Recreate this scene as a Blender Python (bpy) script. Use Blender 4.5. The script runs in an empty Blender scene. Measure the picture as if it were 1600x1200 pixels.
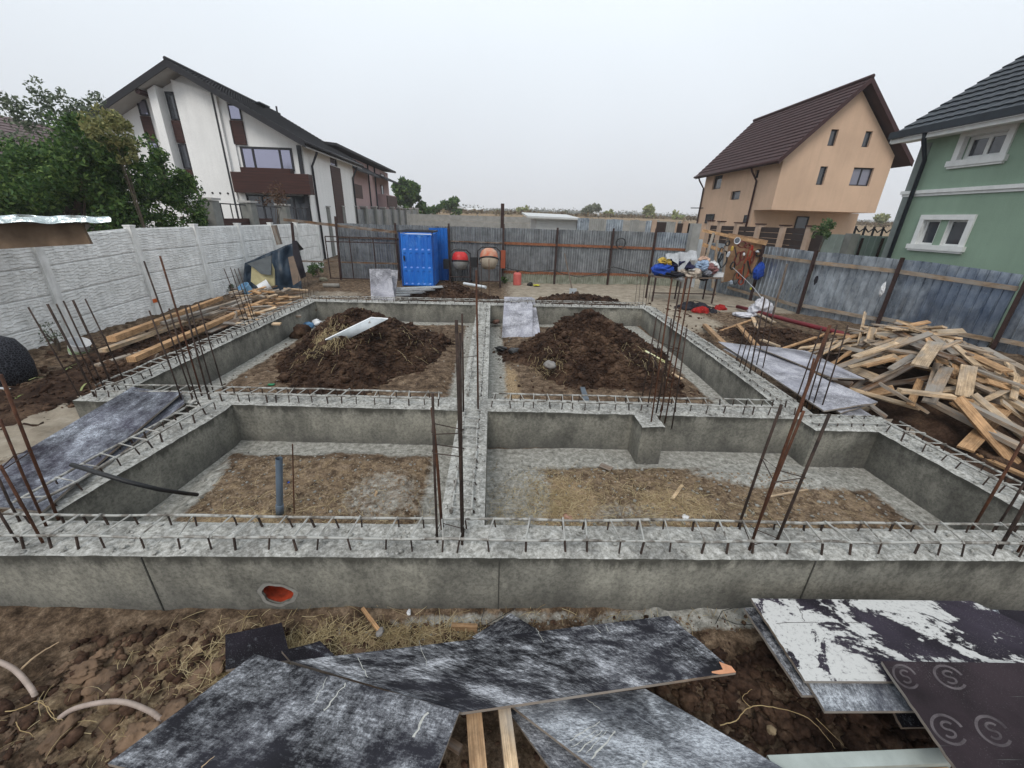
import bpy, math, random
import numpy as np
from mathutils import Vector, Matrix, geometry
random.seed(7); RNG = np.random.default_rng(11)
C = bpy.context.scene.collection
PI = math.pi
CAMH, FPX = 2.47, 625.0
# ---------------------------------------------------------------- camera basis
def _basis(pitch, roll, yaw):
    p, o, y = [math.radians(v) for v in (pitch, roll, yaw)]
    f = Vector((math.sin(y), math.cos(y), 0)); r = Vector((math.cos(y), -math.sin(y), 0)); u = Vector((0, 0, 1))
    f2 = f*math.cos(p) - u*math.sin(p); u2 = u*math.cos(p) + f*math.sin(p)
    return r*math.cos(o) + u2*math.sin(o), u2*math.cos(o) - r*math.sin(o), f2
BR, BU, BF = _basis(22.4, 1.7, 3.2)
def ray(x, y): return BF + BR*((x-800)/FPX) - BU*((y-600)/FPX)
def G(x, y, z=0.0):
    d = ray(x, y); t = (z-CAMH)/d.z; return Vector((d.x*t, d.y*t, z))
def YP(x, y, Y):
    d = ray(x, y); t = Y/d.y; return Vector((d.x*t, Y, CAMH+d.z*t))
def XP(x, y, X):
    d = ray(x, y); t = X/d.x; return Vector((X, d.y*t, CAMH+d.z*t))
# ---------------------------------------------------------------- numpy noise
def _hash(ix, iy, s):
    h = (ix*374761393 + iy*668265263 + s*974634777) & 0xffffffff
    h = ((h ^ (h >> 13))*1274126177) & 0xffffffff
    return ((h ^ (h >> 16)) & 0xffffff)/float(0xffffff)
def vn(x, y, s=0):
    x = np.asarray(x, float); y = np.asarray(y, float)
    ix = np.floor(x).astype(np.int64); iy = np.floor(y).astype(np.int64)
    fx = x-ix; fy = y-iy; fx = fx*fx*(3-2*fx); fy = fy*fy*(3-2*fy)
    a = _hash(ix, iy, s); b = _hash(ix+1, iy, s); c = _hash(ix, iy+1, s); d = _hash(ix+1, iy+1, s)
    return (a*(1-fx)+b*fx)*(1-fy) + (c*(1-fx)+d*fx)*fy
def fbm(x, y, o=4, s=0, g=.5):
    t = 0; a = 1; n = 0
    for k in range(o):
        t = t + a*vn(x*2**k + 17.3*k, y*2**k - 9.1*k, s+k); n += a; a *= g
    return t/n
def ridg(x, y, o=4, s=0):
    t = 0; a = 1; n = 0
    for k in range(o):
        t = t + a*(1-abs(2*vn(x*2**k + 7.3*k, y*2**k + 3.1*k, s+k)-1)); n += a; a *= .5
    return t/n
def sst(a, b, x):
    t = np.clip((x-a)/(b-a), 0, 1); return t*t*(3-2*t)
# ---------------------------------------------------------------- mesh builder
class MB:
    def __init__(s): s.v = []; s.f = []; s.uv = {}; s.sm = False
    def add(s, vs, fs, uvs=None):
        n = len(s.v); s.v += [tuple(p) for p in vs]
        for i, f in enumerate(fs):
            if uvs is not None: s.uv[len(s.f)] = uvs[i]
            s.f.append(tuple(n+j for j in f))
        return s
    def box(s, c, d, rz=0.0, mat=None):
        hx, hy, hz = d[0]/2, d[1]/2, d[2]/2
        M_ = (mat or Matrix.Rotation(rz, 3, 'Z')); c = Vector(c)
        vs = [c + M_ @ Vector((a*hx, b*hy, e*hz)) for e in (-1, 1) for a, b in ((-1, -1), (1, -1), (1, 1), (-1, 1))]
        return s.add(vs, [(3, 2, 1, 0), (4, 5, 6, 7), (0, 1, 5, 4), (1, 2, 6, 5), (2, 3, 7, 6), (3, 0, 4, 7)])
    def bb(s, a, b): return s.box([(a[i]+b[i])/2 for i in range(3)], [abs(b[i]-a[i]) for i in range(3)])
    def beam(s, p0, p1, w, h, up=(0, 0, 1)):
        p0, p1 = Vector(p0), Vector(p1); d = p1-p0; L = d.length; d.normalize()
        u = Vector(up); sd = d.cross(u)
        if sd.length < 1e-4: sd = d.cross(Vector((0, 1, 0)))
        sd.normalize(); u = sd.cross(d)
        vs = [p + sd*(a*w/2) + u*(b*h/2) for p in (p0, p1) for a, b in ((-1, -1), (1, -1), (1, 1), (-1, 1))]
        fs = [(0, 1, 2, 3), (7, 6, 5, 4), (0, 4, 5, 1), (1, 5, 6, 2), (2, 6, 7, 3), (3, 7, 4, 0)]
        o = random.random()*9
        ll = [(o, 0), (o, w), (o+.02, w), (o+.02, 0)]
        uvs = [ll, ll] + [[(o, k), (o+L, k), (o+L, k+q), (o, k+q)] for k, q in ((0, w), (.3, h), (.6, w), (.9, h))]
        return s.add(vs, fs, uvs)
    def tube(s, pts, r, n=6, cap=True):
        pts = [Vector(p) for p in pts]; rs = r if isinstance(r, (list, tuple)) else [r]*len(pts)
        base = len(s.v); prev = None
        for i, p in enumerate(pts):
            d = (pts[min(i+1, len(pts)-1)] - pts[max(i-1, 0)]).normalized()
            if prev is None:
                a = d.cross(Vector((0, 0, 1)) if abs(d.z) < .9 else Vector((1, 0, 0))).normalized()
            else:
                a = (prev - d*prev.dot(d)).normalized()
            prev = a; b = d.cross(a)
            for k in range(n):
                t = 2*PI*k/n; s.v.append(tuple(p + (a*math.cos(t)+b*math.sin(t))*rs[i]))
        for i in range(len(pts)-1):
            for k in range(n):
                q = base+i*n; s.f.append((q+k, q+(k+1) % n, q+n+(k+1) % n, q+n+k))
        if cap:
            s.f.append(tuple(base+k for k in range(n-1, -1, -1))); s.f.append(tuple(base+(len(pts)-1)*n+k for k in range(n)))
        return s
    def lathe(s, c, prof, n=20, mat=None):
        c = Vector(c); base = len(s.v); M_ = mat or Matrix.Identity(3)
        for r, z in prof:
            for k in range(n):
                t = 2*PI*k/n; s.v.append(tuple(c + M_ @ Vector((r*math.cos(t), r*math.sin(t), z))))
        for i in range(len(prof)-1):
            for k in range(n):
                q = base+i*n; s.f.append((q+k, q+(k+1) % n, q+n+(k+1) % n, q+n+k))
        return s
    def poly(s, pts, thick=None):
        """polygon prism: pts loop, thick = vector extrusion"""
        n = len(pts); vs = [Vector(p) for p in pts]
        if thick is None: return s.add(vs, [tuple(range(n))])
        t = Vector(thick); vs2 = vs + [p+t for p in vs]
        return s.add(vs2, [tuple(range(n)), tuple(range(2*n-1, n-1, -1))] + [((i+1) % n, i, n+i, n+(i+1) % n) for i in range(n)])
    def grid(s, P):
        """P: array (ny,nx,3)"""
        ny, nx = P.shape[:2]; n = len(s.v); s.v += [tuple(p) for p in P.reshape(-1, 3).tolist()]
        for j in range(ny-1):
            for i in range(nx-1):
                a = n+j*nx+i; s.f.append((a, a+1, a+nx+1, a+nx))
        return s
    def build(s, name, mat, parent=None, loc=None, smooth=None):
        return mk(name, s.v, s.f, mat, parent, loc, s.sm if smooth is None else smooth, s.uv)
ORG = {}
def mk(name, v, f, mat, parent=None, loc=None, smooth=False, uv=None, col=None):
    V = np.asarray(v, dtype=np.float64).reshape(-1, 3)
    if parent is not None: o_ = ORG[parent.name]
    else:
        o_ = np.array(loc if loc is not None else ((V[:, 0].min()+V[:, 0].max())/2, (V[:, 1].min()+V[:, 1].max())/2, V[:, 2].min()))
    me = bpy.data.meshes.new(name)
    if isinstance(f, np.ndarray):
        W = V-o_; nf, k = f.shape
        me.vertices.add(len(W)); me.vertices.foreach_set('co', W.astype(np.float32).ravel())
        me.loops.add(nf*k); me.loops.foreach_set('vertex_index', f.astype(np.int32).ravel())
        me.polygons.add(nf); me.polygons.foreach_set('loop_start', np.arange(0, nf*k, k, dtype=np.int32))
        me.polygons.foreach_set('loop_total', np.full(nf, k, dtype=np.int32)); me.update(calc_edges=True)
    else:
        me.from_pydata((V-o_).tolist(), [], f)
    if uv:
        l = me.uv_layers.new(name='UVMap')
        for i, q in uv.items():
            p = me.polygons[i]
            for k, li in enumerate(p.loop_indices): l.data[li].uv = q[k]
    if col is not None:
        ca = me.color_attributes.new('zone', 'FLOAT_COLOR', 'POINT'); ca.data.foreach_set('color', col.astype(np.float32).ravel())
    me.validate()
    if smooth: me.shade_smooth()
    if mat is not None: me.materials.append(mat)
    o = bpy.data.objects.new(name, me); C.objects.link(o)
    if parent is not None: o.parent = parent
    else: o.location = o_
    ORG[o.name] = o_
    return o
def tag(o, label=None, cat=None, group=None, kind=None):
    if label: o['label'] = label
    if cat: o['category'] = cat
    if group: o['group'] = group
    if kind: o['kind'] = kind
    return o
def thing(name, loc, label, cat, group=None):
    o = bpy.data.objects.new(name, None); C.objects.link(o); o.location = loc; o.empty_display_size = .1
    ORG[o.name] = np.array(loc, float); return tag(o, label, cat, group)
# ---------------------------------------------------------------- materials
MATS = {}
class N:
    def __init__(s, name, rough=.85, metal=0.0, spec=.3):
        s.m = bpy.data.materials.new(name); s.m.use_nodes = True; s.t = s.m.node_tree
        s.b = s.t.nodes['Principled BSDF']; s.b.inputs['Roughness'].default_value = rough
        s.b.inputs['Metallic'].default_value = metal; s.b.inputs['Specular IOR Level'].default_value = spec
        s.tc = s.t.nodes.new('ShaderNodeTexCoord')
    def n(s, t, **k):
        x = s.t.nodes.new('ShaderNode'+t)
        for a, b in k.items(): setattr(x, a, b)
        return x
    def l(s, a, b): s.t.links.new(a, b)
    def co(s, kind='Object', sc=(1, 1, 1), rot=(0, 0, 0)):
        m = s.n('Mapping'); m.inputs['Scale'].default_value = sc; m.inputs['Rotation'].default_value = rot
        s.l(s.tc.outputs[kind], m.inputs['Vector']); return m.outputs[0]
    def noise(s, co, sc, det=5, r=.55, dist=0):
        x = s.n('TexNoise'); x.inputs['Scale'].default_value = sc; x.inputs['Detail'].default_value = det
        x.inputs['Roughness'].default_value = r; x.inputs['Distortion'].default_value = dist
        s.l(co, x.inputs['Vector']); return x.outputs['Fac']
    def vor(s, co, sc, out='Distance', feat='F1'):
        x = s.n('TexVoronoi', feature=feat); x.inputs['Scale'].default_value = sc; s.l(co, x.inputs['Vector']); return x.outputs[out]
    def ramp(s, fac, stops):
        x = s.n('ValToRGB'); e = x.color_ramp.elements
        while len(e) < len(stops): e.new(.5)
        for i, (p, c) in enumerate(stops):
            e[i].position = p; e[i].color = (c if isinstance(c, (tuple, list)) and len(c) == 4 else (*c, 1) if isinstance(c, (tuple, list)) else (c, c, c, 1))
        s.l(fac, x.inputs[0]); return x.outputs[0]
    def mix(s, fac, a, b, mode='MIX'):
        x = s.n('Mix', data_type='RGBA', blend_type=mode)
        for sock, val in ((x.inputs[0], fac), (x.inputs[6], a), (x.inputs[7], b)):
            if isinstance(val, (int, float)): sock.default_value = val
            elif isinstance(val, (tuple, list)): sock.default_value = (*val[:3], 1)
            else: s.l(val, sock)
        return x.outputs[2]
    def math(s, op, a, b=None):
        x = s.n('Math', operation=op)
        for i, val in enumerate((a, b)):
            if val is None: continue
            if isinstance(val, (int, float)): x.inputs[i].default_value = val
            else: s.l(val, x.inputs[i])
        return x.outputs[0]
    def color(s, c):
        if isinstance(c, (tuple, list)): s.b.inputs['Base Color'].default_value = (*c[:3], 1)
        else: s.l(c, s.b.inputs['Base Color'])
        return s
    def bump(s, h, st=.5, dist=.01):
        x = s.n('Bump'); x.inputs['Strength'].default_value = st; x.inputs['Distance'].default_value = dist
        s.l(h, x.inputs['Height']); s.l(x.outputs[0], s.b.inputs['Normal']); return s
    def rough(s, r): s.l(r, s.b.inputs['Roughness']); return s
def simple(name, c1, c2=None, sc=6, rough=.8, metal=0, bump=.3, bd=.004, bsc=40, det=5, spec=.3):
    m = N(name, rough, metal, spec); co = m.co()
    c2 = c2 or tuple(v*.7 for v in c1)
    m.color(m.ramp(m.noise(co, sc, det, .6), [(.3, c2), (.7, c1)]))
    if bump: m.bump(m.noise(co, bsc, 4), bump, bd)
    MATS[name] = m.m; return m.m
def sides(px, z): return [G(x, y, z) for x, y in px]
# -- concrete
def m_wallc():
    m = N('formed_concrete', .82, 0, .35); co = m.co()
    a = m.ramp(m.noise(co, 1.6, 8, .62), [(.34, (.105, .102, .088)), (.48, (.19, .184, .158)), (.64, (.28, .27, .228))])
    b = m.ramp(m.noise(m.co(sc=(1, 1, .35)), 5.5, 6, .7), [(.34, .72), (.6, 1.08)])
    c = m.mix(1.0, a, b, 'MULTIPLY')
    pores = m.ramp(m.vor(co, 42), [(.0, .25), (.055, .25), (.09, 1.0)])
    sel = m.ramp(m.noise(co, 9, 2), [(.52, 0.0), (.6, 1.0)])
    c = m.mix(sel, c, m.mix(1.0, c, pores, 'MULTIPLY'))
    sep = m.n('SeparateXYZ'); m.l(m.tc.outputs['Object'], sep.inputs[0])
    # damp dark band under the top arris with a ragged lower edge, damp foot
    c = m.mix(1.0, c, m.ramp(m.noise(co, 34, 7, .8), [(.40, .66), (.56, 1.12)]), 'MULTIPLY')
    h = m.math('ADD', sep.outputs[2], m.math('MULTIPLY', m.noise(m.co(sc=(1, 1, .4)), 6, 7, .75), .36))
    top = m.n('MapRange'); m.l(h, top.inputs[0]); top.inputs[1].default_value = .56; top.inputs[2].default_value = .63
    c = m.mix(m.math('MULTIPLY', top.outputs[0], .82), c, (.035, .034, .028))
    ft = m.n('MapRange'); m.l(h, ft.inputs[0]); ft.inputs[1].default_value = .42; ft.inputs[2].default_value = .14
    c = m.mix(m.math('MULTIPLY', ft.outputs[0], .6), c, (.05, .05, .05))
    m.color(c); m.bump(m.math('ADD', m.noise(co, 45, 7, .7), m.math('MULTIPLY', pores, .8)), .6, .008); return m.m
def m_topc():
    m = N('rough_concrete_top', .9, 0, .2); co = m.co()
    a = m.ramp(m.noise(co, 30, 9, .78), [(.34, (.13, .128, .115)), (.46, (.26, .257, .238)), (.55, (.38, .376, .355)), (.66, (.56, .56, .545))])
    b = m.ramp(m.noise(co, 3.5, 6, .65), [(.38, .68), (.56, 1.12)])
    m.color(m.mix(1.0, a, b, 'MULTIPLY')); m.bump(m.noise(co, 70, 6, .7), .8, .01); return m.m
def m_ground():
    m = N('soil_ground', .95, 0, .12); co = m.co()
    at = m.n('Attribute'); at.attribute_name = 'zone'; sp = m.n('SeparateColor'); m.l(at.outputs['Color'], sp.inputs[0])
    soil = m.ramp(m.noise(co, 9, 9, .7), [(.34, (.030, .020, .013)), (.5, (.105, .072, .048)), (.66, (.22, .162, .112))])
    grit = m.ramp(m.noise(co, 55, 4, .7), [(.35, .6), (.65, 1.35)])
    soil = m.mix(1.0, soil, grit, 'MULTIPLY')
    lean = m.ramp(m.noise(co, 16, 9, .78), [(.34, (.12, .116, .102)), (.47, (.25, .244, .218)), (.56, (.36, .35, .32)), (.68, (.50, .495, .46))])
    straw = m.ramp(m.noise(m.co(sc=(1, 1, 1)), 34, 7, .75, .6), [(.34, (.11, .076, .046)), (.5, (.27, .195, .118)), (.68, (.46, .365, .24))])
    sand = m.ramp(m.noise(co, 3, 8, .7), [(.3, (.17, .14, .105)), (.6, (.31, .27, .215)), (.8, (.42, .39, .34))])
    def edge(ch, lo=.35, hi=.65, k=.55):
        v = m.math('ADD', ch, m.math('MULTIPLY', m.math('SUBTRACT', m.noise(co, 14, 6, .75), .5), k*2))
        r = m.n('MapRange'); m.l(v, r.inputs[0]); r.inputs[1].default_value = lo; r.inputs[2].default_value = hi; return r.outputs[0]
    c = m.mix(edge(sp.outputs[1]), soil, straw)
    c = m.mix(edge(sp.outputs[0]), c, lean)
    c = m.mix(edge(sp.outputs[2]), c, sand)
    m.color(c); m.bump(m.noise(co, 60, 8, .75), .9, .012); return m.m
def m_soil(name='clod_soil', dark=1.0):
    m = N(name, .95, 0, .12); co = m.co()
    a = m.ramp(m.noise(co, 3.0, 8, .65), [(.34, tuple(v*dark for v in (.013, .0075, .0055))), (.5, tuple(v*dark for v in (.038, .022, .015))), (.68, tuple(v*dark for v in (.092, .058, .038)))])
    g = m.ramp(m.noise(co, 38, 5, .7), [(.35, .6), (.65, 1.4)])
    m.color(m.mix(1.0, a, g, 'MULTIPLY')); m.bump(m.noise(co, 60, 7, .7), .8, .012); return m.m
def m_rust(name, c1, c2, cem=0.0):
    m = N(name, .75, .25, .3); co = m.co()
    c = m.ramp(m.noise(co, 9, 6, .7), [(.35, c1), (.65, c2)])
    if cem: c = m.mix(m.ramp(m.noise(co, 14, 4), [(.5-cem*.25, 0.0), (.6-cem*.25, 1.0)]), c, (.37, .37, .35))
    m.color(c); w = m.n('TexWave', bands_direction='Z'); w.inputs['Scale'].default_value = 30; m.l(co, w.inputs[0])
    m.bump(w.outputs['Fac'], .4, .002); return m.m
def m_panel(name, base, res, lo, hi, streak=6, sc=5.5, sharp=False, rough=.5, tint=(1, 1, 1)):
    """film-faced plywood: dark film with cement residue, UV in metres (u along the length)"""
    m = N(name, rough, 0, .12); uv = m.co('UV')
    big = m.noise(uv, sc*.7, 5, .6, .6); mid = m.noise(m.co('UV', (1, streak*.35, 1)), sc*2.6, 9, .78, .2); crs = m.noise(m.co('UV', (streak*.5, 1, 1)), sc*2.0, 8, .75)
    grn = m.noise(m.co('UV', (1, streak*.5, 1)), 24, 9, .85)
    k = m.math('ADD', m.math('MULTIPLY', big, .34), m.math('ADD', m.math('MULTIPLY', mid, .24), m.math('ADD', m.math('MULTIPLY', crs, .16), m.math('MULTIPLY', grn, .26))))
    if sharp: k = m.math('ADD', m.math('MULTIPLY', m.noise(uv, sc*.55, 9, .62, 1.0), .72), m.math('MULTIPLY', mid, .28))
    w = m.ramp(k, [(lo, 0.0), ((lo+hi)/2, .3), (hi, 1.0)])
    fine = m.ramp(m.noise(uv, 60, 6, .85), [(.40, .25), (.56, 1.0)]); spk = m.ramp(m.noise(uv, 130, 3, .8), [(.60, 0.0), (.68, .55)])
    w = m.mix(1.0, w, fine, 'MULTIPLY') if not sharp else m.mix(1.0, w, m.ramp(m.noise(uv, 40, 6, .8), [(.36, .35), (.46, 1.0)]), 'MULTIPLY')
    col = m.mix(w, m.mix(m.ramp(m.noise(uv, 1.7, 5), [(.4, 0.0), (.6, 1.0)]), tuple(v*.55 for v in base), tuple(v*1.6 for v in base)), res)
    col = m.mix(m.mix(1.0, spk, m.ramp(big, [(.4, .1), (.6, 1.0)]), 'MULTIPLY'), col, res)
    s1 = m.noise(m.co('UV', (30, .8, 1), (0, 0, .25)), 1.6, 2, .5); s2 = m.ramp(s1, [(.73, 0.0), (.77, .4)]); col = m.mix(s2, col, res)
    m.color(col); m.rough(m.ramp(w, [(0, .62), (1, .92)])); m.bump(m.math('ADD', m.noise(uv, 60, 5), w), .25, .003); return m.m
def m_wood(name, c1, c2, grey=0.0):
    m = N(name, .8, 0, .25); oi = m.n('ObjectInfo')
    uv = m.co('UV', (1, 9, 1)); a = m.noise(uv, 4, 7, .65, 1.2)
    c = m.ramp(a, [(.3, c2), (.7, c1)])
    g2 = m.noise(m.co('UV', (1, 40, 1)), 3, 3, .5, .5); c = m.mix(1.0, c, m.ramp(g2, [(.4, .72), (.6, 1.08)]), 'MULTIPLY')
    kn = m.ramp(m.vor(m.co('UV', (1, 2.2, 1)), 4.2), [(.0, .35), (.09, 1.0)]); c = m.mix(.8, c, kn, 'MULTIPLY')
    dirt = m.ramp(m.noise(m.co(), 5, 6, .7), [(.38, .55), (.6, 1.0)]); c = m.mix(1.0, c, dirt, 'MULTIPLY')
    r = m.ramp(oi.outputs['Random'], [(0, (.72, .72, .74)), (.35, (1.0, .92, .84)), (.7, (1.05, 1.0, .95)), (1, (.82, .76, .70))])
    c = m.mix(1.0, c, r, 'MULTIPLY')
    if grey: c = m.mix(m.ramp(m.noise(m.co('UV', (1, 3, 1)), 2.2, 5), [(.5-grey*.3, 0.0), (.75-grey*.3, .85)]), c, (.25, .235, .215))
    m.color(c); m.bump(a, .3, .004); return m.m
def m_render(name, c, k=.86):
    m = N(name, .92, 0, .12); co = m.co(); a = m.ramp(m.noise(co, .55, 6, .6), [(.35, tuple(v*k for v in c)), (.65, c)])
    b = m.ramp(m.noise(m.co(sc=(1.6, 1.6, .12)), 2.2, 6, .7), [(.36, .95), (.6, 1.02)]); g = m.ramp(m.noise(co, 70, 3, .7), [(.38, .86), (.6, 1.05)])
    m.color(m.mix(1.0, m.mix(1.0, a, b, 'MULTIPLY'), g, 'MULTIPLY')); m.bump(m.noise(co, 60, 4, .7), .35, .006); return m.m
def m_leaf(name, a, b, c):
    m = N(name, .65, 0, .25); g = m.n('NewGeometry'); oi = g.outputs['Random Per Island']
    col = m.ramp(oi, [(0, a), (.5, b), (1, c)]); m.color(col)
    m.b.inputs['Subsurface Weight'].default_value = 0
    tr = m.n('BsdfTranslucent'); m.l(col, tr.inputs[0]); mx = m.n('MixShader'); mx.inputs[0].default_value = .3
    out = m.t.nodes['Material Output']; m.l(m.b.outputs[0], mx.inputs[1]); m.l(tr.outputs[0], mx.inputs[2]); m.l(mx.outputs[0], out.inputs[0]); return m.m
def m_glass(name, col=(.035, .04, .05), rough=.06):
    m = N(name, rough, 0, .9); m.color(col); return m.m
def m_galv(name, dark=(.10, .115, .135), light=(.42, .46, .52), rough=.35, metal=.85, sc=2.0, blue=0, zs=.3):
    m = N(name, rough, metal, .5); co = m.co(); z = m.co(sc=(1, 1, zs))
    a = m.noise(z, sc*5, 8, .75); b = m.noise(co, sc*1.2, 6, .7)
    k = m.math('ADD', m.math('MULTIPLY', a, .55), m.math('MULTIPLY', b, .45))
    c = m.ramp(k, [(.36, dark), (.64, light)])
    if blue: c = m.mix(m.ramp(m.noise(m.co(sc=(1, 1, .6)), .9, 3), [(.52, 0.0), (.62, blue)]), c, (.035, .075, .16))  # blue patches in the colour stand in for reflected sky
    sp = m.ramp(m.noise(co, 24, 4, .7), [(.62, 0.0), (.72, .5)]); c = m.mix(sp, c, (.5, .5, .48))
    m.color(c); m.rough(m.ramp(m.noise(z, 6, 4), [(.3, .25), (.7, .6)])); m.bump(m.noise(m.co(sc=(1, 1, .4)), 5, 3), .35, .02); return m.m
CLAY = None
WALLC, TOPC, GRND = m_wallc(), m_topc(), m_ground()
SOIL, SOILL = m_soil(), m_soil('dry_soil', 1.75)
CLAY = simple('smeared_clay', (.20, .128, .080), (.05, .033, .023), 5, .85, 0, .8, .015, 30, 9)
RUST = m_rust('rusty_steel', (.045, .022, .015), (.125, .052, .028)); DSTEEL = m_rust('dark_rebar_steel', (.024, .018, .016), (.075, .050, .040), 0)
CEMBAR = m_rust('cement_coated_wire', (.20, .19, .175), (.42, .41, .385), .3)
CBAR = m_rust('cement_splashed_steel', (.07, .058, .048), (.30, .285, .26), .22)
POSTM = simple('brown_painted_steel', (.055, .03, .026), (.025, .014, .013), 8, .55, .2)
PLY1 = m_panel('film_ply_slate', (.013, .013, .017), (.48, .495, .53), .475, .57)
PLY2 = m_panel('film_ply_navy', (.013, .013, .017), (.50, .52, .56), .475, .595)
PLY3 = m_panel('film_ply_pale_blue', (.034, .036, .045), (.48, .51, .55), .42, .55)
PLYW = m_panel('film_ply_white_residue', (.022, .018, .026), (.47, .47, .46), .505, .522, 1.6, 4.4, True)
PLYB = m_panel('film_ply_brown', (.020, .014, .017), (.30, .33, .31), .56, .70, 4, 2)
PLYG = m_panel('film_ply_grey', (.15, .15, .175), (.54, .54, .58), .42, .56, 9, 4)
PLYL = m_panel('film_ply_lilac', (.022, .019, .030), (.50, .54, .61), .45, .59, 3, 2.6)
PLYD = m_panel('film_ply_dark', (.012, .010, .014), (.34, .36, .40), .535, .60, 3, 5)
WN = m_wood('fresh_timber', (.64, .43, .25), (.38, .23, .12)); WW = m_wood('weathered_timber', (.50, .385, .27), (.25, .18, .12), .45)
WP = m_wood('pale_timber', (.78, .61, .42), (.50, .37, .235), .12); WB = m_wood('brown_timber', (.24, .14, .075), (.10, .055, .03), .3)
PLYEDGE = m_wood('ply_edge', (.33, .26, .20), (.15, .11, .085), .5)
GALV = m_galv('galvanised_sheet', (.13, .155, .19), (.52, .57, .62), .3, .72, blue=.0); GALVB = m_galv('galvanised_sheet_painted_sky', (.10, .125, .165), (.46, .52, .59), .3, .75, 2.0, .5)  # second sheet has mottled sky reflection put into its colour
GALVD = m_galv('dull_dark_sheet', (.10, .105, .112), (.36, .38, .40), .45, .55, 3, 0, .05); GALVL = m_galv('light_galvanised', (.42, .45, .48), (.75, .79, .82), .45, .4)
BLK = simple('black_rubber', (.022, .022, .024), (.012, .012, .013), 12, .45); WHITEP = simple('white_plastic', (.74, .75, .76), (.55, .56, .58), 8, .5, 0, .1)
GLASS = m_glass('dark_glass'); GLASSL = m_glass('painted_sky_glass', (.17, .17, .22), .1)  # lighter glass carries a sky reflection in its base colour
SKYK, HAZE, EXPO = 12.6, .0008, 0.14
# ================================================================ GROUND
def gfar(y): return np.interp(y, [24, 40, 58, 90, 1500], [0, .5, 1.4, 3.35, 17.0])
def gbase(x, y):
    x = np.asarray(x, float); y = np.asarray(y, float)
    h = (fbm(x*.5, y*.5, 3, 3)-.5)*.10
    near = 1-sst(12, 26, np.hypot(x, y-6))
    h = h + (ridg(x*3.1, y*3.1, 5, 9)-.55)*.07*near
    rough = np.zeros_like(h)
    fr = 1-sst(1.85, 1.95, y)                                  # front yard: cloddy clay
    rough = rough + fr*(sst(.2, 1.1, -x)*.9+.25)
    rough = rough + sst(4.5, 4.9, x)*sst(12, 9, y)*.8 + sst(-4.7, -5.1, x)*sst(3.5, 4.5, y)*sst(13, 11, y)*.9
    h = h + rough*((ridg(x*5+.7*y, y*6, 4, 21)-.5)*.12*near)
    # cells of the foundation
    def cell(x0, x1, y0, y1, up, m=.34):
        d = np.minimum(np.minimum(x-x0, x1-x), np.minimum(y-y0, y1-y))
        return (d > -.15), sst(m*.6, m*1.5, d+(fbm(x*3, y*3, 3, 5)-.5)*.35)*up
    for c in CELLS:
        ins, up = cell(*c); h = np.where(ins, .004+up+(fbm(x*9, y*9, 3, 8)-.5)*.014+(h*.55)*(up > .01), h)
    # little pit and rise in the near right yard
    h = h - fr*.05 - fr*.10*np.exp(-((x-1.35)**2/.12+(y-1.15)**2/.06))
    h = h + gfar(y)
    return h
CELLS = [(-3.05, -.37, 2.25, 4.1, .07), (-.03, 4.12, 2.2, 3.85, .06), (-4.32, -.37, 4.45, 9.95, .05), (-.03, 3.6, 4.4, 9.95, .05)]
def lines(segs):
    out = []
    for a, b, st in segs: out += list(np.arange(a, b-1e-6, st))
    out.append(segs[-1][1]); return np.array(out)
gx = lines([(-1500, -300, 200), (-300, -60, 30), (-60, -16, 3), (-16, -8, .25), (-8, -4.4, .06), (-4.4, 4.6, .035), (4.6, 9, .06), (9, 16, .25), (16, 60, 3), (60, 300, 30), (300, 1500, 200)])
gy = lines([(-60, -6, 6), (-6, .4, .8), (.4, .8, .08), (.8, 2.0, .022), (2.0, 4.4, .035), (4.4, 10.4, .055), (10.4, 18, .13), (18, 60, 1.5), (60, 300, 20), (300, 1500, 200)])
X, Y = np.meshgrid(gx, gy); Z = gbase(X, Y)
nx = len(gx); V = np.stack([X, Y, Z], -1).reshape(-1, 3)
J, I = np.meshgrid(np.arange(len(gy)-1), np.arange(nx-1), indexing='ij'); A = (J*nx+I).ravel()
Fq = np.stack([A, A+1, A+nx+1, A+nx], 1)
# zones: R lean concrete / cement, G dry straw + light clay, B sand and pale hardstanding
def blob(cx, cy, rx, ry, p=1.0): return np.clip(1.25-((X-cx)/rx)**2-((Y-cy)/ry)**2, 0, 1)*p
R_ = np.zeros_like(X)
for c in CELLS:
    x0, x1, y0, y1, up = c
    d = np.minimum(np.minimum(X-x0, x1-X), np.minimum(Y-y0, y1-Y)); R_ = np.maximum(R_, np.where(d > -.15, 1-sst(.10, .42, d), 0))
R_ = np.maximum(R_, blob(.15, 3.2, .5, .8)*.9); R_ = np.maximum(R_, blob(3.2, 3.45, 1.2, .35)); R_ = np.maximum(R_, blob(-1.0, 3.1, .5, .5)*.5)
R_ = np.maximum(R_, blob(-2.75, 3.1, .2, .7)*.8); R_ = np.maximum(R_, blob(1.5, 1.85, 1.0, .10)*.8); R_ = np.maximum(R_, blob(0, 1.88, .8, .05)*.6)
R_ = np.maximum(R_, blob(1.2, 2.75, .5, .35)*.45)
Gc = np.maximum.reduce([.42*((X > -2.6) & (X < 3.6) & (Y > 2.3) & (Y < 3.7)), blob(-1.5, 1.5, 1.2, .5)*.55, blob(-2.1, 2.6, .5, .35)*.9, blob(-1.3, 2.4, .8, .25)*.6, blob(.6, 2.95, .5, .5)*.85, blob(1.7, 2.9, .5, .35)*.7, blob(-1.15, 1.62, .55, .22), blob(-.55, 1.75, .5, .12),
     blob(.3, 4.9, .8, .5)*.8, blob(-3.6, 4.9, .5, .4)*.7, blob(.2, 5.8, .3, 1.2)*.8])
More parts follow.
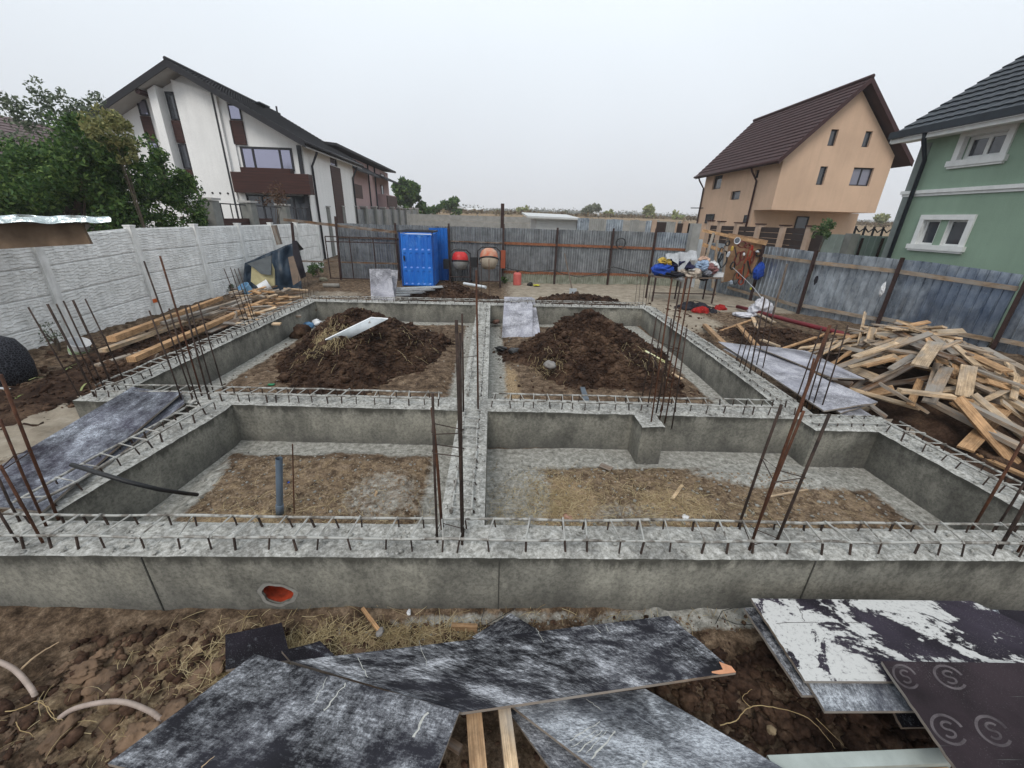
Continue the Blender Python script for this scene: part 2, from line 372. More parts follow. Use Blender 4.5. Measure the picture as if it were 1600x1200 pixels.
Bc = np.maximum.reduce([sst(11.2, 12.3, Y)*(1-sst(17, 40, Y))*sst(-.5, 1.5, X)*.9, blob(-5.9, 4.5, 1.6, 1.2), blob(5.3, 10.6, 1.1, 1.6)*.75, blob(-5.4, 13.6, 1.6, .8)*.55])
R_[Y > 60] = 0; Gc = np.where(Y > 30, .55, Gc)
col = np.stack([R_, Gc, Bc, np.ones_like(X)], -1).reshape(-1, 4)
g = mk('ground', V, Fq, GRND, loc=(0, 0, 0), smooth=True, col=col); tag(g, 'brown clay and cement strewn building site ground reaching out to the fields', None, None, 'structure')

# ================================================================ FOUNDATION
def warp(u, v):
    s = np.interp(v, [1.9, 3.9, 10.3], [-.025, -.046, -.013])
    v2 = v + u*s
    k = sst(2.2, 3.3, u)*np.clip((v-4.1)/5.9, 0, 1)**.6*.44
    k2 = sst(-2.4, -3.0, u)*(u > -3.9)*np.interp(v, [2.0, 3.9, 4.3], [-.06, .16, .1])*(v < 4.35)
    return u+k+k2, v2
RECT = [(-3.4, 4.5, 1.94, 2.24), (-3.4, -3.04, 2.24, 4.05), (-4.66, -4.34, 4.05, 10.0), (-4.66, -3.04, 4.05, 4.40), (-3.04, -.36, 4.05, 4.40),
        (-.36, -.04, 2.24, 10.0), (-.04, 3.48, 4.05, 4.40), (3.38, 3.72, 4.40, 10.0), (-4.66, 3.72, 10.0, 10.34), (3.48, 4.5, 3.78, 4.16), (4.16, 4.5, 2.24, 3.78), (3.48, 3.72, 4.16, 4.40)]
def axis(vals, st):
    vals = sorted(set(vals)); out = []
    for a, b in zip(vals, vals[1:]):
        n = max(1, int(round((b-a)/st))); out += [a+(b-a)*i/n for i in range(n)]
    return np.array(out+[vals[-1]])
HX, HZ, HR = (YP(432, 930, 1.965).x, YP(432, 930, 1.97).z, .086)                      # pipe hole in the front face
fx = axis([r[0] for r in RECT]+[r[1] for r in RECT]+[HX-.12, HX+.12], .04); fy = axis([r[2] for r in RECT]+[r[3] for r in RECT], .045)
cxm = (fx[:-1]+fx[1:])/2; cym = (fy[:-1]+fy[1:])/2; CX, CY = np.meshgrid(cxm, cym); fill = np.zeros_like(CX, bool)
for r in RECT: fill |= (CX > r[0]) & (CX < r[1]) & (CY > r[2]) & (CY < r[3])
TOPZ = .47
FX, FY = np.meshgrid(fx, fy); WX, WY = warp(FX, FY)
pad = np.pad(fill, 1); inner = pad[:-1, :-1] & pad[1:, :-1] & pad[:-1, 1:] & pad[1:, 1:]
TZ = TOPZ + (fbm(WX*7, WY*7, 5, 2, .65)-.5)*.065*np.where(inner, 1, .25) + np.where(inner, (ridg(WX*13, WY*13, 3, 6)-.5)*.02, -.006)
TZ += (fbm(WX*20, WY*20, 2, 12)-.5)*.008
top = MB(); idx = -np.ones(FX.shape, int)
def vid(mb, j, i):
    if idx[j, i] < 0: idx[j, i] = len(mb.v); mb.v.append((WX[j, i], WY[j, i], TZ[j, i]))
    return idx[j, i]
js, is_ = np.nonzero(fill)
for j, i in zip(js, is_): top.f.append((vid(top, j, i), vid(top, j, i+1), vid(top, j+1, i+1), vid(top, j+1, i)))
side = MB(); ZR = [-.35, 0, HZ-.12, HZ+.12, .40, None]
def sideq(j0, i0, j1, i1, skip=False):
    n = len(side.v)
    for (j, i) in ((j0, i0), (j1, i1)):
        for k, z in enumerate(ZR): side.v.append((WX[j, i], WY[j, i], z if z is not None else TZ[j, i]))
    for k in range(5):
        if skip and k == 2: continue
        side.f.append((n+k, n+6+k, n+6+k+1, n+k+1))
for j in range(len(cym)):
    for i in range(len(cxm)):
        if not fill[j, i]: continue
        if not pad[j, i+1]:
            inh = j == 0 and fx[i] > HX-.1201 and fx[i+1] < HX+.1201; sideq(j, i, j, i+1, inh)
        if not pad[j+2, i+1]: sideq(j+1, i+1, j+1, i)
        if not pad[j+1, i]: sideq(j+1, i, j, i)
        if not pad[j+1, i+2]: sideq(j, i+1, j+1, i+1)
# ring patch round the pipe hole
hx0, hy0 = warp(np.array(HX-.12), np.array(1.94)); hx1, hy1 = warp(np.array(HX+.12), np.array(1.94)); hcx = float(hx0+hx1)/2
def fyx(x): return float(hy0 + (hy1-hy0)*(x-hx0)/(hx1-hx0))
outp = []; inp = []; inn2 = []
for k in range(32):
    t = 2*PI*k/32; c_, s_ = math.cos(t), math.sin(t); q = .12/max(abs(c_), abs(s_)); x = hcx+c_*q; outp.append((x, fyx(x), HZ+s_*q))
    r = HR*(1+.07*math.sin(3*t+1)+.04*math.sin(7*t)); x = hcx+c_*r*1.15; inp.append((x, fyx(x)+.006, HZ+s_*r*.95)); inn2.append((x, fyx(x)+.014, HZ+s_*r*.93))
n = len(side.v); side.v += outp+inp+inn2
for k in range(32):
    k2 = (k+1) % 32; side.f.append((n+k, n+k2, n+32+k2, n+32+k)); side.f.append((n+32+k, n+32+k2, n+64+k2, n+64+k))
halo = MB(); halo.v = [(hcx+(x_-hcx)*q_, fyx(hcx+(x_-hcx)*q_)-.002, HZ+(z_-HZ)*q_) for q_ in (1.0, 1.28) for (x_, y_, z_) in inp]; halo.f = [(k, (k+1) % 32, 32+(k+1) % 32, 32+k) for k in range(32)]
FND = thing('concrete_foundation', (0, 0, 0), 'grey strip foundation walls laid out in four cells with rough tops', 'foundation')
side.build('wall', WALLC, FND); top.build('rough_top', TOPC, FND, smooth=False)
halo.build('mortar_ring', simple('pale_mortar', (.26, .25, .23), (.18, .175, .16), 30), FND)
pr = MB().box((1.73, 3.83, .06), (.25, .30, .80)); pr.build('pier', WALLC, FND)
tp = MB(); gxx, gyy = np.meshgrid(np.linspace(1.605, 1.855, 12), np.linspace(3.68, 3.98, 10)); tp.grid(np.stack([gxx, gyy, .470+(fbm(gxx*20, gyy*20, 4, 4)-.5)*.02], -1)); tp.build('pier_top', TOPC, FND)
for px0 in (205, 780, 1283):
    p = YP(px0, 872, 1.94 if px0 < 900 else 1.86); x = p.x; y = float(warp(np.array(x), np.array(1.94))[1])
    MB().box((x, y-.003, .2), (.006, .008, .52)).build('form_joint', simple('form_joint_line', (.07, .068, .06), None, 9) if px0 == 205 else MATS['form_joint_line'], FND)  # thin dark seam at each formwork joint
MB().lathe((hcx, fyx(hcx)+.0145, HZ), [(HR*1.12, 0), (HR*1.10, -.25), (0, -.26)], 24, Matrix.Rotation(PI/2, 3, 'X')).build('pipe_sleeve', simple('orange_plastic_pipe', (.42, .06, .025), (.10, .02, .012), 14, .4, 0, .05), FND, smooth=True)

# ================================================================ BEAM CAGES on top of the walls
def beam_cage(label, p0, p1, w=.17, sp=.17, h=.085, lean=.0, seed=0, skew=.014):
    rnd = random.Random(seed); p0 = Vector((*p0, 0)); p1 = Vector((*p1, 0)); d = (p1-p0).normalized(); L = (p1-p0).length; s = Vector((-d.y, d.x, 0))
    t = thing('beam_rebar_cage', (p0.x, p0.y, TOPZ), label, 'rebar cage', 'steel cages along the foundation tops')
    for k, sd in enumerate((-1, 1)):
        m = MB(); pts = []; q = 0
        while q <= L+.01:
            pts.append(p0+d*q+s*(sd*w/2+rnd.uniform(-.006, .006))+Vector((0, 0, TOPZ+h+rnd.uniform(-.006, .008)-(.0 if sd < 0 else -.004)))); q += .28
        m.tube(pts, [.0088*rnd.uniform(.9, 1.25) for _ in pts], 7); m.build('longitudinal_bar', CBAR, t, smooth=True)
    q = rnd.uniform(.03, .1)
    while q < L-.03:
        sk = skew*rnd.uniform(.4, 1.4)*(1 if rnd.random() < .85 else -1); m = MB()
        a = p0+d*(q-sk)+s*(-w/2-.008); b = p0+d*(q+sk)+s*(w/2+.008); zt = TOPZ+h+.010+rnd.uniform(-.003, .008)
        zz = lambda v, z: Vector((v.x, v.y, z))
        pts = [zz(a, TOPZ-.02)+s*-.016+d*rnd.uniform(-.02, .02), zz(a, zt-.012), zz(a, zt)+s*.012, zz(b, zt+rnd.uniform(0, .008))-s*.012, zz(b, zt-.012), zz(b, TOPZ-.02)+d*rnd.uniform(-.01, .02)]
        rr = .0052 if rnd.random() < .6 else .007; m.tube(pts[1:5], rr, 5); so2 = m.build('stirrup', CEMBAR if rnd.random() < .8 else CBAR, t)
        MB().tube([pts[0], pts[1]], rr*1.15, 5).build('hook', DSTEEL, so2); MB().tube([pts[5], pts[4]], rr*1.15, 5).build('hook', DSTEEL, so2)
        q += sp*rnd.uniform(.7, 1.35)
    return t
W2 = lambda u, v: tuple(float(q) for q in warp(np.array(float(u)), np.array(float(v))))
beam_cage('long cement-splashed cage along the nearest front foundation wall', W2(-3.3, 2.10), W2(4.4, 2.10), .185, .185, seed=1)
beam_cage('cage running along the left wall of the near left cell', W2(-3.2, 2.3), W2(-3.2, 4.1), .17, .16, seed=2)
beam_cage('cage along the left wall beside the long timber boards', W2(-4.5, 4.3), W2(-4.5, 10.0), .17, .16, seed=3, skew=.03)
beam_cage('cage on the cross wall in front of the left soil heap', W2(-4.5, 4.24), W2(-.42, 4.24), .18, .15, seed=4)
beam_cage('cage on the near half of the central spine wall', W2(-.21, 2.32), W2(-.21, 4.1), .15, .16, h=.02, seed=5, skew=.01)
beam_cage('cage on the far half of the central spine wall between the soil heaps', W2(-.21, 4.4), W2(-.21, 10.0), .15, .16, h=.02, seed=6, skew=.01)
beam_cage('cage on the cross wall in front of the right soil heap', W2(.0, 4.24), W2(3.5, 4.24), .18, .15, seed=7)
beam_cage('cage along the right wall beside the right soil heap', W2(3.56, 4.45), W2(3.56, 10.0), .17, .16, h=.03, seed=8, skew=.03)
beam_cage('cage on the back wall from far left corner to far right corner', W2(-4.5, 10.17), W2(3.6, 10.17), .17, .17, seed=9, skew=.0)
beam_cage('short cage on the wall jog near the timber heap', W2(3.5, 3.97), W2(4.4, 3.97), .18, .15, h=.04, seed=10)
beam_cage('cage along the right wall of the near right cell', W2(4.33, 3.85), W2(4.33, 2.3), .17, .16, seed=11)

# crumbs of spilled mortar lying on the wall tops
tx, ty, tn = [], [], 0
for r in RECT:
    n_ = int((r[1]-r[0])*(r[3]-r[2])*420); tx.append(RNG.uniform(r[0]+.02, r[1]-.02, n_)); ty.append(RNG.uniform(r[2]+.02, r[3]-.02, n_))
tx, ty = warp(np.concatenate(tx), np.concatenate(ty)); TOPP = np.stack([tx, ty, np.full(len(tx), TOPZ-.004)], 1)
# ================================================================ COLUMN BARS
def column(label, bars, ties=(), r=.0075, z=.47, mats=None):
    """bars: (base px, top px[, mat, r]); ties: heights for square hoops"""
    ps = []
    for b in bars:
        p = G(b[0], b[1], z); q = YP(b[2], b[3], p.y); ps.append((p, q))
    c = sum((p for p, q in ps), Vector())/len(ps)
    t = thing('column_rebar_cage', c, label, 'rebar cage', 'upright column bars on the foundation')
    for i, ((p, q), b) in enumerate(zip(ps, bars)):
        m = MB(); mid = (p+q)/2+Vector((random.uniform(-.006, .006), 0, 0)); p2 = p-Vector((0, 0, .1))
        m.tube([p2, mid, q], b[5] if len(b) > 5 else r, 8); m.build('bar', (b[4] if len(b) > 4 and b[4] else DSTEEL), t, smooth=True)
    for zt in ties:
        cc = []
        for p, q in ps:
            k = (zt-p.z)/max(.05, q.z-p.z)
            if k <= 1.02: cc.append(p.lerp(q, k))
        if len(cc) < 2: continue
        c0 = sum(cc, Vector())/len(cc); cc.sort(key=lambda v: math.atan2(v.y-c0.y, v.x-c0.x))
        pts = [v+(v-c0).normalized()*.012+Vector((0, 0, random.uniform(-.012, .012))) for v in cc]
        if len(pts) > 2: pts.append(pts[0]+Vector((.0, .0, .012)))
        MB().tube(pts, .0036, 5).build('tie', DSTEEL, t)
    return t
R = RUST; D = DSTEEL
column('rusty bars at the near left corner beside the dark sheets', [(89, 810, 1, 585, R, .009), (70, 820, 0, 655, R), (66, 846, 0, 727, R, .008), (32, 817, -2, 748, D), (27, 847, -4, 797, D)], (1.02,))
column('leaning dark bars on the left corner before the white panel wall', [(127, 621, 44, 480), (150, 620, 74, 475, D, .011), (157, 612, 88, 475), (166, 612, 99, 470, D), (178, 606, 114, 469, D, .011), (196, 598, 133, 467)], (.95,))
column('cluster with two much taller bars left of the near left cell', [(286, 629, 233, 485), (310, 631, 264, 482), (316, 620, 250, 400, R, .009), (302, 622, 225, 408), (327, 625, 289, 477, D, .009), (334, 614, 296, 476), (350, 611, 310, 474)], ())
column('thin bars on the left wall close to the pile of broken boards', [(384, 505, 350, 420), (391, 508, 360, 418), (398, 506, 366, 420), (399, 500, 372, 419)], (1.0,))
column('short bars sticking up at the far left foundation corner', [(470, 467, 466, 432), (478, 466, 475, 430), (486, 462, 481, 440), (492, 465, 488, 448), (472, 460, 470, 430), (482, 460, 480, 432)], (), .005)
column('tall rusty cage of four bars standing on the front wall at the centre', [(683, 848, 676, 615, D), (691, 828, 675, 637, R, .010), (722, 850, 713, 500, D, .009), (724, 838, 719, 520, D, .007)], (.52, 1.30, 1.16), .008)
column('bars rising from the crossing of the spine wall and cross wall', [(724, 642, 722, 490, D, .010), (747, 640, 744, 422, R, .010)], (1.1,), .008)
column('thin bars at the far end of the central spine wall', [(752, 470, 752, 404), (764, 470, 764, 405, R)], (), .008)
column('cage of many bars standing on the stub pier in the cross wall', [(1002, 627, 1026, 495), (1012, 635, 1034, 503), (1018, 658, 1050, 435, R, .008), (1025, 645, 1064, 440, D, .009), (1032, 649, 1072, 433, R), (1041, 649, 1081, 432, R), (1052, 657, 1073, 513), (1036, 640, 1049, 498)], (1.05, 1.25))
column('thin bars at the far right corner of the foundation', [(992, 475, 997, 426), (998, 476, 1002, 428), (1004, 478, 1009, 425), (1009, 478, 1015, 427), (1017, 474, 1024, 432), (1013, 471, 1020, 430)], (), .0055)
column('row of bars on the right wall before the grey plywood stack', [(1149, 567, 1164, 514), (1155, 574, 1172, 520), (1162, 580, 1184, 500), (1172, 584, 1195, 465, D, .010), (1181, 577, 1203, 472), (1191, 582, 1210, 480)], ())
column('bars at the wall jog before the heap of boards', [(1245, 622, 1284, 512), (1252, 645, 1272, 560, R, .011), (1262, 632, 1298, 509), (1270, 636, 1308, 508), (1283, 640, 1325, 508), (1256, 618, 1290, 520)], ())
column('tall rusty cage leaning over the near right cell on the front wall', [(1155, 818, 1221, 632, D, .009), (1170, 860, 1297, 508, R, .0085), (1176, 838, 1256, 642, R, .008), (1210, 852, 1296, 647, D, .009)], (.52, 1.02), .009)
column('bars at the near right corner by the picture edge', [(1520, 825, 1602, 682, R, .009), (1556, 826, 1612, 735, D), (1561, 860, 1625, 745, D, .011), (1592, 862, 1660, 740, R)], ())
p = G(457, 812, .02); q = YP(457, 694, p.y); tag(MB().tube([p-Vector((0, 0, .1)), q], .005, 6).build('marker_rod', RUST), 'thin rusty rod standing in the near left cell by the grey pipe', 'rod')

# ================================================================ CLODS (uncountable)
def ico(sub):
    import bmesh
    bm = bmesh.new(); bmesh.ops.create_icosphere(bm, subdivisions=sub, radius=1); bm.verts.index_update()
    v = np.array([tuple(q.co) for q in bm.verts]); f = np.array([[q.index for q in fc.verts] for fc in bm.faces]); bm.free(); return v, f
ICO = {k: ico(k) for k in (1, 2, 3, 4)}
def clods(name, pts, sizes, mat, sub=1, parent=None, loc=(0, 0, 0), flat=.7, rough=.35, sink=.25, smooth=False):
    bv, bf = ICO[sub]; n = len(pts); vs = []; fs = []; VAR = []
    for k in range(min(n, 48)):
        a = RNG.uniform(0, 6.28, 3); u = bv; VAR.append(u*(1+(0 if sub < 3 else (ridg(u[:, 0]*3.1+a[0]*3+u[:, 2], u[:, 1]*3.1+u[:, 2]*2, 4, k)-.5)*.55)+(vn(u[:, 0]*1.7+a[1]*9, u[:, 1]*1.7+u[:, 2]*2.3+a[2]*9, k)-.5)*2*rough+(vn(u[:, 0]*4+a[2]*5, u[:, 1]*4-u[:, 2]*4+a[1], 3)-.5)*rough+(vn(u[:, 0]*9+a[2]*5, u[:, 1]*9+u[:, 2]*8, 5)-.5)*rough*.5)[:, None])
    for k in range(n):
        a = RNG.uniform(0, 6.28, 3); ca, sa = math.cos(a[0]), math.sin(a[0])
        u = VAR[k % len(VAR)]*np.array([1, RNG.uniform(.6, 1), flat*RNG.uniform(.7, 1.1)])
        u = np.stack([u[:, 0]*ca-u[:, 1]*sa, u[:, 0]*sa+u[:, 1]*ca, u[:, 2]+u[:, 0]*RNG.uniform(-.3, .3)], 1)*sizes[k]
        vs.append(u+np.array(pts[k])+np.array([0, 0, sizes[k]*flat*(1-2*sink)*.6])); fs.append(bf+k*len(bv))
    return mk(name, np.concatenate(vs), np.concatenate(fs), mat, parent, None if parent else loc, smooth)
def in_rects(x, y):
    w = np.zeros(len(x), bool)
    for r in RECT: w |= (x > r[0]-.06) & (x < r[1]+.06) & (y > r[2]-.06) & (y < r[3]+.06)
    return w
def scatter(n, x0, x1, y0, y1, s0, s1, pw=3, mask=None):
    x = RNG.uniform(x0, x1, n); y = RNG.uniform(y0, y1, n); k = ~in_rects(x, y)
    if mask is not None: k &= mask(x, y)
    x, y = x[k], y[k]; s = s0+(s1-s0)*RNG.uniform(0, 1, len(x))**pw
    return np.stack([x, y, gbase(x, y)], 1), s
P_ = []; S_ = []
for a in ((2300, -2.6, -.7, 2.35, 3.7, .003, .015, 3), (2600, .35, 3.3, 2.3, 3.45, .003, .016, 3)):
    p_, s_ = scatter(*a); P_.append(p_); S_.append(s_)
tag(clods('bay_gravel', np.concatenate(P_), np.concatenate(S_), simple('tan_gravel', (.30, .225, .155), (.12, .088, .06), 14), 2), 'tan gravel and crumbs lying in the two near cells', 'gravel', None, 'stuff')
P_ = []; S_ = []
for a in ((2600, -2.6, 3.6, .85, 1.9, .004, .022, 3), (500, -2.6, -.2, .85, 1.85, .012, .05, 2.2), 
          (1300, 4.7, 9, 2.2, 10, .01, .05, 2.5), (900, -8, -4.8, 4.8, 12, .012, .06, 2.5), (900, -4.2, 3.5, 4.5, 9.8, .008, .035, 3), (700, -6, 7, 10.5, 13, .015, .06, 3)):
    p_, s_ = scatter(*a); P_.append(p_); S_.append(s_)
o = clods('loose_clods', np.concatenate(P_), np.concatenate(S_), SOILL); tag(o, 'small loose clods and gravel scattered over the site ground', 'gravel', None, 'stuff')
SOILM = m_soil('lump_soil', 1.25); p_, s_ = scatter(2600, -1.9, 1.4, 1.35, 1.9, .003, .013, 2); tag(clods('yard_crumbs', p_, s_, CLAY), 'light brown crumbs and pebbles in front of the near wall', 'gravel', None, 'stuff')
# big clay clods lower left
P_, S_ = scatter(150, -2.5, -.5, .88, 1.72, .018, .095, 2.2)
o = clods('clay_clods', P_, S_, CLAY, 4, rough=.5, flat=.5, smooth=True); tag(o, 'large smeared brown clay lumps in the near left corner of the yard', 'clay', None, 'stuff')
P_, S_ = scatter(1900, .55, 2.7, .82, 1.62, .006, .05, 3.2); o = clods('dark_clods', P_, S_, SOILM, 3, rough=.5, sink=-.1, smooth=True); tag(o, 'dark wet earth lumps under the right sheets', 'earth', None, 'stuff')
CEMC = simple('cement_crumb', (.30, .295, .27), (.13, .128, .115), 20, .9)
P_ = []; S_ = []
for a in ((900, -3.0, -.4, 2.3, 4.0, .003, .018, 3), (1300, 0, 4.1, 2.3, 3.8, .003, .022, 3), (400, -4.2, 3.4, 4.5, 9.9, .006, .03, 3), (300, -1, 2, 1.75, 1.92, .003, .014, 3)):
    p_, s_ = scatter(*a); P_.append(p_); S_.append(s_)
o = clods('cement_crumbs', np.concatenate(P_), np.concatenate(S_), CEMC); tag(o, 'pale crumbs of cement lying on the cell floors', 'rubble', None, 'stuff')

tag(clods('mortar_crumbs', TOPP, .003+.016*RNG.uniform(0, 1, len(TOPP))**3, TOPC, 2, sink=0), 'crumbs and lumps of spilled mortar on the foundation tops', 'rubble', None, 'stuff')
# ================================================================ DRY GRASS
def blades(name, spots, mat, label, ln=(.04, .13), w=.0013, up=.35):
    vs = []; fs = []; n = 0
    for (cx, cy, rx, ry, cnt) in spots:
        for _ in range(cnt):
            a = RNG.normal(0, .5, 2); x, y = cx+a[0]*rx, cy+a[1]*ry; z = float(gbase(np.array([x]), np.array([y]))[0])+RNG.uniform(0, .02)
            t = RNG.uniform(0, 6.28); L = RNG.uniform(*ln); c_, s_ = math.cos(t), math.sin(t); bend = RNG.uniform(-.5, .5); u = RNG.uniform(-.1, up)
            px_, py_ = -s_*w, c_*w
            for k in range(4):
                q = k/3; xx = x+c_*L*q-s_*bend*L*q*q; yy = y+s_*L*q+c_*bend*L*q*q; zz = z+.006+u*L*math.sin(q*2.2)
                vs += [(xx-px_, yy-py_, zz), (xx+px_, yy+py_, zz+.0008)]
                if k: b = n+2*k; fs.append((b-2, b-1, b+1, b))
            n += 8
    o = mk(name, np.array(vs), np.array(fs), mat, None, (0, 0, 0)); return tag(o, label, 'grass', None, 'stuff')
STRAW = m_leaf('dry_straw', (.20, .145, .075), (.38, .30, .16), (.55, .46, .28))
blades('dry_grass', [(-1.15, 1.62, .5, .22, 2200), (-.5, 1.76, .55, .1, 500), (-1.6, 1.7, .6, .2, 200), (-1.9, 1.2, .8, .4, 140), (-2.25, 2.42, .35, .18, 700), (-1.6, 2.7, 1.0, .5, 500), (.55, 2.95, .6, .5, 1400), (1.6, 2.9, .5, .4, 700), (2.2, 2.6, .5, .4, 200), (-.9, 2.5, .5, .3, 200), (.9, 1.85, 1.4, .08, 120)], STRAW, 'thin dry straw-coloured grass strewn over the soil')

# ================================================================ SOIL MOUNDS
def mound(label, cx, cy, rx, ry, h, seed, rotd=0, x0=None, peak=(0, 0), mat=None, pw=1.3, name='soil_mound', group='heaps of dark dug soil', res=.03, nclod=2600, skirt=.25, cs=1.0, straw=()):
    nxx = int(2*rx*1.25/res); nyy = int(2*ry*1.25/res); xs = np.linspace(-rx*1.25, rx*1.25, nxx); ys = np.linspace(-ry*1.25, ry*1.25, nyy); A_, B_ = np.meshgrid(xs, ys)
    def H_(a, b):
        aa, bb = a-peak[0]*sst(1.2, 0, np.hypot(a/rx, b/ry)), b-peak[1]*sst(1.2, 0, np.hypot(a/rx, b/ry))
        ang = np.arctan2(bb, aa); r = np.hypot(aa/rx, bb/ry)*(1+.10*np.sin(3*ang+seed)+.07*np.sin(5*ang+2*seed)) + (fbm(a*1.5+seed, b*1.5, 3, seed)-.5)*.28
        q = np.clip(1-r, -.3, 1); hh = np.where(q > 0, (np.clip(q, 0, 1)**pw*.7+.3*sst(0, .8, q))*h*1.12, q*.25)
        on = sst(-.08, .12, q)
        return hh + on*((ridg(a*3.3, b*3.3, 5, seed+5)-.55)*.13*h**.5 + (ridg(a*8, b*8, 4, seed+7)-.5)*.05+(fbm(a*26, b*26, 3, seed)-.5)*.06), q
    HH, Q = H_(A_, B_); n0 = nxx
    Jm, Im = np.meshgrid(np.arange(nyy-1), np.arange(n0-1), indexing='ij'); A0 = (Jm*n0+Im).ravel(); keep = (Q[:-1, :-1].ravel() > -.12)
    F0 = np.stack([A0, A0+1, A0+n0+1, A0+n0], 1)[keep]
    V0 = np.stack([A_+cx, B_+cy, HH], -1).reshape(-1, 3); o = mk(name, V0, F0, mat or SOIL, None, (cx, cy, 0), False); tag(o, label, 'soil heap', group)
    a = RNG.normal(0, .5, nclod)*rx; b = RNG.normal(0, .5, nclod)*ry; hh, q = H_(a, b); k = q > -.06; a, b, hh = a[k], b[k], hh[k]
    s = (.006+.026*RNG.uniform(0, 1, len(a))**2+.055*RNG.uniform(0, 1, len(a))**26)*cs
    w = len(a); big = s > .032*cs
    pts = np.stack([a+cx, b+cy, hh], 1)
    if (~big).any(): tag(clods('loose_soil', pts[~big], s[~big], mat or SOIL, 1, o, rough=.35), None, None, None, 'stuff')
    if big.any(): tag(clods('soil_lumps', pts[big], s[big], SOILM if mat is None else mat, 2, o, rough=.45), None, None, None, 'stuff')
    for (a0, b0, ra, n_) in straw:
        vs = []; fs = []; q_ = 0
        for _ in range(n_):
            aa, bb = a0+RNG.normal(0, .45)*ra, b0+RNG.normal(0, .45)*ra; t = RNG.uniform(0, 6.28); L = RNG.uniform(.06, .22); bd = RNG.uniform(-.6, .6); us_ = np.linspace(0, 1, 5)
            xs_ = aa+math.cos(t)*L*us_-math.sin(t)*bd*L*us_**2; ys_ = bb+math.sin(t)*L*us_+math.cos(t)*bd*L*us_**2; zs_ = H_(xs_, ys_)[0]+.02+.03*np.sin(us_*3)
            for k in range(5):
                vs += [(xs_[k]+cx-.002, ys_[k]+cy, zs_[k]), (xs_[k]+cx+.002, ys_[k]+cy+.001, zs_[k]+.001)]
                if k: b_ = q_+2*k; fs.append((b_-2, b_-1, b_+1, b_))
            q_ += 10
        tag(mk('root_fibres', np.array(vs), np.array(fs), STRAW, o), None, None, None, 'stuff')
    return o
mound('wide dark soil heap in the far left cell carrying a white board', -2.3, 7.15, 1.62, 1.95, .82, 3, peak=(-.15, -.1), nclod=15000, straw=((-.35, -.75, .45, 380), (.9, -.2, 1.2, 60)))
mound('dark soil heap in the far right cell behind the stub pier', 1.98, 7.1, 1.55, 1.85, .82, 8, peak=(-.2, .3), nclod=15000, straw=((-1.1, -.7, .5, 150), (.7, -.8, .7, 60)))
mound('low ridge of dark soil behind the back foundation wall', 2.6, 11.5, 2.5, .8, .50, 14, nclod=2500, res=.05)
mound('low dark soil heap around the sheet metal studs by the blue toilet', -1.3, 12.5, 2.0, 1.1, .55, 22, nclod=2500, res=.05)
mound('flat dark soil heap between right foundation wall and red pipe', 6.6, 8.7, 1.5, 1.3, .24, 31, nclod=2500, res=.05)
mound('dark dug earth bank along the left wall under the long timbers', -6.1, 7.2, 1.1, 3.2, .20, 41, nclod=2500, res=.05)
mound('dark soil slope in the right corner beside the last wooden boards', 6.5, 3.6, 1.9, 1.7, .20, 45, nclod=900, res=.05)
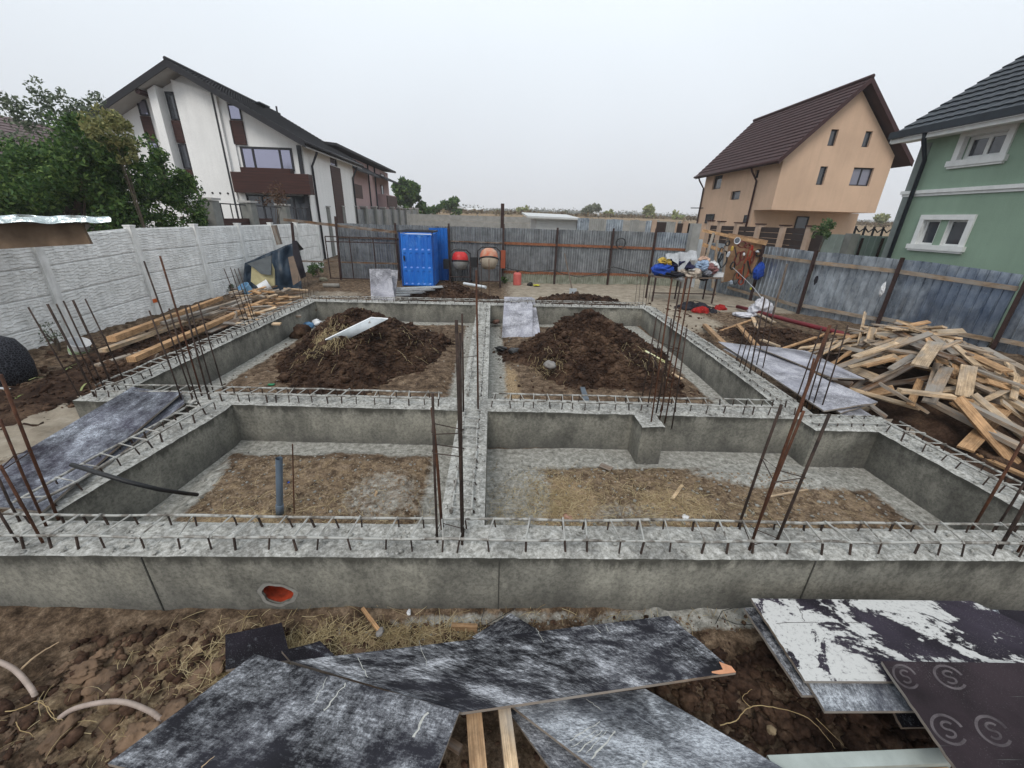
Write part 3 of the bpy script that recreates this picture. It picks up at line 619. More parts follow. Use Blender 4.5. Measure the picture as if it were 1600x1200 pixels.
# ================================================================ PANELS
def panel(label, c, mat, t=.018, group='plywood formwork sheets lying about the site', sag=0.0, nu=14, nv=6, name='plywood_sheet', warp_=.006, cat='plywood sheet', uo=None, edge=None):
    """c: four top corners p00,p10,p11,p01 going round; u runs p00->p10"""
    c = [Vector(p) for p in c]; Lu = ((c[1]-c[0]).length+(c[2]-c[3]).length)/2; Lv = ((c[3]-c[0]).length+(c[2]-c[1]).length)/2
    nrm = (c[1]-c[0]).cross(c[3]-c[0]).normalized()
    if nrm.z < 0: nrm = -nrm; flip = True
    else: flip = False
    ou, ov = uo or (random.uniform(0, 20), random.uniform(0, 20)); sd = random.random()*9
    us = np.linspace(0, 1, nu+1); vs_ = np.linspace(0, 1, nv+1); top_, bot, UV = [], [], []
    for v in vs_:
        for u in us:
            uu, vv = u, v
            if u in (0, 1) or v in (0, 1):    # ragged trimmed edge
                pass
            p = c[0]*(1-uu)*(1-vv)+c[1]*uu*(1-vv)+c[2]*uu*vv+c[3]*(1-uu)*vv
            p = p + nrm*(-sag*4*u*(1-u) + math.sin(u*3+sd)*warp_*math.sin(v*2.5+sd))
            if 0 < u < 1 and v in (0, 1): p = p + (c[3]-c[0]).normalized()*float(vn(np.array([u*14+sd]), np.array([v*3.]))[0]-.5)*.006
            top_.append(p); bot.append(p-nrm*t); UV.append((ou+u*Lu, ov+v*Lv))
    m = MB(); m.v = [tuple(p) for p in top_+bot]; n = len(top_); W_ = nu+1
    def q(a, b, c_, d, uv): 
        f = (a, b, c_, d); uv = list(uv)
        if flip: f = f[::-1]; uv = uv[::-1]
        m.uv[len(m.f)] = uv; m.f.append(f)
    for j in range(nv):
        for i in range(nu):
            a = j*W_+i; k = (a, a+1, a+W_+1, a+W_); q(*k, [UV[z] for z in k]); k2 = (a+n, a+W_+n, a+W_+1+n, a+1+n); q(*k2, [UV[z-n] for z in k2])
    e = MB(); e.v = list(m.v)
    rim = [i for i in range(W_)]+[j*W_+nu for j in range(1, nv+1)]+[nv*W_+i for i in range(nu-1, -1, -1)]+[j*W_ for j in range(nv-1, 0, -1)]
    for a, b in zip(rim, rim[1:]+rim[:1]):
        f = (b, a, a+n, b+n); L = (top_[a]-top_[b]).length; x = UV[a][0]+UV[a][1]; uv = [(x+L, .02), (x, .02), (x, 0), (x+L, 0)]
        if flip: f = f[::-1]; uv = uv[::-1]
        e.uv[len(e.f)] = uv; e.f.append(f)
    # two parts: the filmed faces and the raw edge
    used = sorted({i for f in e.f for i in f}); mp = {a: k for k, a in enumerate(used)}; e.v = [e.v[i] for i in used]; e.f = [tuple(mp[i] for i in f) for f in e.f]
    o = m.build(name, mat); e.build('edge', edge or PLYEDGE, o); PLN[o.name] = (c[0], nrm); return tag(o, label, cat, group)
PLN = {}
def streak(par, px, w, mat, name='slurry_streak', up=.0007):
    p0, n = PLN[par.name]; P_ = []
    for x, y in px:
        d = ray(x, y); o_ = Vector((0, 0, CAMH)); t = (p0-o_).dot(n)/d.dot(n); P_.append(o_+d*t+n*up)
    m = MB(); k_ = len(P_)
    for i, p in enumerate(P_):
        d = (P_[min(i+1, k_-1)]-P_[max(i-1, 0)]).normalized(); s = d.cross(n)*w/2*random.uniform(.5, 1.2); m.v += [tuple(p-s), tuple(p+s)]
        if i: a = 2*i; m.f.append((a-2, a-1, a+1, a))
    m.build(name, mat, par)
def jag(a, b, n=9, j=1.6): return [(a[0]+(b[0]-a[0])*i/n+random.uniform(-j, j), a[1]+(b[1]-a[1])*i/n+random.uniform(-j, j)) for i in range(n+1)]
SLUR = simple('dried_slurry', (.50, .50, .47), (.30, .30, .28), 60, .9, 0, 0); DKJ = simple('dark_joint', (.03, .026, .03), None, 9, .8, 0, 0)
def chip(parent, pts, mat, name='torn_corner', t=.004):
    return MB().poly(pts, (0, 0, -t)).build(name, mat, parent)
p1 = panel('large dark sheet with bluish cement smears at the bottom left of centre', [G(398, 1022, .34), G(718, 1111, .34), G(640, 1320, .36), G(168, 1193, .36)], PLY2, warp_=0)
p2 = panel('long dark sheet lying across the front yard with a torn orange corner', [G(455, 1033, .30), G(722, 1113, .30), G(1150, 1050, .24), G(1045, 962, .20)][::1], PLY1, warp_=0)
for a_, b_, w_ in (((513, 1058), (491, 1099), .003), ((541, 1067), (505, 1111), .007), ((668, 1112), (634, 1172), .010), ((640, 1168), (628, 1200), .012)): streak(p1, jag(a_, b_), w_, SLUR)
for a_, b_, w_ in (((890, 1010), (932, 1078), .003), ((878, 998), (905, 1030), .0025), ((945, 978), (1008, 1070), .003), ((925, 975), (985, 1040), .003), ((560, 1028), (575, 1058), .003), ((838, 983), (852, 1008), .003), ((655, 1003), (668, 1040), .002), ((1005, 1000), (1030, 1030), .002)): streak(p2, jag(a_, b_), w_, SLUR)
q0 = G(1150, 1050, .243); tc = [G(1124, 1034, .243), G(1143, 1041, .2435), G(1150, 1050, .243), G(1128, 1053, .244), G(1113, 1055, .244), G(1112, 1049, .244), G(1130, 1046, .244)]
chip(p2, tc, simple('torn_ply_veneer', (.62, .30, .17), (.42, .20, .11), 20, .9))
panel('pale blue sheet sticking out below the long dark one at bottom centre', [G(800, 1103, .20), G(1008, 1076, .20), G(1232, 1205, .22), G(960, 1225, .22)], PLY3, warp_=0)
p3 = bpy.data.objects['plywood_sheet.002']
for a_, b_, w_ in (((937, 1128), (890, 1158), .004), ((934, 1140), (892, 1168), .003), ((940, 1142), (903, 1176), .004), ((948, 1142), (915, 1178), .003), ((962, 1144), (924, 1186), .007), ((1012, 1188), (1003, 1200), .009), ((915, 1092), (940, 1110), .003)): streak(p3, jag(a_, b_), w_, SLUR)
panel('narrow dark sheet under the pale blue one at bottom centre', [G(792, 1108, .15), G(850, 1108, .15), G(985, 1235, .15), G(885, 1235, .15)], PLY2, nu=6)
panel('small sheet end poking out between the front wall and the long dark sheet', [G(738, 995, .12), G(798, 958, .14), G(842, 985, .12), G(790, 1022, .10)], PLY1, nu=4)
panel('small black broken sheet offcut next to the dry grass', [G(352, 992, .13), G(440, 972, .13), G(455, 1032, .14), G(352, 1046, .13)], PLYD, nu=5)
panel('dark end of a sheet hidden behind the long and the large dark sheets', [G(440, 1018, .22), G(500, 1000, .20), G(560, 1062, .2), G(470, 1050, .22)], PLYD, nu=4)
# right stack
panel('lowest sheet of the right stack with its rounded corner showing', [G(1163, 950, .26), G(1254, 1086, .26), G(1560, 1088, .26), G(1500, 950, .26)], PLY1)
panel('grey-blue sheet second from top in the right stack', [G(1190, 950, .29), G(1290, 1110, .29), G(1640, 1110, .29), G(1560, 952, .29)], PLY3)
pw_ = panel('top sheet of the right stack with big white peeling patches', [G(1174, 935, .32), G(1258, 1064, .32), G(1800, 1066, .32), G(1519, 939, .32)], PLYW, uo=(3.3, 1.2), warp_=0)
for a_, b_, w_ in (((1213, 974), (1345, 973), .004), ((1245, 945), (1258, 972), .004)): streak(pw_, jag(a_, b_), w_, DKJ, 'joint_mark')
panel('dark sheet behind the white patched one at the right edge', [G(1541, 952, .28), G(1600, 1000, .28), G(1760, 1000, .28), G(1640, 955, .28)], PLYD)
panel('thin dark sheet end under the right stack', [G(1392, 1105, .2), G(1411, 1136, .19), G(1560, 1134, .19), G(1520, 1105, .2)], PLYD, nu=5)
pl = panel('dark brown sheet stamped with round emblems at the bottom right corner', [G(1378, 1033, .37), G(1500, 1210, .37), G(1850, 1210, .37), G(1600, 1036, .37)], PLYB, warp_=.0)
LOGO = simple('worn_grey_stamp', (.11, .095, .10), (.028, .021, .025), 16, .7, 0, .0)
def emblem(cx, cy, rx=27, ry=24, sk=16):
    def P_(a, b): return G(cx+a*rx+b*sk, cy+b*ry, .3708)
    m = MB(); K = 36
    def strip(pts, w):
        n = len(m.v)
        for i, (a, b) in enumerate(pts):
            a0, b0 = pts[max(i-1, 0)]; a1, b1 = pts[min(i+1, len(pts)-1)]; dx, dy = a1-a0, b1-b0; l = math.hypot(dx, dy) or 1
            m.v += [tuple(P_(a-dy/l*w/2, b+dx/l*w/2)), tuple(P_(a+dy/l*w/2, b-dx/l*w/2))]
            if i: k = n+2*i; m.f.append((k-2, k-1, k+1, k))
    ring = [(math.cos(2*PI*k/K), math.sin(2*PI*k/K)) for k in range(4, K)]; strip(ring, .20)
    s = [(.36*math.cos(t)+.05, -.27+.27*math.sin(t)) for t in np.linspace(-.35, -PI*1.5, 16)] + [(.36*math.cos(t)-.05, .27+.27*math.sin(t)) for t in np.linspace(-PI/2, PI*.88, 16)]
    strip(s, .17); return m
for (cx, cy, a_, b_, c_) in ((1415, 1057, 17, 18, 9), (1484, 1058, 21, 18, 12), (1482, 1140, 23, 23, 13), (1552, 1142, 23, 23, 14)): emblem(cx, cy, a_, b_, c_).build('stamped_emblem', LOGO, pl)
# left sheets
panel('lower of two sheets over the left wall, its edge showing on the right', [G(150, 738, .50), G(288, 630, .505), G(284, 613, .505), G(200, 640, .50)], PLYL)
panel('upper purplish sheet leaning over the left wall of the near left cell', [G(207, 605, .575), G(284, 612, .575), G(66, 800, .52), G(-90, 780, .36)], PLYL, sag=.01)
# centre and back sheets
panel('upper grey bent sheet sloping into the pit from the back wall', [G(788, 464, .60), YP(784, 527, 8.55), YP(832, 527, 8.55), G(832, 464, .60)], PLYG, sag=-.05, nu=12, nv=5)
panel('lower grey sheet under the bent one beside the right soil heap', [G(806, 466, .555), YP(790, 545, 8.35), YP(846, 534, 8.35), G(835, 466, .555)], PLYG, nu=12, nv=5, sag=-.03)
def board(label, px, Y0, Y1, mat, **k):
    """px: tl,tr,br,bl leaning sheet: bottom at depth Y0, top at Y1"""
    return panel(label, [YP(*px[3], Y0), YP(*px[2], Y0), YP(*px[1], Y1), YP(*px[0], Y1)], mat, **k)
board('pale sheet standing against the blue toilet, nearer one', [(577, 420), (610, 420), (617, 469), (580, 468)], 11.0, 11.5, PLYG)
board('pale narrow sheet standing behind its neighbour at the blue toilet', [(606, 421), (622, 422), (618, 466), (606, 466)], 11.3, 11.8, PLYG)
# right stack of pale lilac sheets
panel('top lilac sheet on the right wall beside the timber heap', [G(1122, 535, .53), G(1196, 541, .60), G(1360, 632, .56), G(1288, 640, .54)], PLYG, warp_=.015)
panel('curled pale sheet lying over the far half of the right sheet stack', [G(1175, 540, .62), G(1262, 548, .66), G(1352, 592, .60), G(1300, 590, .60)], PLYG, warp_=.02)
panel('middle pale sheet in the right sheet stack', [G(1130, 545, .50), G(1190, 545, .50), G(1372, 628, .50), G(1314, 645, .50)], PLYG, warp_=.004)
panel('lowest sheet of the right sheet stack sticking out towards the camera', [G(1240, 610, .47), G(1300, 610, .47), G(1366, 652, .46), G(1330, 655, .46)], PLYG, nu=6)
# foam board on the mound
fb = panel('white foam board resting on top of the left soil heap', [G(508, 530, .62), G(541, 529, .60), G(606, 497, .98), G(580, 495, .95)], simple('white_foam', (.50, .54, .57), (.28, .31, .33), 4, .7), .03, None, name='foam_board', cat='foam board', edge=WHITEP, nu=8)
# ================================================================ TIMBER
def plank(label, a, b, w=.10, h=.025, mat=None, group='loose boards of the timber heap', up=(0, 0, 1), cat='board', name='wooden_board'):
    o = MB().beam(a, b, w, h, up).build(name, mat or WW); return tag(o, label, cat, group)
def pk(label, pa, za, pb, zb, **k): return plank(label, G(*pa, za), G(*pb, zb), **k)
FG = 'timbers under the front sheets'
pk('orange planed timber under the front sheets at bottom centre', (738, 1085), .22, (752, 1260), .20, w=.075, h=.05, mat=WN, group=FG)
pk('pale timber right of the orange one under the front sheets', (785, 1085), .22, (806, 1260), .20, w=.060, h=.05, mat=WP, group=FG)
pk('thin timber strip left of the orange one, crossing under the sheets', (640, 1120), .10, (720, 1172), .10, w=.035, h=.03, mat=WB, group=FG)
pk('short brown brick-sized block against the foot of the front wall', (706, 979), .0, (746, 981), .0, w=.03, h=.04, mat=WN, group=FG, name='wood_block', cat='wood block')
# left long timbers
LG = 'long timbers along the left wall'
pk('brightest long squared timber lying low along the left wall', (205, 562), .35, (430, 463), .15, w=.12, h=.08, mat=WN, group=LG)
pk('upper long timber in the left pile with its sawn end to the camera', (174, 530), .48, (345, 466), .18, w=.12, h=.09, mat=WN, group=LG)
pk('short low timber below the sawn end in the left pile', (160, 548), .28, (300, 500), .20, w=.12, h=.06, mat=WP, group=LG)
pk('grey timber running under the others in the left pile', (150, 572), .2, (318, 520), .15, w=.10, h=.05, mat=WW, group=LG)
pk('grey weathered board leaning at the back of the left pile', (255, 505), .42, (372, 470), .30, w=.12, h=.05, mat=WW, group=LG)
pk('thin long board crossing the far end of the left pile', (330, 492), .3, (392, 468), .3, w=.09, h=.04, mat=WW, group=LG)
pk('weathered board beside the marked fence post in the left pile', (290, 500), .30, (365, 480), .3, w=.1, h=.04, mat=WW, group=LG)
pk('knotty grey timber behind the brightest one in the left pile', (262, 540), .22, (420, 478), .12, w=.08, h=.05, mat=WW, group=LG)
pk('brown plank lying flat beside the left wall cage', (350, 505), .2, (440, 478), .2, w=.14, h=.02, mat=WB, group=LG)
pk('reddish plank end near the left wall cage', (325, 520), .2, (375, 500), .2, w=.12, h=.02, mat=WB, group=LG)
pk('thin stake standing askew by the left wall cage', (232, 575), .05, (247, 553), .35, w=.025, h=.025, mat=WB, group=LG)
rnd = random.Random(5)
for i in range(85):
    cx, cy = rnd.uniform(365, 468), rnd.uniform(448, 508)
    if cy > 520-.35*(cx-380): cy -= 14
    z = rnd.uniform(.05, .48)*(1-abs(cx-410)/90*.6); a = G(cx, cy, z); t = rnd.gauss(.6, .9); L = rnd.uniform(.25, .85); d = Vector((math.cos(t), math.sin(t), rnd.uniform(-.25, .25)))*L/2
    plank('broken offcut in the small pile of boards by the dark tarpaulin heap', a-d, a+d, rnd.uniform(.05, .13), rnd.uniform(.02, .045), rnd.choice((WN, WW, WP, WB, WW)), 'offcuts by the tarpaulin', (rnd.uniform(-.4, .4), rnd.uniform(-.4, .4), 1))
# main heap
def heap_h(x, y):
    d = Vector((x, y)) - Vector((6.55, 5.55)); ax = Vector((.55, .84)); u = d.dot(ax)/2.4; v = d.dot(Vector((ax.y, -ax.x)))/1.45
    return .98*max(0, 1-(u*u+v*v))**.75
core = MB(); xx, yy = np.meshgrid(np.linspace(4.2, 9.2, 50), np.linspace(3, 8.4, 50)); hh = np.vectorize(lambda a, b: max(-.2, heap_h(a, b)*.62-.08))(xx, yy)
core.grid(np.stack([xx, yy, hh+(fbm(xx*6, yy*6, 3, 2)-.5)*.12], -1)); tag(core.build('dark_gap_fill', SOIL, None, (6.5, 5.5, 0), True), 'dark filler mesh added inside the timber heap as shade between the boards', None, None, 'stuff')  # dark mesh added below the boards to stand for shade in the gaps
rnd = random.Random(77); FILL = 'short board jumbled in the big timber heap by the metal fence'
cnt = 0
while cnt < 190:
    x, y = rnd.gauss(6.5, .95), rnd.gauss(5.6, 1.15); h = heap_h(x, y)
    if h <= .03: continue
    cnt += 1; z = h*(1 if cnt > 70 else rnd.uniform(.3, .95))+rnd.uniform(-.05, .08); t = rnd.uniform(0, PI) if cnt > 50 else rnd.gauss(2.6, .3); L = rnd.choice((.4, .5, .6, .75, .9, 1.1, 1.3)) if cnt > 50 else rnd.uniform(.9, 1.6)
    dx = Vector((math.cos(t), math.sin(t), 0)); e = .15; sl = (heap_h(x+dx.x*e, y+dx.y*e)-heap_h(x-dx.x*e, y-dx.y*e))/(2*e)
    d = Vector((dx.x, dx.y, sl*.7+rnd.uniform(-.22, .22))).normalized()*L/2; gxs = (heap_h(x+e, y)-heap_h(x-e, y))/(2*e); gys = (heap_h(x, y+e)-heap_h(x, y-e))/(2*e)
    plank(FILL, Vector((x, y, z))-d, Vector((x, y, z))+d, rnd.uniform(.06, .14), rnd.uniform(.018, .03), rnd.choice((WP, WW, WW, WN, WP, WB, WP)), up=(-gxs*.8+rnd.uniform(-.35, .35), -gys*.8+rnd.uniform(-.35, .35), 1))
HG = 'long boards around the timber heap'
pk('bright orange plank lying alone on the soil in front of the heap', (1508, 702), .22, (1568, 640), .50, w=.14, h=.025, mat=WN, group=HG)
pk('long board reaching from the heap middle down to the right edge', (1455, 628), .50, (1640, 722), .28, w=.13, h=.045, mat=WW, group=HG)
pk('long board just above the lone orange plank', (1508, 630), .58, (1650, 700), .38, w=.13, h=.045, mat=WW, group=HG)
pk('thick board at the far right running towards the fence post', (1520, 592), .66, (1660, 672), .48, w=.13, h=.05, mat=WP, group=HG)
pk('thick grey beam leaning at the right end of the heap by the last post', (1535, 545), .75, (1650, 605), .55, w=.14, h=.06, mat=WW, group=HG)
pk('lower weathered board along the right end of the heap', (1535, 582), .62, (1650, 632), .48, w=.12, h=.03, mat=WW, group=HG)
pk('wide flat board in the middle of the heap pointing at the camera', (1436, 572), .92, (1462, 535), 1.05, w=.16, h=.025, mat=WP, group=HG)
pk('wide grooved board hanging down the heap front', (1505, 620), .62, (1514, 572), .90, w=.15, h=.025, mat=WP, group=HG)
pk('upright sliver of board standing at the far end of the heap', (1341, 540), .7, (1352, 488), 1.15, w=.05, h=.02, mat=WP, group=HG, up=(0, -1, 0))
pk('board stood on edge beside the upright sliver', (1357, 540), .75, (1364, 512), 1.02, w=.14, h=.02, mat=WP, group=HG, up=(0, -1, .2))
pk('long thin board lying at the foot of the heap near the sheet stack', (1382, 642), .12, (1470, 652), .12, w=.07, h=.03, mat=WN, group=HG)
pk('board above the thin one at the foot of the heap', (1382, 634), .2, (1412, 630), .2, w=.08, h=.03, mat=WN, group=HG)
pk('diagonal board on the left shoulder of the heap', (1336, 558), .85, (1400, 536), 1.0, w=.10, h=.025, mat=WP, group=HG)
pk('straight board lying flat on the near shoulder of the heap', (1405, 610), .72, (1490, 620), .70, w=.08, h=.04, mat=WP, group=HG)
pk('slanting board below the straight one on the near shoulder', (1376, 600), .68, (1448, 643), .42, w=.12, h=.03, mat=WW, group=HG)
pk('long strip along the outside of the right wall at the picture edge', (1500, 700), .12, (1640, 760), .2, w=.07, h=.03, mat=WN, group=HG)
pk('short torn brown board at the corner of the sheet stack', (1358, 632), .4, (1385, 652), .3, w=.12, h=.02, mat=WB, group=HG)
MGp = 'boards between the table and the sheet stack'
pk('thick board lying beside the right wall before the red bags', (1101, 508), .12, (1130, 537), .35, w=.10, h=.07, mat=WN, group=MGp)
pk('thin board pointing at the thick one beside the right wall', (1126, 517), .06, (1174, 500), .10, w=.06, h=.03, mat=WN, group=MGp)
pk('knobbly board touching the top edge of the sheet stack', (1153, 508), .15, (1182, 541), .45, w=.09, h=.05, mat=WN, group=MGp)
pk('broken board crossing the dark soil by the white sacking', (1176, 496), .1, (1184, 515), .12, w=.09, h=.03, mat=WP, group=MGp)
pk('flat board beside the broken one by the white sacking', (1185, 490), .14, (1210, 504), .10, w=.10, h=.03, mat=WP, group=MGp)
pk('long narrow board over the dark soil to the red pipe', (1220, 546), .2, (1290, 522), .2, w=.06, h=.03, mat=WN, group=MGp)
pk('small board lying flat on the stack edge by the bars', (1190, 531), .45, (1216, 541), .5, w=.08, h=.03, mat=WP, group=MGp)
pk('board at the far foot of the heap along the fence', (1300, 521), .3, (1350, 528), .35, w=.09, h=.03, mat=WN, group=MGp)
# metal studs
mt = thing('metal_stud_bundle', G(665, 455, .3), 'bundle of galvanised metal studs lying by the blue toilet', 'metal studs')
for k in range(4):
    a = G(617, 463-k*3.6, .22+k*.10); b = G(714, 460-k*4.0, .22+k*.10)
    m = MB(); m.beam(a, b, .10, .004); n_ = (b-a).normalized().cross(Vector((0, 0, 1)))*.05
    for s_ in (-1, 1): m.beam(a+n_*s_+Vector((0, 0, .02)), b+n_*s_+Vector((0, 0, .02)), .004, .045)
    m.build('stud', GALVL, mt)
tag(MB().tube([G(725, 443, .35), G(759, 449, .35)], .05, 10).build('pipe_offcut', GALVL), 'short light pipe on the soil behind the back wall', 'pipe')
pf = thing('metal_channel', G(1340, 1180, .2), 'pale galvanised channel with rust at the bottom right', 'metal channel')
a, b = G(1205, 1192, .20), G(1480, 1180, .20); m = MB(); m.beam(a, b, .055, .003)
n_ = (b-a).normalized().cross(Vector((0, 0, 1)))
for s_ in (-1, 1): m.beam(a+n_*.0275*s_-Vector((0, 0, .02)), b+n_*.0275*s_-Vector((0, 0, .02)), .003, .04)
m.build('profile', simple('dull_zinc', (.42, .46, .44), (.28, .31, .29), 4, .6, .3), pf)
MB().beam(a-Vector((-.01, .055, .025)), b-Vector((.02, .05, .025)), .035, .004).build('rusty_flange', simple('rusty_zinc', (.42, .33, .20), (.28, .13, .06), 14, .8), pf)

# ================================================================ PIPES AND HOSES
b0 = G(434, 812, .02); pp = thing('drain_pipe', b0, 'grey plastic drain pipe standing in the near left cell', 'pipe'); t0 = YP(436, 716, b0.y)
GP = simple('grey_pvc', (.13, .17, .22), (.09, .12, .16), 6, .45, 0, .1); b1 = b0-Vector((0, 0, .1)); ax = (t0-b1)
tb = MB(); tb.tube([b1, t0], .0265, 20, False); tb.tube([t0, b1+ax*.97], .0235, 20, False); tb.build('tube', GP, pp, smooth=True)
MB().tube([b1+ax*.2, b1+ax*.36, b1+ax*.365], [.031, .031, .028], 20).build('socket', GP, pp, smooth=True)
pts = [G(112, 726, .60), G(150, 738, .60), G(200, 753, .56), G(250, 765, .42), G(290, 771, .22), G(308, 773, .13)]
hs = MB().tube(pts, .017, 12).build('black_hose', BLK, smooth=True); tag(hs, 'black conduit lying over the left wall into the near left cell', 'conduit')
CORR = simple('corrugated_conduit', (.42, .34, .30), (.25, .20, .17), 10, .6, 0, 0)
def corr(label, px, r=.012, ring=.0045):
    P_ = [G(*p[:2], p[2]) for p in px]; pts = []
    for i in range(len(P_)-1):
        a0, a1, a2, a3 = P_[max(i-1, 0)], P_[i], P_[i+1], P_[min(i+2, len(P_)-1)]
        n = max(2, int((a2-a1).length/.0035))
        for k in range(n):
            t = k/n; pts.append(.5*((2*a1)+(a2-a0)*t+(2*a0-5*a1+4*a2-a3)*t*t+(3*a1-a0-3*a2+a3)*t**3))
    rs = [r+(.0012 if (i//2) % 2 else 0) for i in range(len(pts))]
    return tag(MB().tube(pts, rs, 12).build('corrugated_conduit', CORR, smooth=True), label, 'conduit', 'corrugated conduits in the near left clay')
corr('thick pinkish conduit arching over the clay beside the large dark sheet', [(85, 1128, -.06), (120, 1106, .04), (185, 1096, .09), (235, 1112, .07), (262, 1135, .0)])
corr('brown conduit curving down at the left edge of the yard', [(-12, 1030, .06), (22, 1046, .07), (50, 1078, .05), (60, 1105, -.06)])
TW = simple('pale_root', (.42, .32, .17), (.30, .21, .10), 9, .8, 0, 0)
def twig(label, px, r=.003, cat='twig', mat=TW, name='twig'):
    Q = [G(*p[:2], p[2]) for p in px]; P_ = []
    for i in range(len(Q)-1):
        a0, a1, a2, a3 = Q[max(i-1, 0)], Q[i], Q[i+1], Q[min(i+2, len(Q)-1)]
        for k in range(6): t = k/6; P_.append(.5*((2*a1)+(a2-a0)*t+(2*a0-5*a1+4*a2-a3)*t*t+(3*a1-a0-3*a2+a3)*t**3)+Vector((random.gauss(0, .0015), random.gauss(0, .0015), random.gauss(0, .001))))
    P_.append(Q[-1]); return tag(MB().tube(P_, [r*(1-.6*i/len(P_)) for i in range(len(P_))], 5).build(name, mat), label, cat)
twig('long pale root curling over the dark earth below the right stack', [(1125, 1133, .02), (1150, 1125, .05), (1172, 1105, .05), (1215, 1106, .05), (1262, 1122, .04), (1290, 1150, .03), (1305, 1170, .0)], .0025)
twig('pale root loop near the torn sheet corner', [(1172, 1104, .05), (1160, 1090, .05), (1175, 1077, .05)], .0018)
twig('straight straw beside the pale root on the right', [(1275, 1122, .06), (1318, 1165, .03)], .0016)
twig('flat pale wood sliver on the clay at the left edge', [(30, 1048, .06), (60, 1022, .07), (92, 1003, .07)], .006, 'wood sliver', WP, 'wood_sliver')
twig('pale root tangle in the lower left corner', [(0, 1112, .02), (30, 1108, .05), (62, 1095, .06), (80, 1120, .05), (98, 1125, .04)], .0025)
twig('forked pale root at the bottom left', [(25, 1128, .04), (32, 1142, .03), (45, 1145, .03), (55, 1152, .0)], .002)
twig('thin root running between the two conduits', [(60, 1096, .07), (78, 1108, .06), (88, 1128, .03)], .0022)
twig('small straw lying on the large dark sheet', [(315, 1199, .368), (335, 1182, .366)], .0025, 'straw', WP, 'straw_stalk')
pk('sliver of fresh wood on the floor of the near right cell, left one', (1050, 780), .08, (1066, 758), .08, w=.03, h=.008, mat=WP, group=None, name='wood_sliver', cat='wood sliver')
pk('long thin lath lying on the floor of the near right cell', (1203, 776), .08, (1262, 765), .08, w=.022, h=.012, mat=WP, group=None, name='wood_lath', cat='lath')
pk('narrow stick on the floor near the white stone', (1018, 787), .07, (1045, 805), .07, w=.018, h=.012, mat=WW, group=None, name='wood_stick', cat='stick')
pk('brown chip of board below the pier in the near right cell', (938, 726), .05, (956, 733), .05, w=.08, h=.01, mat=WB, group=None, name='wood_chip', cat='wood chip')
pk('pale chip of wood standing in the near left cell', (586, 775), .08, (589, 768), .12, w=.03, h=.008, mat=WP, group=None, name='wood_chip', cat='wood chip')
pk('orange handle-like stick leaning at the front wall foot', (566, 950), .10, (592, 985), .03, w=.020, h=.018, mat=WN, group=None, name='wood_stick', cat='stick')
def stone(label, px, z, s, mat, name='stone', cat='stone', seed=1, flat=.7):
    o = clods(name, [tuple(G(*px, z))], [s], mat, 3, None, tuple(G(*px, z)), flat, .3, smooth=True); return tag(o, label, cat)
stone('white lump of plaster at the foot of the front wall', (639, 958), .02, .020, WHITEP); GST = simple('grey_stone', (.25, .24, .23), (.15, .14, .135), 8)
stone('white stone on the floor of the near right cell', (1071, 811), .06, .035, WHITEP); stone('pinkish chunk behind the front wall cage', (887, 810), .06, .05, simple('pink_brick', (.42, .24, .18), (.3, .17, .13), 12))
stone('grey mortar lump on the straw in the near right cell', (886, 782), .05, .065, GST, 'mortar_lump', 'mortar', flat=.3); stone('smaller grey mortar lump behind the larger one', (872, 767), .05, .045, GST, 'mortar_lump', 'mortar', flat=.3)
stone('yellowish stone on the dark earth at bottom right', (1205, 1142), .03, .02, simple('ochre_stone', (.28, .21, .13), (.16, .12, .07), 9)); stone('flat grey stone beside the stick at the front wall', (594, 988), .05, .028, GST, flat=.4)
stone('grey block on the front slope of the right soil heap', (858, 571), .28, .10, GST, 'cement_block', 'cement block'); stone('large dark boulder of clay at the left end of the left heap', (470, 524), .06, .22, SOILM, 'clay_boulder', 'clay lump')
stone('small white lump on the lower slope of the left heap', (447, 570), .06, .05, WHITEP, 'white_litter', 'litter'); stone('round grey stone in the back yard by the gate', (506, 438), .05, .14, simple('mossy_stone', (.30, .28, .2), (.2, .19, .13), 8))
tag(MB().tube([G(505, 446, .08), G(530, 446, .08)], .07, 14).build('pipe_offcut', simple('concrete_pipe', (.30, .28, .25), (.2, .19, .17), 9), smooth=True), 'short grey pipe lying on the yard near the gate', 'pipe')
tag(MB().beam(G(910, 606, .1), G(916, 625, .38), .07, .03).build('metal_offcut', simple('steel_blue', (.22, .27, .32), (.14, .17, .2), 5, .4, .5)), 'blue-grey metal offcut at the foot of the right soil heap', 'metal offcut')
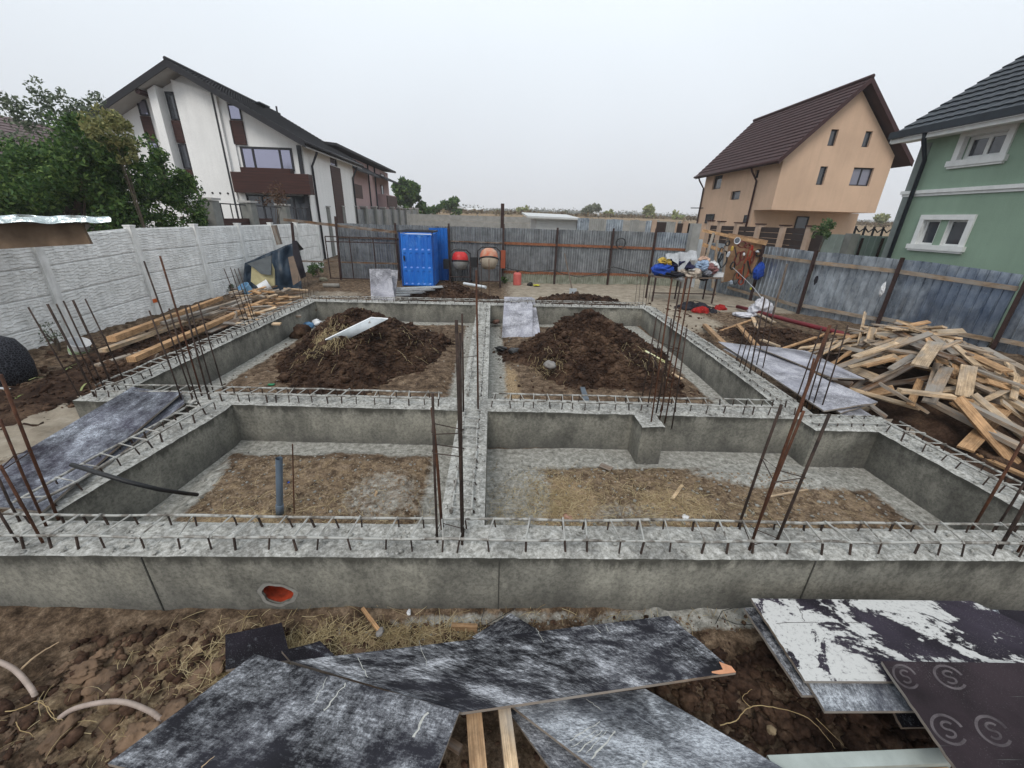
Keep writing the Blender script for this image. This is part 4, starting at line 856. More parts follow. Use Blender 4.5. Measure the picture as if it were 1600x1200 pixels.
# ================================================================ GENERIC WALL / WINDOW TOOLS
def P3(ax, c, u, z): return Vector((u, c, z)) if ax == 'y' else Vector((c, u, z))
def pts_on(ax, c, px): return [YP(*p, c) if ax == 'y' else XP(*p, c) for p in px]
def uz(ax, v): return (v.x, v.z) if ax == 'y' else (v.y, v.z)
def rect_of(ax, c, px):
    """tl,tr,br,bl pixels -> (u0,u1,z0,z1)"""
    q = [uz(ax, v) for v in pts_on(ax, c, px)]; ul = (q[0][0]+q[3][0])/2; ur = (q[1][0]+q[2][0])/2
    return min(ul, ur), max(ul, ur), (q[2][1]+q[3][1])/2, (q[0][1]+q[1][1])/2
def wall_poly(m, ax, c, outer, holes=(), depth=.12, inn=1):
    """flat wall with openings and reveals; inn=+1 the inside is towards +axis"""
    loops = [[Vector((u, z, 0)) for u, z in outer]] + [[Vector((h[0], h[2], 0)), Vector((h[1], h[2], 0)), Vector((h[1], h[3], 0)), Vector((h[0], h[3], 0))] for h in holes]
    flat = [p for l in loops for p in l]; tr = geometry.tessellate_polygon(loops)
    m.add([P3(ax, c, p.x, p.y) for p in flat], [tuple(t) for t in tr])
    for l in loops[1:]:
        for i in range(4):
            a, b = l[i], l[(i+1) % 4]; m.add([P3(ax, c, a.x, a.y), P3(ax, c, b.x, b.y), P3(ax, c+inn*depth, b.x, b.y), P3(ax, c+inn*depth, a.x, a.y)], [(0, 1, 2, 3)])
def rbox(m, ax, c0, c1, u0, u1, z0, z1):
    a, b = P3(ax, c0, u0, z0), P3(ax, c1, u1, z1); return m.bb(a, b)
def window(parent, ax, c, r, frame, glass, fw=.06, mull=(), inn=1, dep=.10, label=None):
    u0, u1, z0, z1 = r; m = MB(); a, b = c+inn*(dep-.05), c+inn*dep
    rbox(m, ax, a, b, u0, u0+fw, z0, z1); rbox(m, ax, a, b, u1-fw, u1, z0, z1); rbox(m, ax, a, b, u0+fw, u1-fw, z0, z0+fw); rbox(m, ax, a, b, u0+fw, u1-fw, z1-fw, z1)
    for k in mull: x = u0+(u1-u0)*k; rbox(m, ax, a, b, x-fw*.5, x+fw*.5, z0+fw, z1-fw)
    w = thing('window', P3(ax, c, (u0+u1)/2, z0), None, None); w.parent = parent; w.location = Vector(w.location)-Vector(ORG[parent.name])
    m.build('frame', frame, w); rbox(MB(), ax, c+inn*(dep-.02), c+inn*(dep-.01), u0+fw*.8, u1-fw*.8, z0+fw*.8, z1-fw*.8).build('pane', glass, w)
    return w
def tile_roof(name, c, mat, parent, rows, cols, step=.03, wave=.02, th=.0, sub=3, kind='tile'):
    """c: eave-left, eave-right, ridge-right, ridge-left. real stepped tiles"""
    c = [Vector(p) for p in c]; n = (c[1]-c[0]).cross(c[3]-c[0]).normalized()
    if n.z < 0: n = -n
    us = np.linspace(0, 1, cols*sub+1); vs_ = []
    for k in range(rows): vs_ += [(k+.001)/rows, (k+.999)/rows]
    P_ = np.zeros((len(vs_), len(us), 3))
    for j, v in enumerate(vs_):
        fr = (j % 2); hgt = step*(1-fr)
        for i, u in enumerate(us):
            p = c[0]*(1-u)*(1-v)+c[1]*u*(1-v)+c[2]*u*v+c[3]*(1-u)*v
            p = p + n*(hgt+wave*abs(math.sin(PI*u*cols)))
            P_[j, i] = p
    m = MB(); m.grid(P_); return m.build(name, mat, parent)
def cyl_pipe(parent, pts, r, mat, name='downpipe'): return MB().tube(pts, r, 8).build(name, mat, parent, smooth=True)
WSTUC = m_render('white_render', (.84, .84, .83), .92); BRCLAD = N('brown_cladding', .6); co_ = BRCLAD.co(); w_ = BRCLAD.n('TexWave', bands_direction='Z'); w_.inputs['Scale'].default_value = 2.6; BRCLAD.l(co_, w_.inputs[0])
BRCLAD.color(BRCLAD.mix(BRCLAD.ramp(w_.outputs['Fac'], [(.0, .35), (.12, 1.0)]), (.012, .006, .005), BRCLAD.ramp(BRCLAD.noise(BRCLAD.co(sc=(.3, .3, 4)), 3, 5), [(.3, (.030, .010, .008)), (.7, (.058, .019, .014))]))); BRCLAD = BRCLAD.m
DFRAME = simple('anthracite_frame', (.028, .028, .034), (.02, .02, .025), 5, .5, 0, 0); SOFF = simple('pale_soffit', (.44, .43, .41), (.36, .35, .34), 2, .9, 0, .1)
RDARK = simple('charcoal_tiles', (.024, .024, .029), (.015, .015, .018), 3, .75, 0, .2, .003); RBR = simple('dark_brown_tiles', (.050, .022, .022), (.032, .014, .015), 3, .75, 0, .2); RBLU = simple('slate_blue_tiles', (.022, .030, .040), (.013, .017, .023), 3, .55, 0, .2)
SKYG = N('reflecting_glass', .12, .75, .8); SKYG.color((.34, .34, .44)); SKYG = SKYG.m
# ================================================================ WHITE HOUSE (left)
YF = 24.0; hw = thing('white_house', (-13, 27, 0), 'white modern house with brown cladding strips and dark gable roof behind the panel wall', 'house')
roofF = 23.0; ap = YP(258, 93, roofF); ev = YP(476, 221, roofF); slope = (ap.z-ev.z)/(ev.x-ap.x)
le = Vector((ap.x-(ev.x-ap.x)*.98, roofF, ap.z-slope*(ev.x-ap.x)*.98)); farR = XP(435, 168, ap.x).y; farE = XP(566, 250, ev.x).y
def rz(x, d=0.0): return ap.z - slope*abs(x-ap.x) - d
XR = YP(474, 240, YF).x
body = MB(); xl = le.x+.8; wall_poly(body, 'y', YF, [(xl, -.3), (XR, -.3), (XR, rz(XR, .28)), (ap.x, rz(ap.x, .28)), (xl, rz(xl, .28))])
farY = min(farR, farE)-.6
sidew = MB(); holes = [rect_of('x', XR, [(516, 246), (527, 249), (527, 260), (516, 258)])]
wall_poly(sidew, 'x', XR, [(YF, -.3), (farY, -.3), (farY, rz(XR, .28)), (YF, rz(XR, .28))], holes, .1, -1)
body.v += []; body.build('gable_wall', WSTUC, hw); sidew.build('side_wall', WSTUC, hw)
window(hw, 'x', XR, holes[0], DFRAME, SKYG, .05, (), -1)
def slab(name, px, c0, c1, mat, ax='y'):
    q = pts_on(ax, c0, px); d = (0, c1-c0, 0) if ax == 'y' else (c1-c0, 0, 0); return MB().poly(q, d).build(name, mat, hw)
# projecting piers follow the rake
def pierx(pa, pb, yy):
    a, b = YP(*pa, yy).x, YP(*pb, yy).x; m = MB(); m.poly([Vector((a, yy, -.3)), Vector((b, yy, -.3)), Vector((b, yy, rz(b, .3))), Vector((a, yy, rz(a, .3)))], (0, YF-yy-.003, 0)); m.build('pier', WSTUC, hw)
pierx((232, 150), (245, 150), 23.45); pierx((270, 140), (340, 165), 23.75); pierx((339, 190), (360, 190), 23.9)
MB().bb((YP(338, 190, 23.7).x, 23.72, -.3), (YP(340.5, 190, 23.7).x, 23.749, rz(YP(338, 190, 23.7).x, .35))).build('gutter_line', DFRAME, hw)
def strip(px, mat, name, yy=23.93, th=.06): return MB().poly(pts_on('y', yy, px), (0, th, 0)).build(name, mat, hw)
def vstrip(xa, xb, segs, yc=23.9, gl=None):
    """vertical window/cladding strip between world x; segs: (ztop,zbottom,kind)"""
    for zt, zb, kd in segs:
        if kd == 'b': MB().bb((xa, yc, zb), (xb, yc+.08, zt)).build('cladding', BRCLAD, hw)
        else: window(hw, 'y', yc, (xa, xb, zb, zt), DFRAME, gl or SKYG, .06, (), 1, .09)
def Z_(x, y): return YP(x, y, YF).z
vstrip(YP(216, 165, YF).x, YP(231, 165, YF).x, [(Z_(222, 156), Z_(226, 181), 'w'), (Z_(226, 182), Z_(233, 220), 'b'), (Z_(233, 221), Z_(245, 258), 'w'), (Z_(245, 259), Z_(262, 296), 'b')])
vstrip(YP(263, 160, YF).x, YP(276, 160, YF).x, [(Z_(268, 144), Z_(275, 188), 'w'), (Z_(275, 189), Z_(283, 224), 'b'), (Z_(283, 225), Z_(295, 264), 'w'), (Z_(295, 265), Z_(306, 298), 'b')], 23.86, GLASS)
x0, x1 = YP(357, 175, YF).x, YP(377, 175, YF).x
window(hw, 'y', 23.9, (x0, x1, Z_(366, 188), Z_(363, 163)), DFRAME, SKYG, .06, (), 1, .09); MB().bb((x0, 23.9, Z_(370, 226)), (x1, 23.98, Z_(366, 189))).build('cladding', BRCLAD, hw)
r = rect_of('y', 23.8, [(372, 227), (453, 231), (458, 266), (378, 265)]); window(hw, 'y', 23.8, (r[0], r[1], r[2], r[3]), DFRAME, SKYG, .1, (.24, .76), 1, .19)
bx0, bx1 = YP(363, 285, 23.5).x, YP(484, 290, 23.5).x; MB().bb((bx0, 23.5, YP(420, 302, 23.5).z), (bx1, YF-.002, YP(420, 270, 23.5).z)).build('cladding', BRCLAD, hw)
MB().bb((bx0+.5, 23.55, YP(420, 270, 23.5).z+.003), (bx1-.9, YF-.002, YP(410, 262, 23.5).z)).build('cladding', BRCLAD, hw)
window(hw, 'y', 23.9, (YP(386, 310, YF).x, XR-.05, .1, YP(420, 303, 23.9).z-.05), DFRAME, GLASS, .08, (.25, .5, .75), 1, .09)
for k in range(4): MB().tube([YP(320+k*12, 301+k*.4, 23.72), YP(320+k*12, 301+k*.4, 23.78)], .05, 10).build('vent', BLK, hw)
MB().bb((XR-.25, 23.86, -.2), (XR-.08, 23.98, rz(XR-.1, .4))).build('corner_strip', DFRAME, hw)
# side wall strips and pipes
r = rect_of('x', XR, [(517, 260), (530, 262), (537, 318), (521, 316)]); MB().bb((XR, r[0], -.2), (XR+.05, r[1], r[3])).build('cladding', BRCLAD, hw)
r = rect_of('x', XR, [(552, 287), (558, 288), (560, 310), (553, 309)]); MB().bb((XR, r[0], r[2]), (XR+.05, r[1]+1, r[3])).build('cladding', BRCLAD, hw)
for px in ((484, 250, 494, 330), (548, 265, 553, 330)):
    y = XP(px[0], px[1], XR).y; zt = rz(ev.x, .2); cyl_pipe(hw, [(ev.x-.1, y, zt+.05), (ev.x-.15, y, zt-.1), (XR+.08, y, zt-.7), (XR+.08, y, 0)], .06, DFRAME)
cyl_pipe(hw, [(ev.x+.02, roofF, ev.z-.05), (ev.x+.02, farE, ev.z-.05)], .07, DFRAME, 'gutter')
rp = thing('roof', (ap.x, YF, 5), None, None); rp.parent = hw; rp.location = Vector(rp.location)-Vector(ORG[hw.name])
tile_roof('tiles', [ev, (ev.x, farE, ev.z), (ap.x, farR, ap.z), ap], RDARK, rp, 24, 46, .03, .02); tile_roof('tiles', [(le.x, farR-1, le.z), le, ap, (ap.x, farR, ap.z)], RDARK, rp, 24, 46, .03, .02)
so = MB()
for s_, q in ((1, ev), (-1, le)): so.poly([Vector((ap.x, roofF+.04, ap.z-.24)), Vector((q.x-s_*.05, roofF+.04, q.z-.24)), Vector((q.x-s_*.05, (farE if s_ > 0 else farR)-.1, q.z-.24)), Vector((ap.x, farR-.1, ap.z-.24))], (0, 0, .05))
so.build('soffit', SOFF, rp); fs = MB()
for q in (ev, le): fs.poly([Vector((ap.x, roofF, ap.z+.03)), Vector((q.x, roofF, q.z+.03)), Vector((q.x, roofF, q.z-.27)), Vector((ap.x, roofF, ap.z-.27))], (0, .05, 0))
fs.build('fascia', RDARK, rp); MB().tube([Vector((ap.x, roofF, ap.z+.05)), Vector((ap.x, farR, ap.z+.05))], .09, 8).build('ridge', RDARK, rp)
MB().tube([(ap.x, farR-.3, ap.z), (ap.x, farR-.3, ap.z+.45)], .06, 8).build('flue', DFRAME, rp)
MB().beam(XP(398, 160, ap.x+.6)+Vector((0, 0, .0)), XP(415, 168, ap.x+.9), .8, .06).build('skylight', GLASS, rp)
for k in (.12, .32): x = ap.x-(ap.x-le.x)*k*1.6-.6; MB().beam((x, roofF+.1, rz(x, .34)), (x+.9, roofF+.1, rz(x+.9, .34)) if 0 else (x+.02, YF, rz(x, .34)), .18, .18).build('rafter_end', RBR, rp)
# ================================================================ PINK HOUSE
hp = thing('pink_house', (-12, 40, 0), 'pinkish house with layered dark canopies behind the white house', 'house'); PINK = simple('dusty_pink_render', (.42, .30, .29), (.36, .25, .25), 1.5, .9, 0, .1)
XK = -11.0; y0, y1 = XP(556, 260, XK).y, XP(606, 275, XK).y; zt = XP(606, 271, XK).z; yc = y1-1.5
m = MB(); m.bb((-20, y0-4, -.3), (XK, y1, zt)); m.build('wall', PINK, hp)
m = MB(); m.poly([Vector((XK+.7, y0-6, zt+.1)), Vector((XK+.7, y1+.8, zt+.1)), Vector((-15.5, y1+.8, zt+.5)), Vector((-15.5, y0-6, zt+.5))], (0, 0, .16)); m.build('roof', RDARK, hp)
zc = XP(590, 283, XK).z; a0, a1 = XP(556, 275, XK+.9).y, XP(592, 282, XK+.9).y; m = MB(); m.poly([Vector((XK+1.0, a0, zc)), Vector((XK+1.0, a1, zc)), Vector((XK, a1, zc+.6)), Vector((XK, a0, zc+.6))], (0, 0, .14)); m.build('canopy', RDARK, hp)
b0_, b1_ = XP(600, 290, XK+1).y, XP(622, 290, XK+1).y; zb = XP(620, 289, XK+1).z; m = MB(); m.poly([Vector((XK+1.3, b0_, zb)), Vector((XK+1.3, b1_, zb)), Vector((XK-1, b1_, zb+.9)), Vector((XK-1, b0_, zb+.9))], (0, 0, .16)); m.build('canopy', RDARK, hp)
MB().bb((XK-2, b0_+1, -.3), (XK+.9, b1_-1, zb-1.1)).build('annex', PINK, hp); MB().bb((XK+.9, b0_+1, zb-2.2), (XK+1.0, b1_-1, zb-1.2)).build('balcony_rail', BRCLAD, hp)
MB().bb((XK-2, b0_+1.5, zb-1.1), (XK-.2, b1_-1, zb+.3)).build('upper_annex', PINK, hp)
for px in ((586, 290), (577, 300)): y = XP(*px, XK).y; cyl_pipe(hp, [(XK+.08, y, 0), (XK+.08, y, zt)], .06, DFRAME)
window(hp, 'x', XK, rect_of('x', XK, [(594, 271), (600, 273), (600, 279), (594, 277)]), BRCLAD, GLASS, .06, (), -1, -.03); window(hp, 'x', XK, rect_of('x', XK, [(595, 289), (598, 290), (599, 305), (595, 304)]), BRCLAD, GLASS, .06, (), -1, -.03)
# ================================================================ BROWN ROOFED HOUSE far left
hb = thing('brown_roofed_house', (-26, 26, 0), 'house with purplish brown roof mostly hidden behind the big shrub', 'house')
MB().bb((-34, 22, 0), (-25.5, 32, 4.6)).build('wall', simple('beige_render', (.40, .35, .30), None, 2), hb)
e0, e1 = YP(62, 205, 21), YP(0, 165, 21); tile_roof('roof', [(-22.5, 20, 3.9), (-22.5, 34, 3.9), (-28.5, 34, 7.2), (-28.5, 20, 7.2)], simple('purple_brown_tiles', (.13, .085, .085), (.08, .05, .05), 3, .6), hb, 18, 30); MB().bb((-28.6, 20.2, 3.8), (-28.4, 33.8, 7.1)).build('ridge_wall', RBR, hb)
# ================================================================ TAN HOUSE
YT = 22.0; ht = thing('tan_house', (16, 26, 0), 'tan rendered house with steep brown tiled roof and overhanging upper storey', 'house'); TAN = m_render('tan_render', (.61, .43, .31))
apT = YP(1364, 121, YT-.5); evT = YP(1218, 249, YT-.5); reT = YP(1428, 253, YT-.5); sl = (apT.z-evT.z)/(apT.x-evT.x); sr = (apT.z-reT.z)/(reT.x-apT.x)
def rt(x): return apT.z-(sl*(apT.x-x) if x < apT.x else sr*(x-apT.x))-.3
xa, xb = YP(1223, 255, YT).x, YP(1382, 290, YT).x; zb_ = YP(1280, 330, YT).z
farT = XP(1087, 273, evT.x).y; farA = XP(1178, 189, apT.x).y
wT = [rect_of('y', YT, q) for q in ([(1299, 202), (1311, 202), (1304, 228), (1293, 228)], [(1353, 205), (1364, 205), (1357, 230), (1346, 230)], [(1283, 260), (1294, 260), (1286, 289), (1274, 289)], [(1335, 262), (1366, 262), (1358, 291), (1326, 290)])]
m = MB(); wall_poly(m, 'y', YT, [(xa, zb_), (xb, zb_), (xb, rt(xb)), (apT.x, rt(apT.x)), (xa, rt(xa))], wT, .15)
m.poly([Vector((xa, YT+.005, zb_)), Vector((xb, YT+.005, zb_)), Vector((xb, YT+1.6, zb_)), Vector((xa, YT+1.6, zb_))]); m.build('gable_wall', TAN, ht)
for q in wT[:3]: window(ht, 'y', YT, q, DFRAME, GLASS, .05, (), 1, .15)
window(ht, 'y', YT, wT[3], DFRAME, GLASSL, .06, (.5,), 1, .15)
wS = [rect_of('x', xa, q) for q in ([(1116, 275), (1129, 273), (1126, 294), (1112, 297)], [(1143, 299), (1157, 298), (1155, 311), (1140, 313)], [(1180, 266), (1187, 265), (1184, 278), (1178, 279)])]
wS = [(a, b, c_, d) for a, b, c_, d in wS]
m = MB(); wall_poly(m, 'x', xa, [(YT, zb_), (YT+1.5, zb_), (YT+1.5, -.3), (farT-.5, -.3), (farT-.5, rt(xa)), (YT, rt(xa))], [h for h in wS], .15)
m.bb((xa+.1, farT-.6, -.3), (xb, farT-.5, rt(xa))); m.bb((xb-.1, YT+.02, zb_), (xb, farT-.7, rt(xb))); m.build('side_wall', TAN, ht)
for q in wS: window(ht, 'x', xa, q, DFRAME, GLASS, .05, (), 1, .15)
m = MB(); gY = YT+1.5; m.bb((xa+.01, gY, -.3), (YP(1342, 335, gY).x, gY+.2, zb_-.003)); m.build('ground_floor_wall', TAN, ht)
window(ht, 'y', gY, (YP(1243, 345, gY).x, YP(1262, 345, gY).x, .3, YP(1250, 338, gY).z), DFRAME, GLASS, .06, (), 1, -.02)
for q in ([(1104, 334), (1116, 335), (1116, 349), (1103, 349)], [(1164, 336), (1171, 336), (1170, 348), (1163, 348)]): window(ht, 'x', xa, rect_of('x', xa, q), DFRAME, GLASS, .05, (), 1, -.02)
rp = thing('roof', apT, None, None); rp.parent = ht; rp.location = Vector(rp.location)-Vector(ORG[ht.name])
evF = Vector((evT.x, farT, evT.z)); apF = Vector((apT.x, farA, apT.z))
tile_roof('tiles', [evF, evT, apT, apF], RBR, rp, 17, 48, .035, .012); tile_roof('tiles', [reT, (reT.x, farT, reT.z), apF, apT], RBR, rp, 17, 48, .035, .012)
fs = MB()
for q in (evT, reT): fs.poly([apT+Vector((0, 0, .05)), q+Vector((0, 0, .05)), q-Vector((0, 0, .2)), apT-Vector((0, 0, .2))], (0, .05, 0))
fs.build('fascia', RBR, rp); so = MB()
for q in (evT, reT): so.poly([apT+Vector((0, .04, -.16)), q+Vector((0, .04, -.16)), Vector((q.x, farT-.05, q.z-.16)), Vector((apT.x, farA-.05, apT.z-.16))], (0, 0, .04))
so.build('soffit', RBR, rp); MB().tube([apT+Vector((0, 0, .06)), apF+Vector((0, 0, .06))], .09, 8).build('ridge', RBR, rp)
for px in ((1130, 262), (1160, 258), (1185, 253), (1200, 250), (1225, 240)): q = XP(px[0], px[1]-6, evT.x+.9); MB().beam(q+Vector((0, -.6, .12)), q+Vector((0, .6, .12)), .03, .08).build('snow_guard', RBR, rp)
for yy in (XP(1188, 265, xa).y, farT-.55): cyl_pipe(ht, [(evT.x, yy, evT.z-.1), (evT.x+.1, yy, evT.z-.3), (xa-.07, yy, evT.z-.75), (xa-.07, yy, 0)], .05, RBR)
cyl_pipe(ht, [(evT.x-.05, YT-.5, evT.z-.05), (evT.x-.05, farT, evT.z-.05)], .07, RBR, 'gutter')
MB().beam(XP(1080, 325, xa), XP(1099, 325, xa), .08, .06).build('sign_arm', DFRAME, ht)
# ================================================================ GREEN HOUSE
XG = 12.5; hg = thing('green_house', (15, 8, 0), 'green rendered house with white window surrounds and slate roof at the right edge', 'house'); GRN = m_render('sage_green_render', (.27, .37, .285), .84)
GYA = XP(1414, 303, XG).y; zE = 4.82
wG = [rect_of('x', XG, [(1508, 212), (1576, 204), (1566, 243), (1500, 250)]), rect_of('x', XG, [(1445, 344), (1470, 343), (1457, 382), (1432, 382)]), rect_of('x', XG, [(1482, 344), (1514, 343), (1501, 385), (1468, 384)])]
m = MB(); wall_poly(m, 'x', XG, [(1.0, -.3), (GYA, -.3), (GYA, zE+.2), (1.0, zE+.2)], wG, .2, 1); m.bb((XG+.01, GYA-.2, -.3), (20, GYA, zE+.2)); m.build('wall', GRN, hg)
WTR = simple('white_window_trim', (.72, .73, .72), (.60, .61, .60), 5, .6, 0, .05)
window(hg, 'x', XG, wG[0], WTR, GLASS, .09, (.5,), 1, .18); window(hg, 'x', XG, wG[1], WTR, GLASS, .05, (), 1, .13); window(hg, 'x', XG, wG[2], WTR, GLASS, .05, (), 1, .13)
for q in wG:
    m = MB(); m.bb((XG+.002, q[1]-.012, q[2]), (XG+.075, q[1]-.001, q[3])); m.bb((XG+.002, q[0]+.001, q[2]), (XG+.125, q[0]+.012, q[3])); m.bb((XG+.002, q[0]+.013, q[2]+.001), (XG+.125, q[1]-.013, q[2]+.012)); m.bb((XG+.002, q[0]+.013, q[3]-.012), (XG+.125, q[1]-.013, q[3]-.001)); m.build('window_reveal', WTR, hg)
def surround(u0, u1, z0, z1, w=.12, pr_=.05, sill=True):
    m = MB(); x0 = XG-pr_
    for a in ((u0-w, u0, z0, z1), (u1, u1+w, z0, z1)): m.bb((x0, a[0], a[2]), (XG, a[1], a[3]))
    m.bb((x0-.005, u0-w, z1), (XG, u1+w, z1+w)); m.bb((x0-.05, u0-w-.06, z0-w), (XG, u1+w+.06, z0)); m.bb((x0-.02, u0-w-.02, z0-w-.05), (XG, u1+w+.02, z0-w-.002)); m.build('window_surround', WTR, hg)
surround(wG[0][0], wG[0][1], wG[0][2], wG[0][3], .14)
surround(wG[2][0], wG[1][1], min(wG[1][2], wG[2][2]), max(wG[1][3], wG[2][3]), .13)
zc = XP(1414, 303, XG).z; m = MB(); m.bb((XG-.08, 1.0, zc-.02), (XG, GYA+.08, zc+.07)); m.bb((XG-.04, 1.0, zc-.09), (XG, GYA+.04, zc-.022)); m.build('cornice', WTR, hg)
MB().bb((XG-.02, GYA-.28, -.2), (XG, GYA+.02, zE)).build('corner_strip', simple('grey_green_strip', (.20, .23, .22), None, 3), hg)
eL = XP(1395, 211, XG-.55); eR = Vector((XG-.55, 1.0, eL.z)); sz = eL.z
rise = 4.2; run = 4.6; e2 = YP(1600, 86, eL.y); kk = (e2.z-eL.z)/(e2.x-eL.x)
rp = thing('roof', eL, None, None); rp.parent = hg; rp.location = Vector(rp.location)-Vector(ORG[hg.name])
tile_roof('tiles', [eR, eL, Vector((eL.x+run, eL.y, eL.z+kk*run)), Vector((eL.x+run, 1.0, eL.z+kk*run))], RBLU, rp, 16, 46, .035, .018, sub=4)
MB().bb((XG-.64, 1.0, eL.z-.12), (XG-.52, eL.y+.02, eL.z+.055)).build('gutter', RBLU, rp)
m = MB(); m.bb((XG-.53, 1.0, eL.z-.24), (XG-.45, eL.y, eL.z-.125)); m.bb((XG-.45, 1.0, eL.z-.20), (XG-.003, eL.y-.01, eL.z-.14)); m.build('fascia', WTR, rp)
m = MB(); m.poly([eL+Vector((0, -.02, -.02)), Vector((eL.x+run, eL.y-.02, eL.z+kk*run-.02)), Vector((eL.x+run, eL.y-.02, eL.z+kk*run-.22)), eL+Vector((0, -.02, -.22))], (0, .04, 0)); m.build('verge_board', WTR, rp)
yy = GYA-.30; cyl_pipe(hg, [(XG-.55, yy-.2, eL.z-.08), (XG-.5, yy-.2, eL.z-.3), (XG-.12, yy-.05, eL.z-.75), (XG-.12, yy-.05, 0)], .055, RBLU)
rbox(MB(), 'x', XG-.03, XG, 7.35, 7.6, 1.2, 1.6).build('utility_box', WTR, hg)

# ================================================================ LEFT CONCRETE PANEL WALL
m = N('painted_concrete_panels', .9, 0, .15); co_ = m.co(); m.color(m.mix(1.0, m.ramp(m.noise(co_, 2.2, 7, .65), [(.35, (.68, .68, .66)), (.62, (.86, .86, .845))]), m.ramp(m.noise(m.co(sc=(1, 1, .3)), 9, 5, .7), [(.3, .78), (.6, 1.05)]), 'MULTIPLY')); m.bump(m.noise(co_, 45, 6, .7), .5, .006); PANC = m.m
m = N('grey_concrete_panels', .9, 0, .15); co_ = m.co(); m.color(m.ramp(m.noise(co_, 2.2, 7, .65), [(.3, (.20, .20, .19)), (.65, (.30, .30, .29))])); PANG = m.m
def relief(L, Hh, seed=0, nu=96, nv=30):
    u = np.linspace(0, L, nu); v = np.linspace(0, Hh, nv); U, V_ = np.meshgrid(u, v)
    S_t = lambda t, s_: (lambda i_, f_: _hash(i_, i_*0+7, s_)*(1-sst(.72, 1, f_))+_hash(i_+1, i_*0+7, s_)*sst(.72, 1, f_))(np.floor(t).astype(np.int64), t-np.floor(t)); vv = V_ + .07*S_t(U*4.5+V_*2.5, seed+3)+.05*S_t(U*9.7-V_*4, seed+9); row = np.floor(vv/.060); fr_ = vv/.060-row
    uu = U*4.4 + row*1.37+V_*2+.5*vn(row, row*0+3., seed); colm = np.floor(uu); h = _hash(colm.astype(np.int64), row.astype(np.int64), seed+5)
    d = (h*.010+.009)*(1-.75*fr_)*sst(0, .14, fr_)+.004*vn(U*24, V_*24, seed); e = np.minimum.reduce([U, L-U, V_, Hh-V_]); return U, V_, d*sst(0, .02, e)
def panel_wall(label, posts, zb, hgt, mat, rows=4, name='concrete_panel_wall', detailed=True, seed=0, face=(1, 0)):
    """posts: list of (x,y,z ground)"""
    t = thing(name, (posts[0][0], posts[0][1], zb), label, 'wall')
    for i, p in enumerate(posts):
        o = MB(); o.box((p[0], p[1], p[2]+hgt/2+.02), (.15, .15, hgt+.04)); o.box((p[0], p[1], p[2]+hgt+.055), (.17, .17, .03)); o.build('post', PANC if mat is PANC else mat, t)
        if i+1 == len(posts): break
        q = posts[i+1]; a = Vector(p); b = Vector(q); d = b-a; L = d.length; d.normalize(); nn = Vector((d.y, -d.x, 0)).normalized()
        if nn.x*face[0]+nn.y*face[1] < 0: nn = -nn
        for r_ in range(rows):
            hr = hgt/rows; m = MB()
            if detailed:
                U, V_, D_ = relief(L, hr-.016, seed+r_*7+i*13); P_ = np.zeros(U.shape+(3,))
                for k in range(3): P_[..., k] = a[k]+d[k]*U+nn[k]*(D_+.015)
                P_[..., 2] += r_*hr+V_; m.grid(P_)
                m.beam(a+Vector((0, 0, r_*hr+hr/2))+nn*-.01, b+Vector((0, 0, r_*hr+hr/2))+nn*-.01, .03, hr-.004)
            else: m.beam(a+Vector((0, 0, r_*hr+hr/2)), b+Vector((0, 0, r_*hr+hr/2)), .05, hr-.012)
            m.build('panel', mat, t)
    return t
ys = [2.0, 4.05, 6.1, 8.15, 10.35, 12.5, 14.6, 16.7, 18.8, 20.9]
panel_wall('white stone-patterned concrete panel wall along the left side', [(-8.42, y, -.02 if y > 9 else -.12-.05*(9-y)/4) for y in ys], 0, 2.05, PANC, 4)
o = MB().box((-8.335, 10.33, .36), (.012, .14, .09)); tag(o.build('orange_mark', simple('orange_paint', (.65, .14, .03), None, 5)), 'orange paint mark on a post of the white panel wall', 'paint mark')
fz = .62; fp = [YP(x, 336, 40).x for x in (637, 664, 695, 729, 762, 795, 828)]; nx0 = fp[0]
panel_wall('long grey concrete panel wall across the far end of the neighbouring plots', [(nx0+i*2.12, 40, fz) for i in range(13)], fz, 2.05, PANG, 4, detailed=False, face=(0, -1))
# pillars and railing of the white house plot
PIL = simple('grey_render_pillar', (.24, .24, .225), (.16, .165, .155), 3, .9)
wf = thing('pillar_fence', (-10, 17, 0), 'grey pillar fence with black railings in front of the white house', 'fence')
pxs = [(325, 308), (386, 313), (441, 318), (507, 321), (531, 321), (552, 321), (568, 322), (584, 322), (598, 323), (612, 323), (622, 324), (632, 325), (642, 325), (651, 325)]
prev = None
for i, (x, y) in enumerate(pxs):
    q = XP(x, y, -9.9); w = .42; m = MB(); m.box((q.x, q.y, q.z/2-.1), (w, w, q.z)); m.build('pillar', PIL, wf); MB().box((q.x, q.y, q.z-.05), (w+.1, w+.1, .07)).build('cap', SOFF, wf)
    if prev is not None:
        if i < 6:
            m = MB(); n_ = max(3, int((q.y-prev.y)/.5))
            for k in range(1, n_): yk = prev.y+(q.y-prev.y)*k/n_; m.box((q.x, yk, q.z-.75), (.03, .03, 1.2))
            for dz in (.18, 1.3): m.beam((q.x, prev.y+.2, prev.z-dz), (q.x, q.y-.2, q.z-dz), .04, .04)
            m.build('railing', DFRAME, wf)
        else: MB().bb((q.x-.03, prev.y+.2, 0), (q.x+.03, q.y-.2, q.z-.25)).build('infill', GALVD, wf)
    prev = q
q = XP(325, 308, -9.9); MB().bb((-9.95, q.y+.3, 0), (-9.85, q.y+4, 2.2)).build('low_wall', BRCLAD, wf)
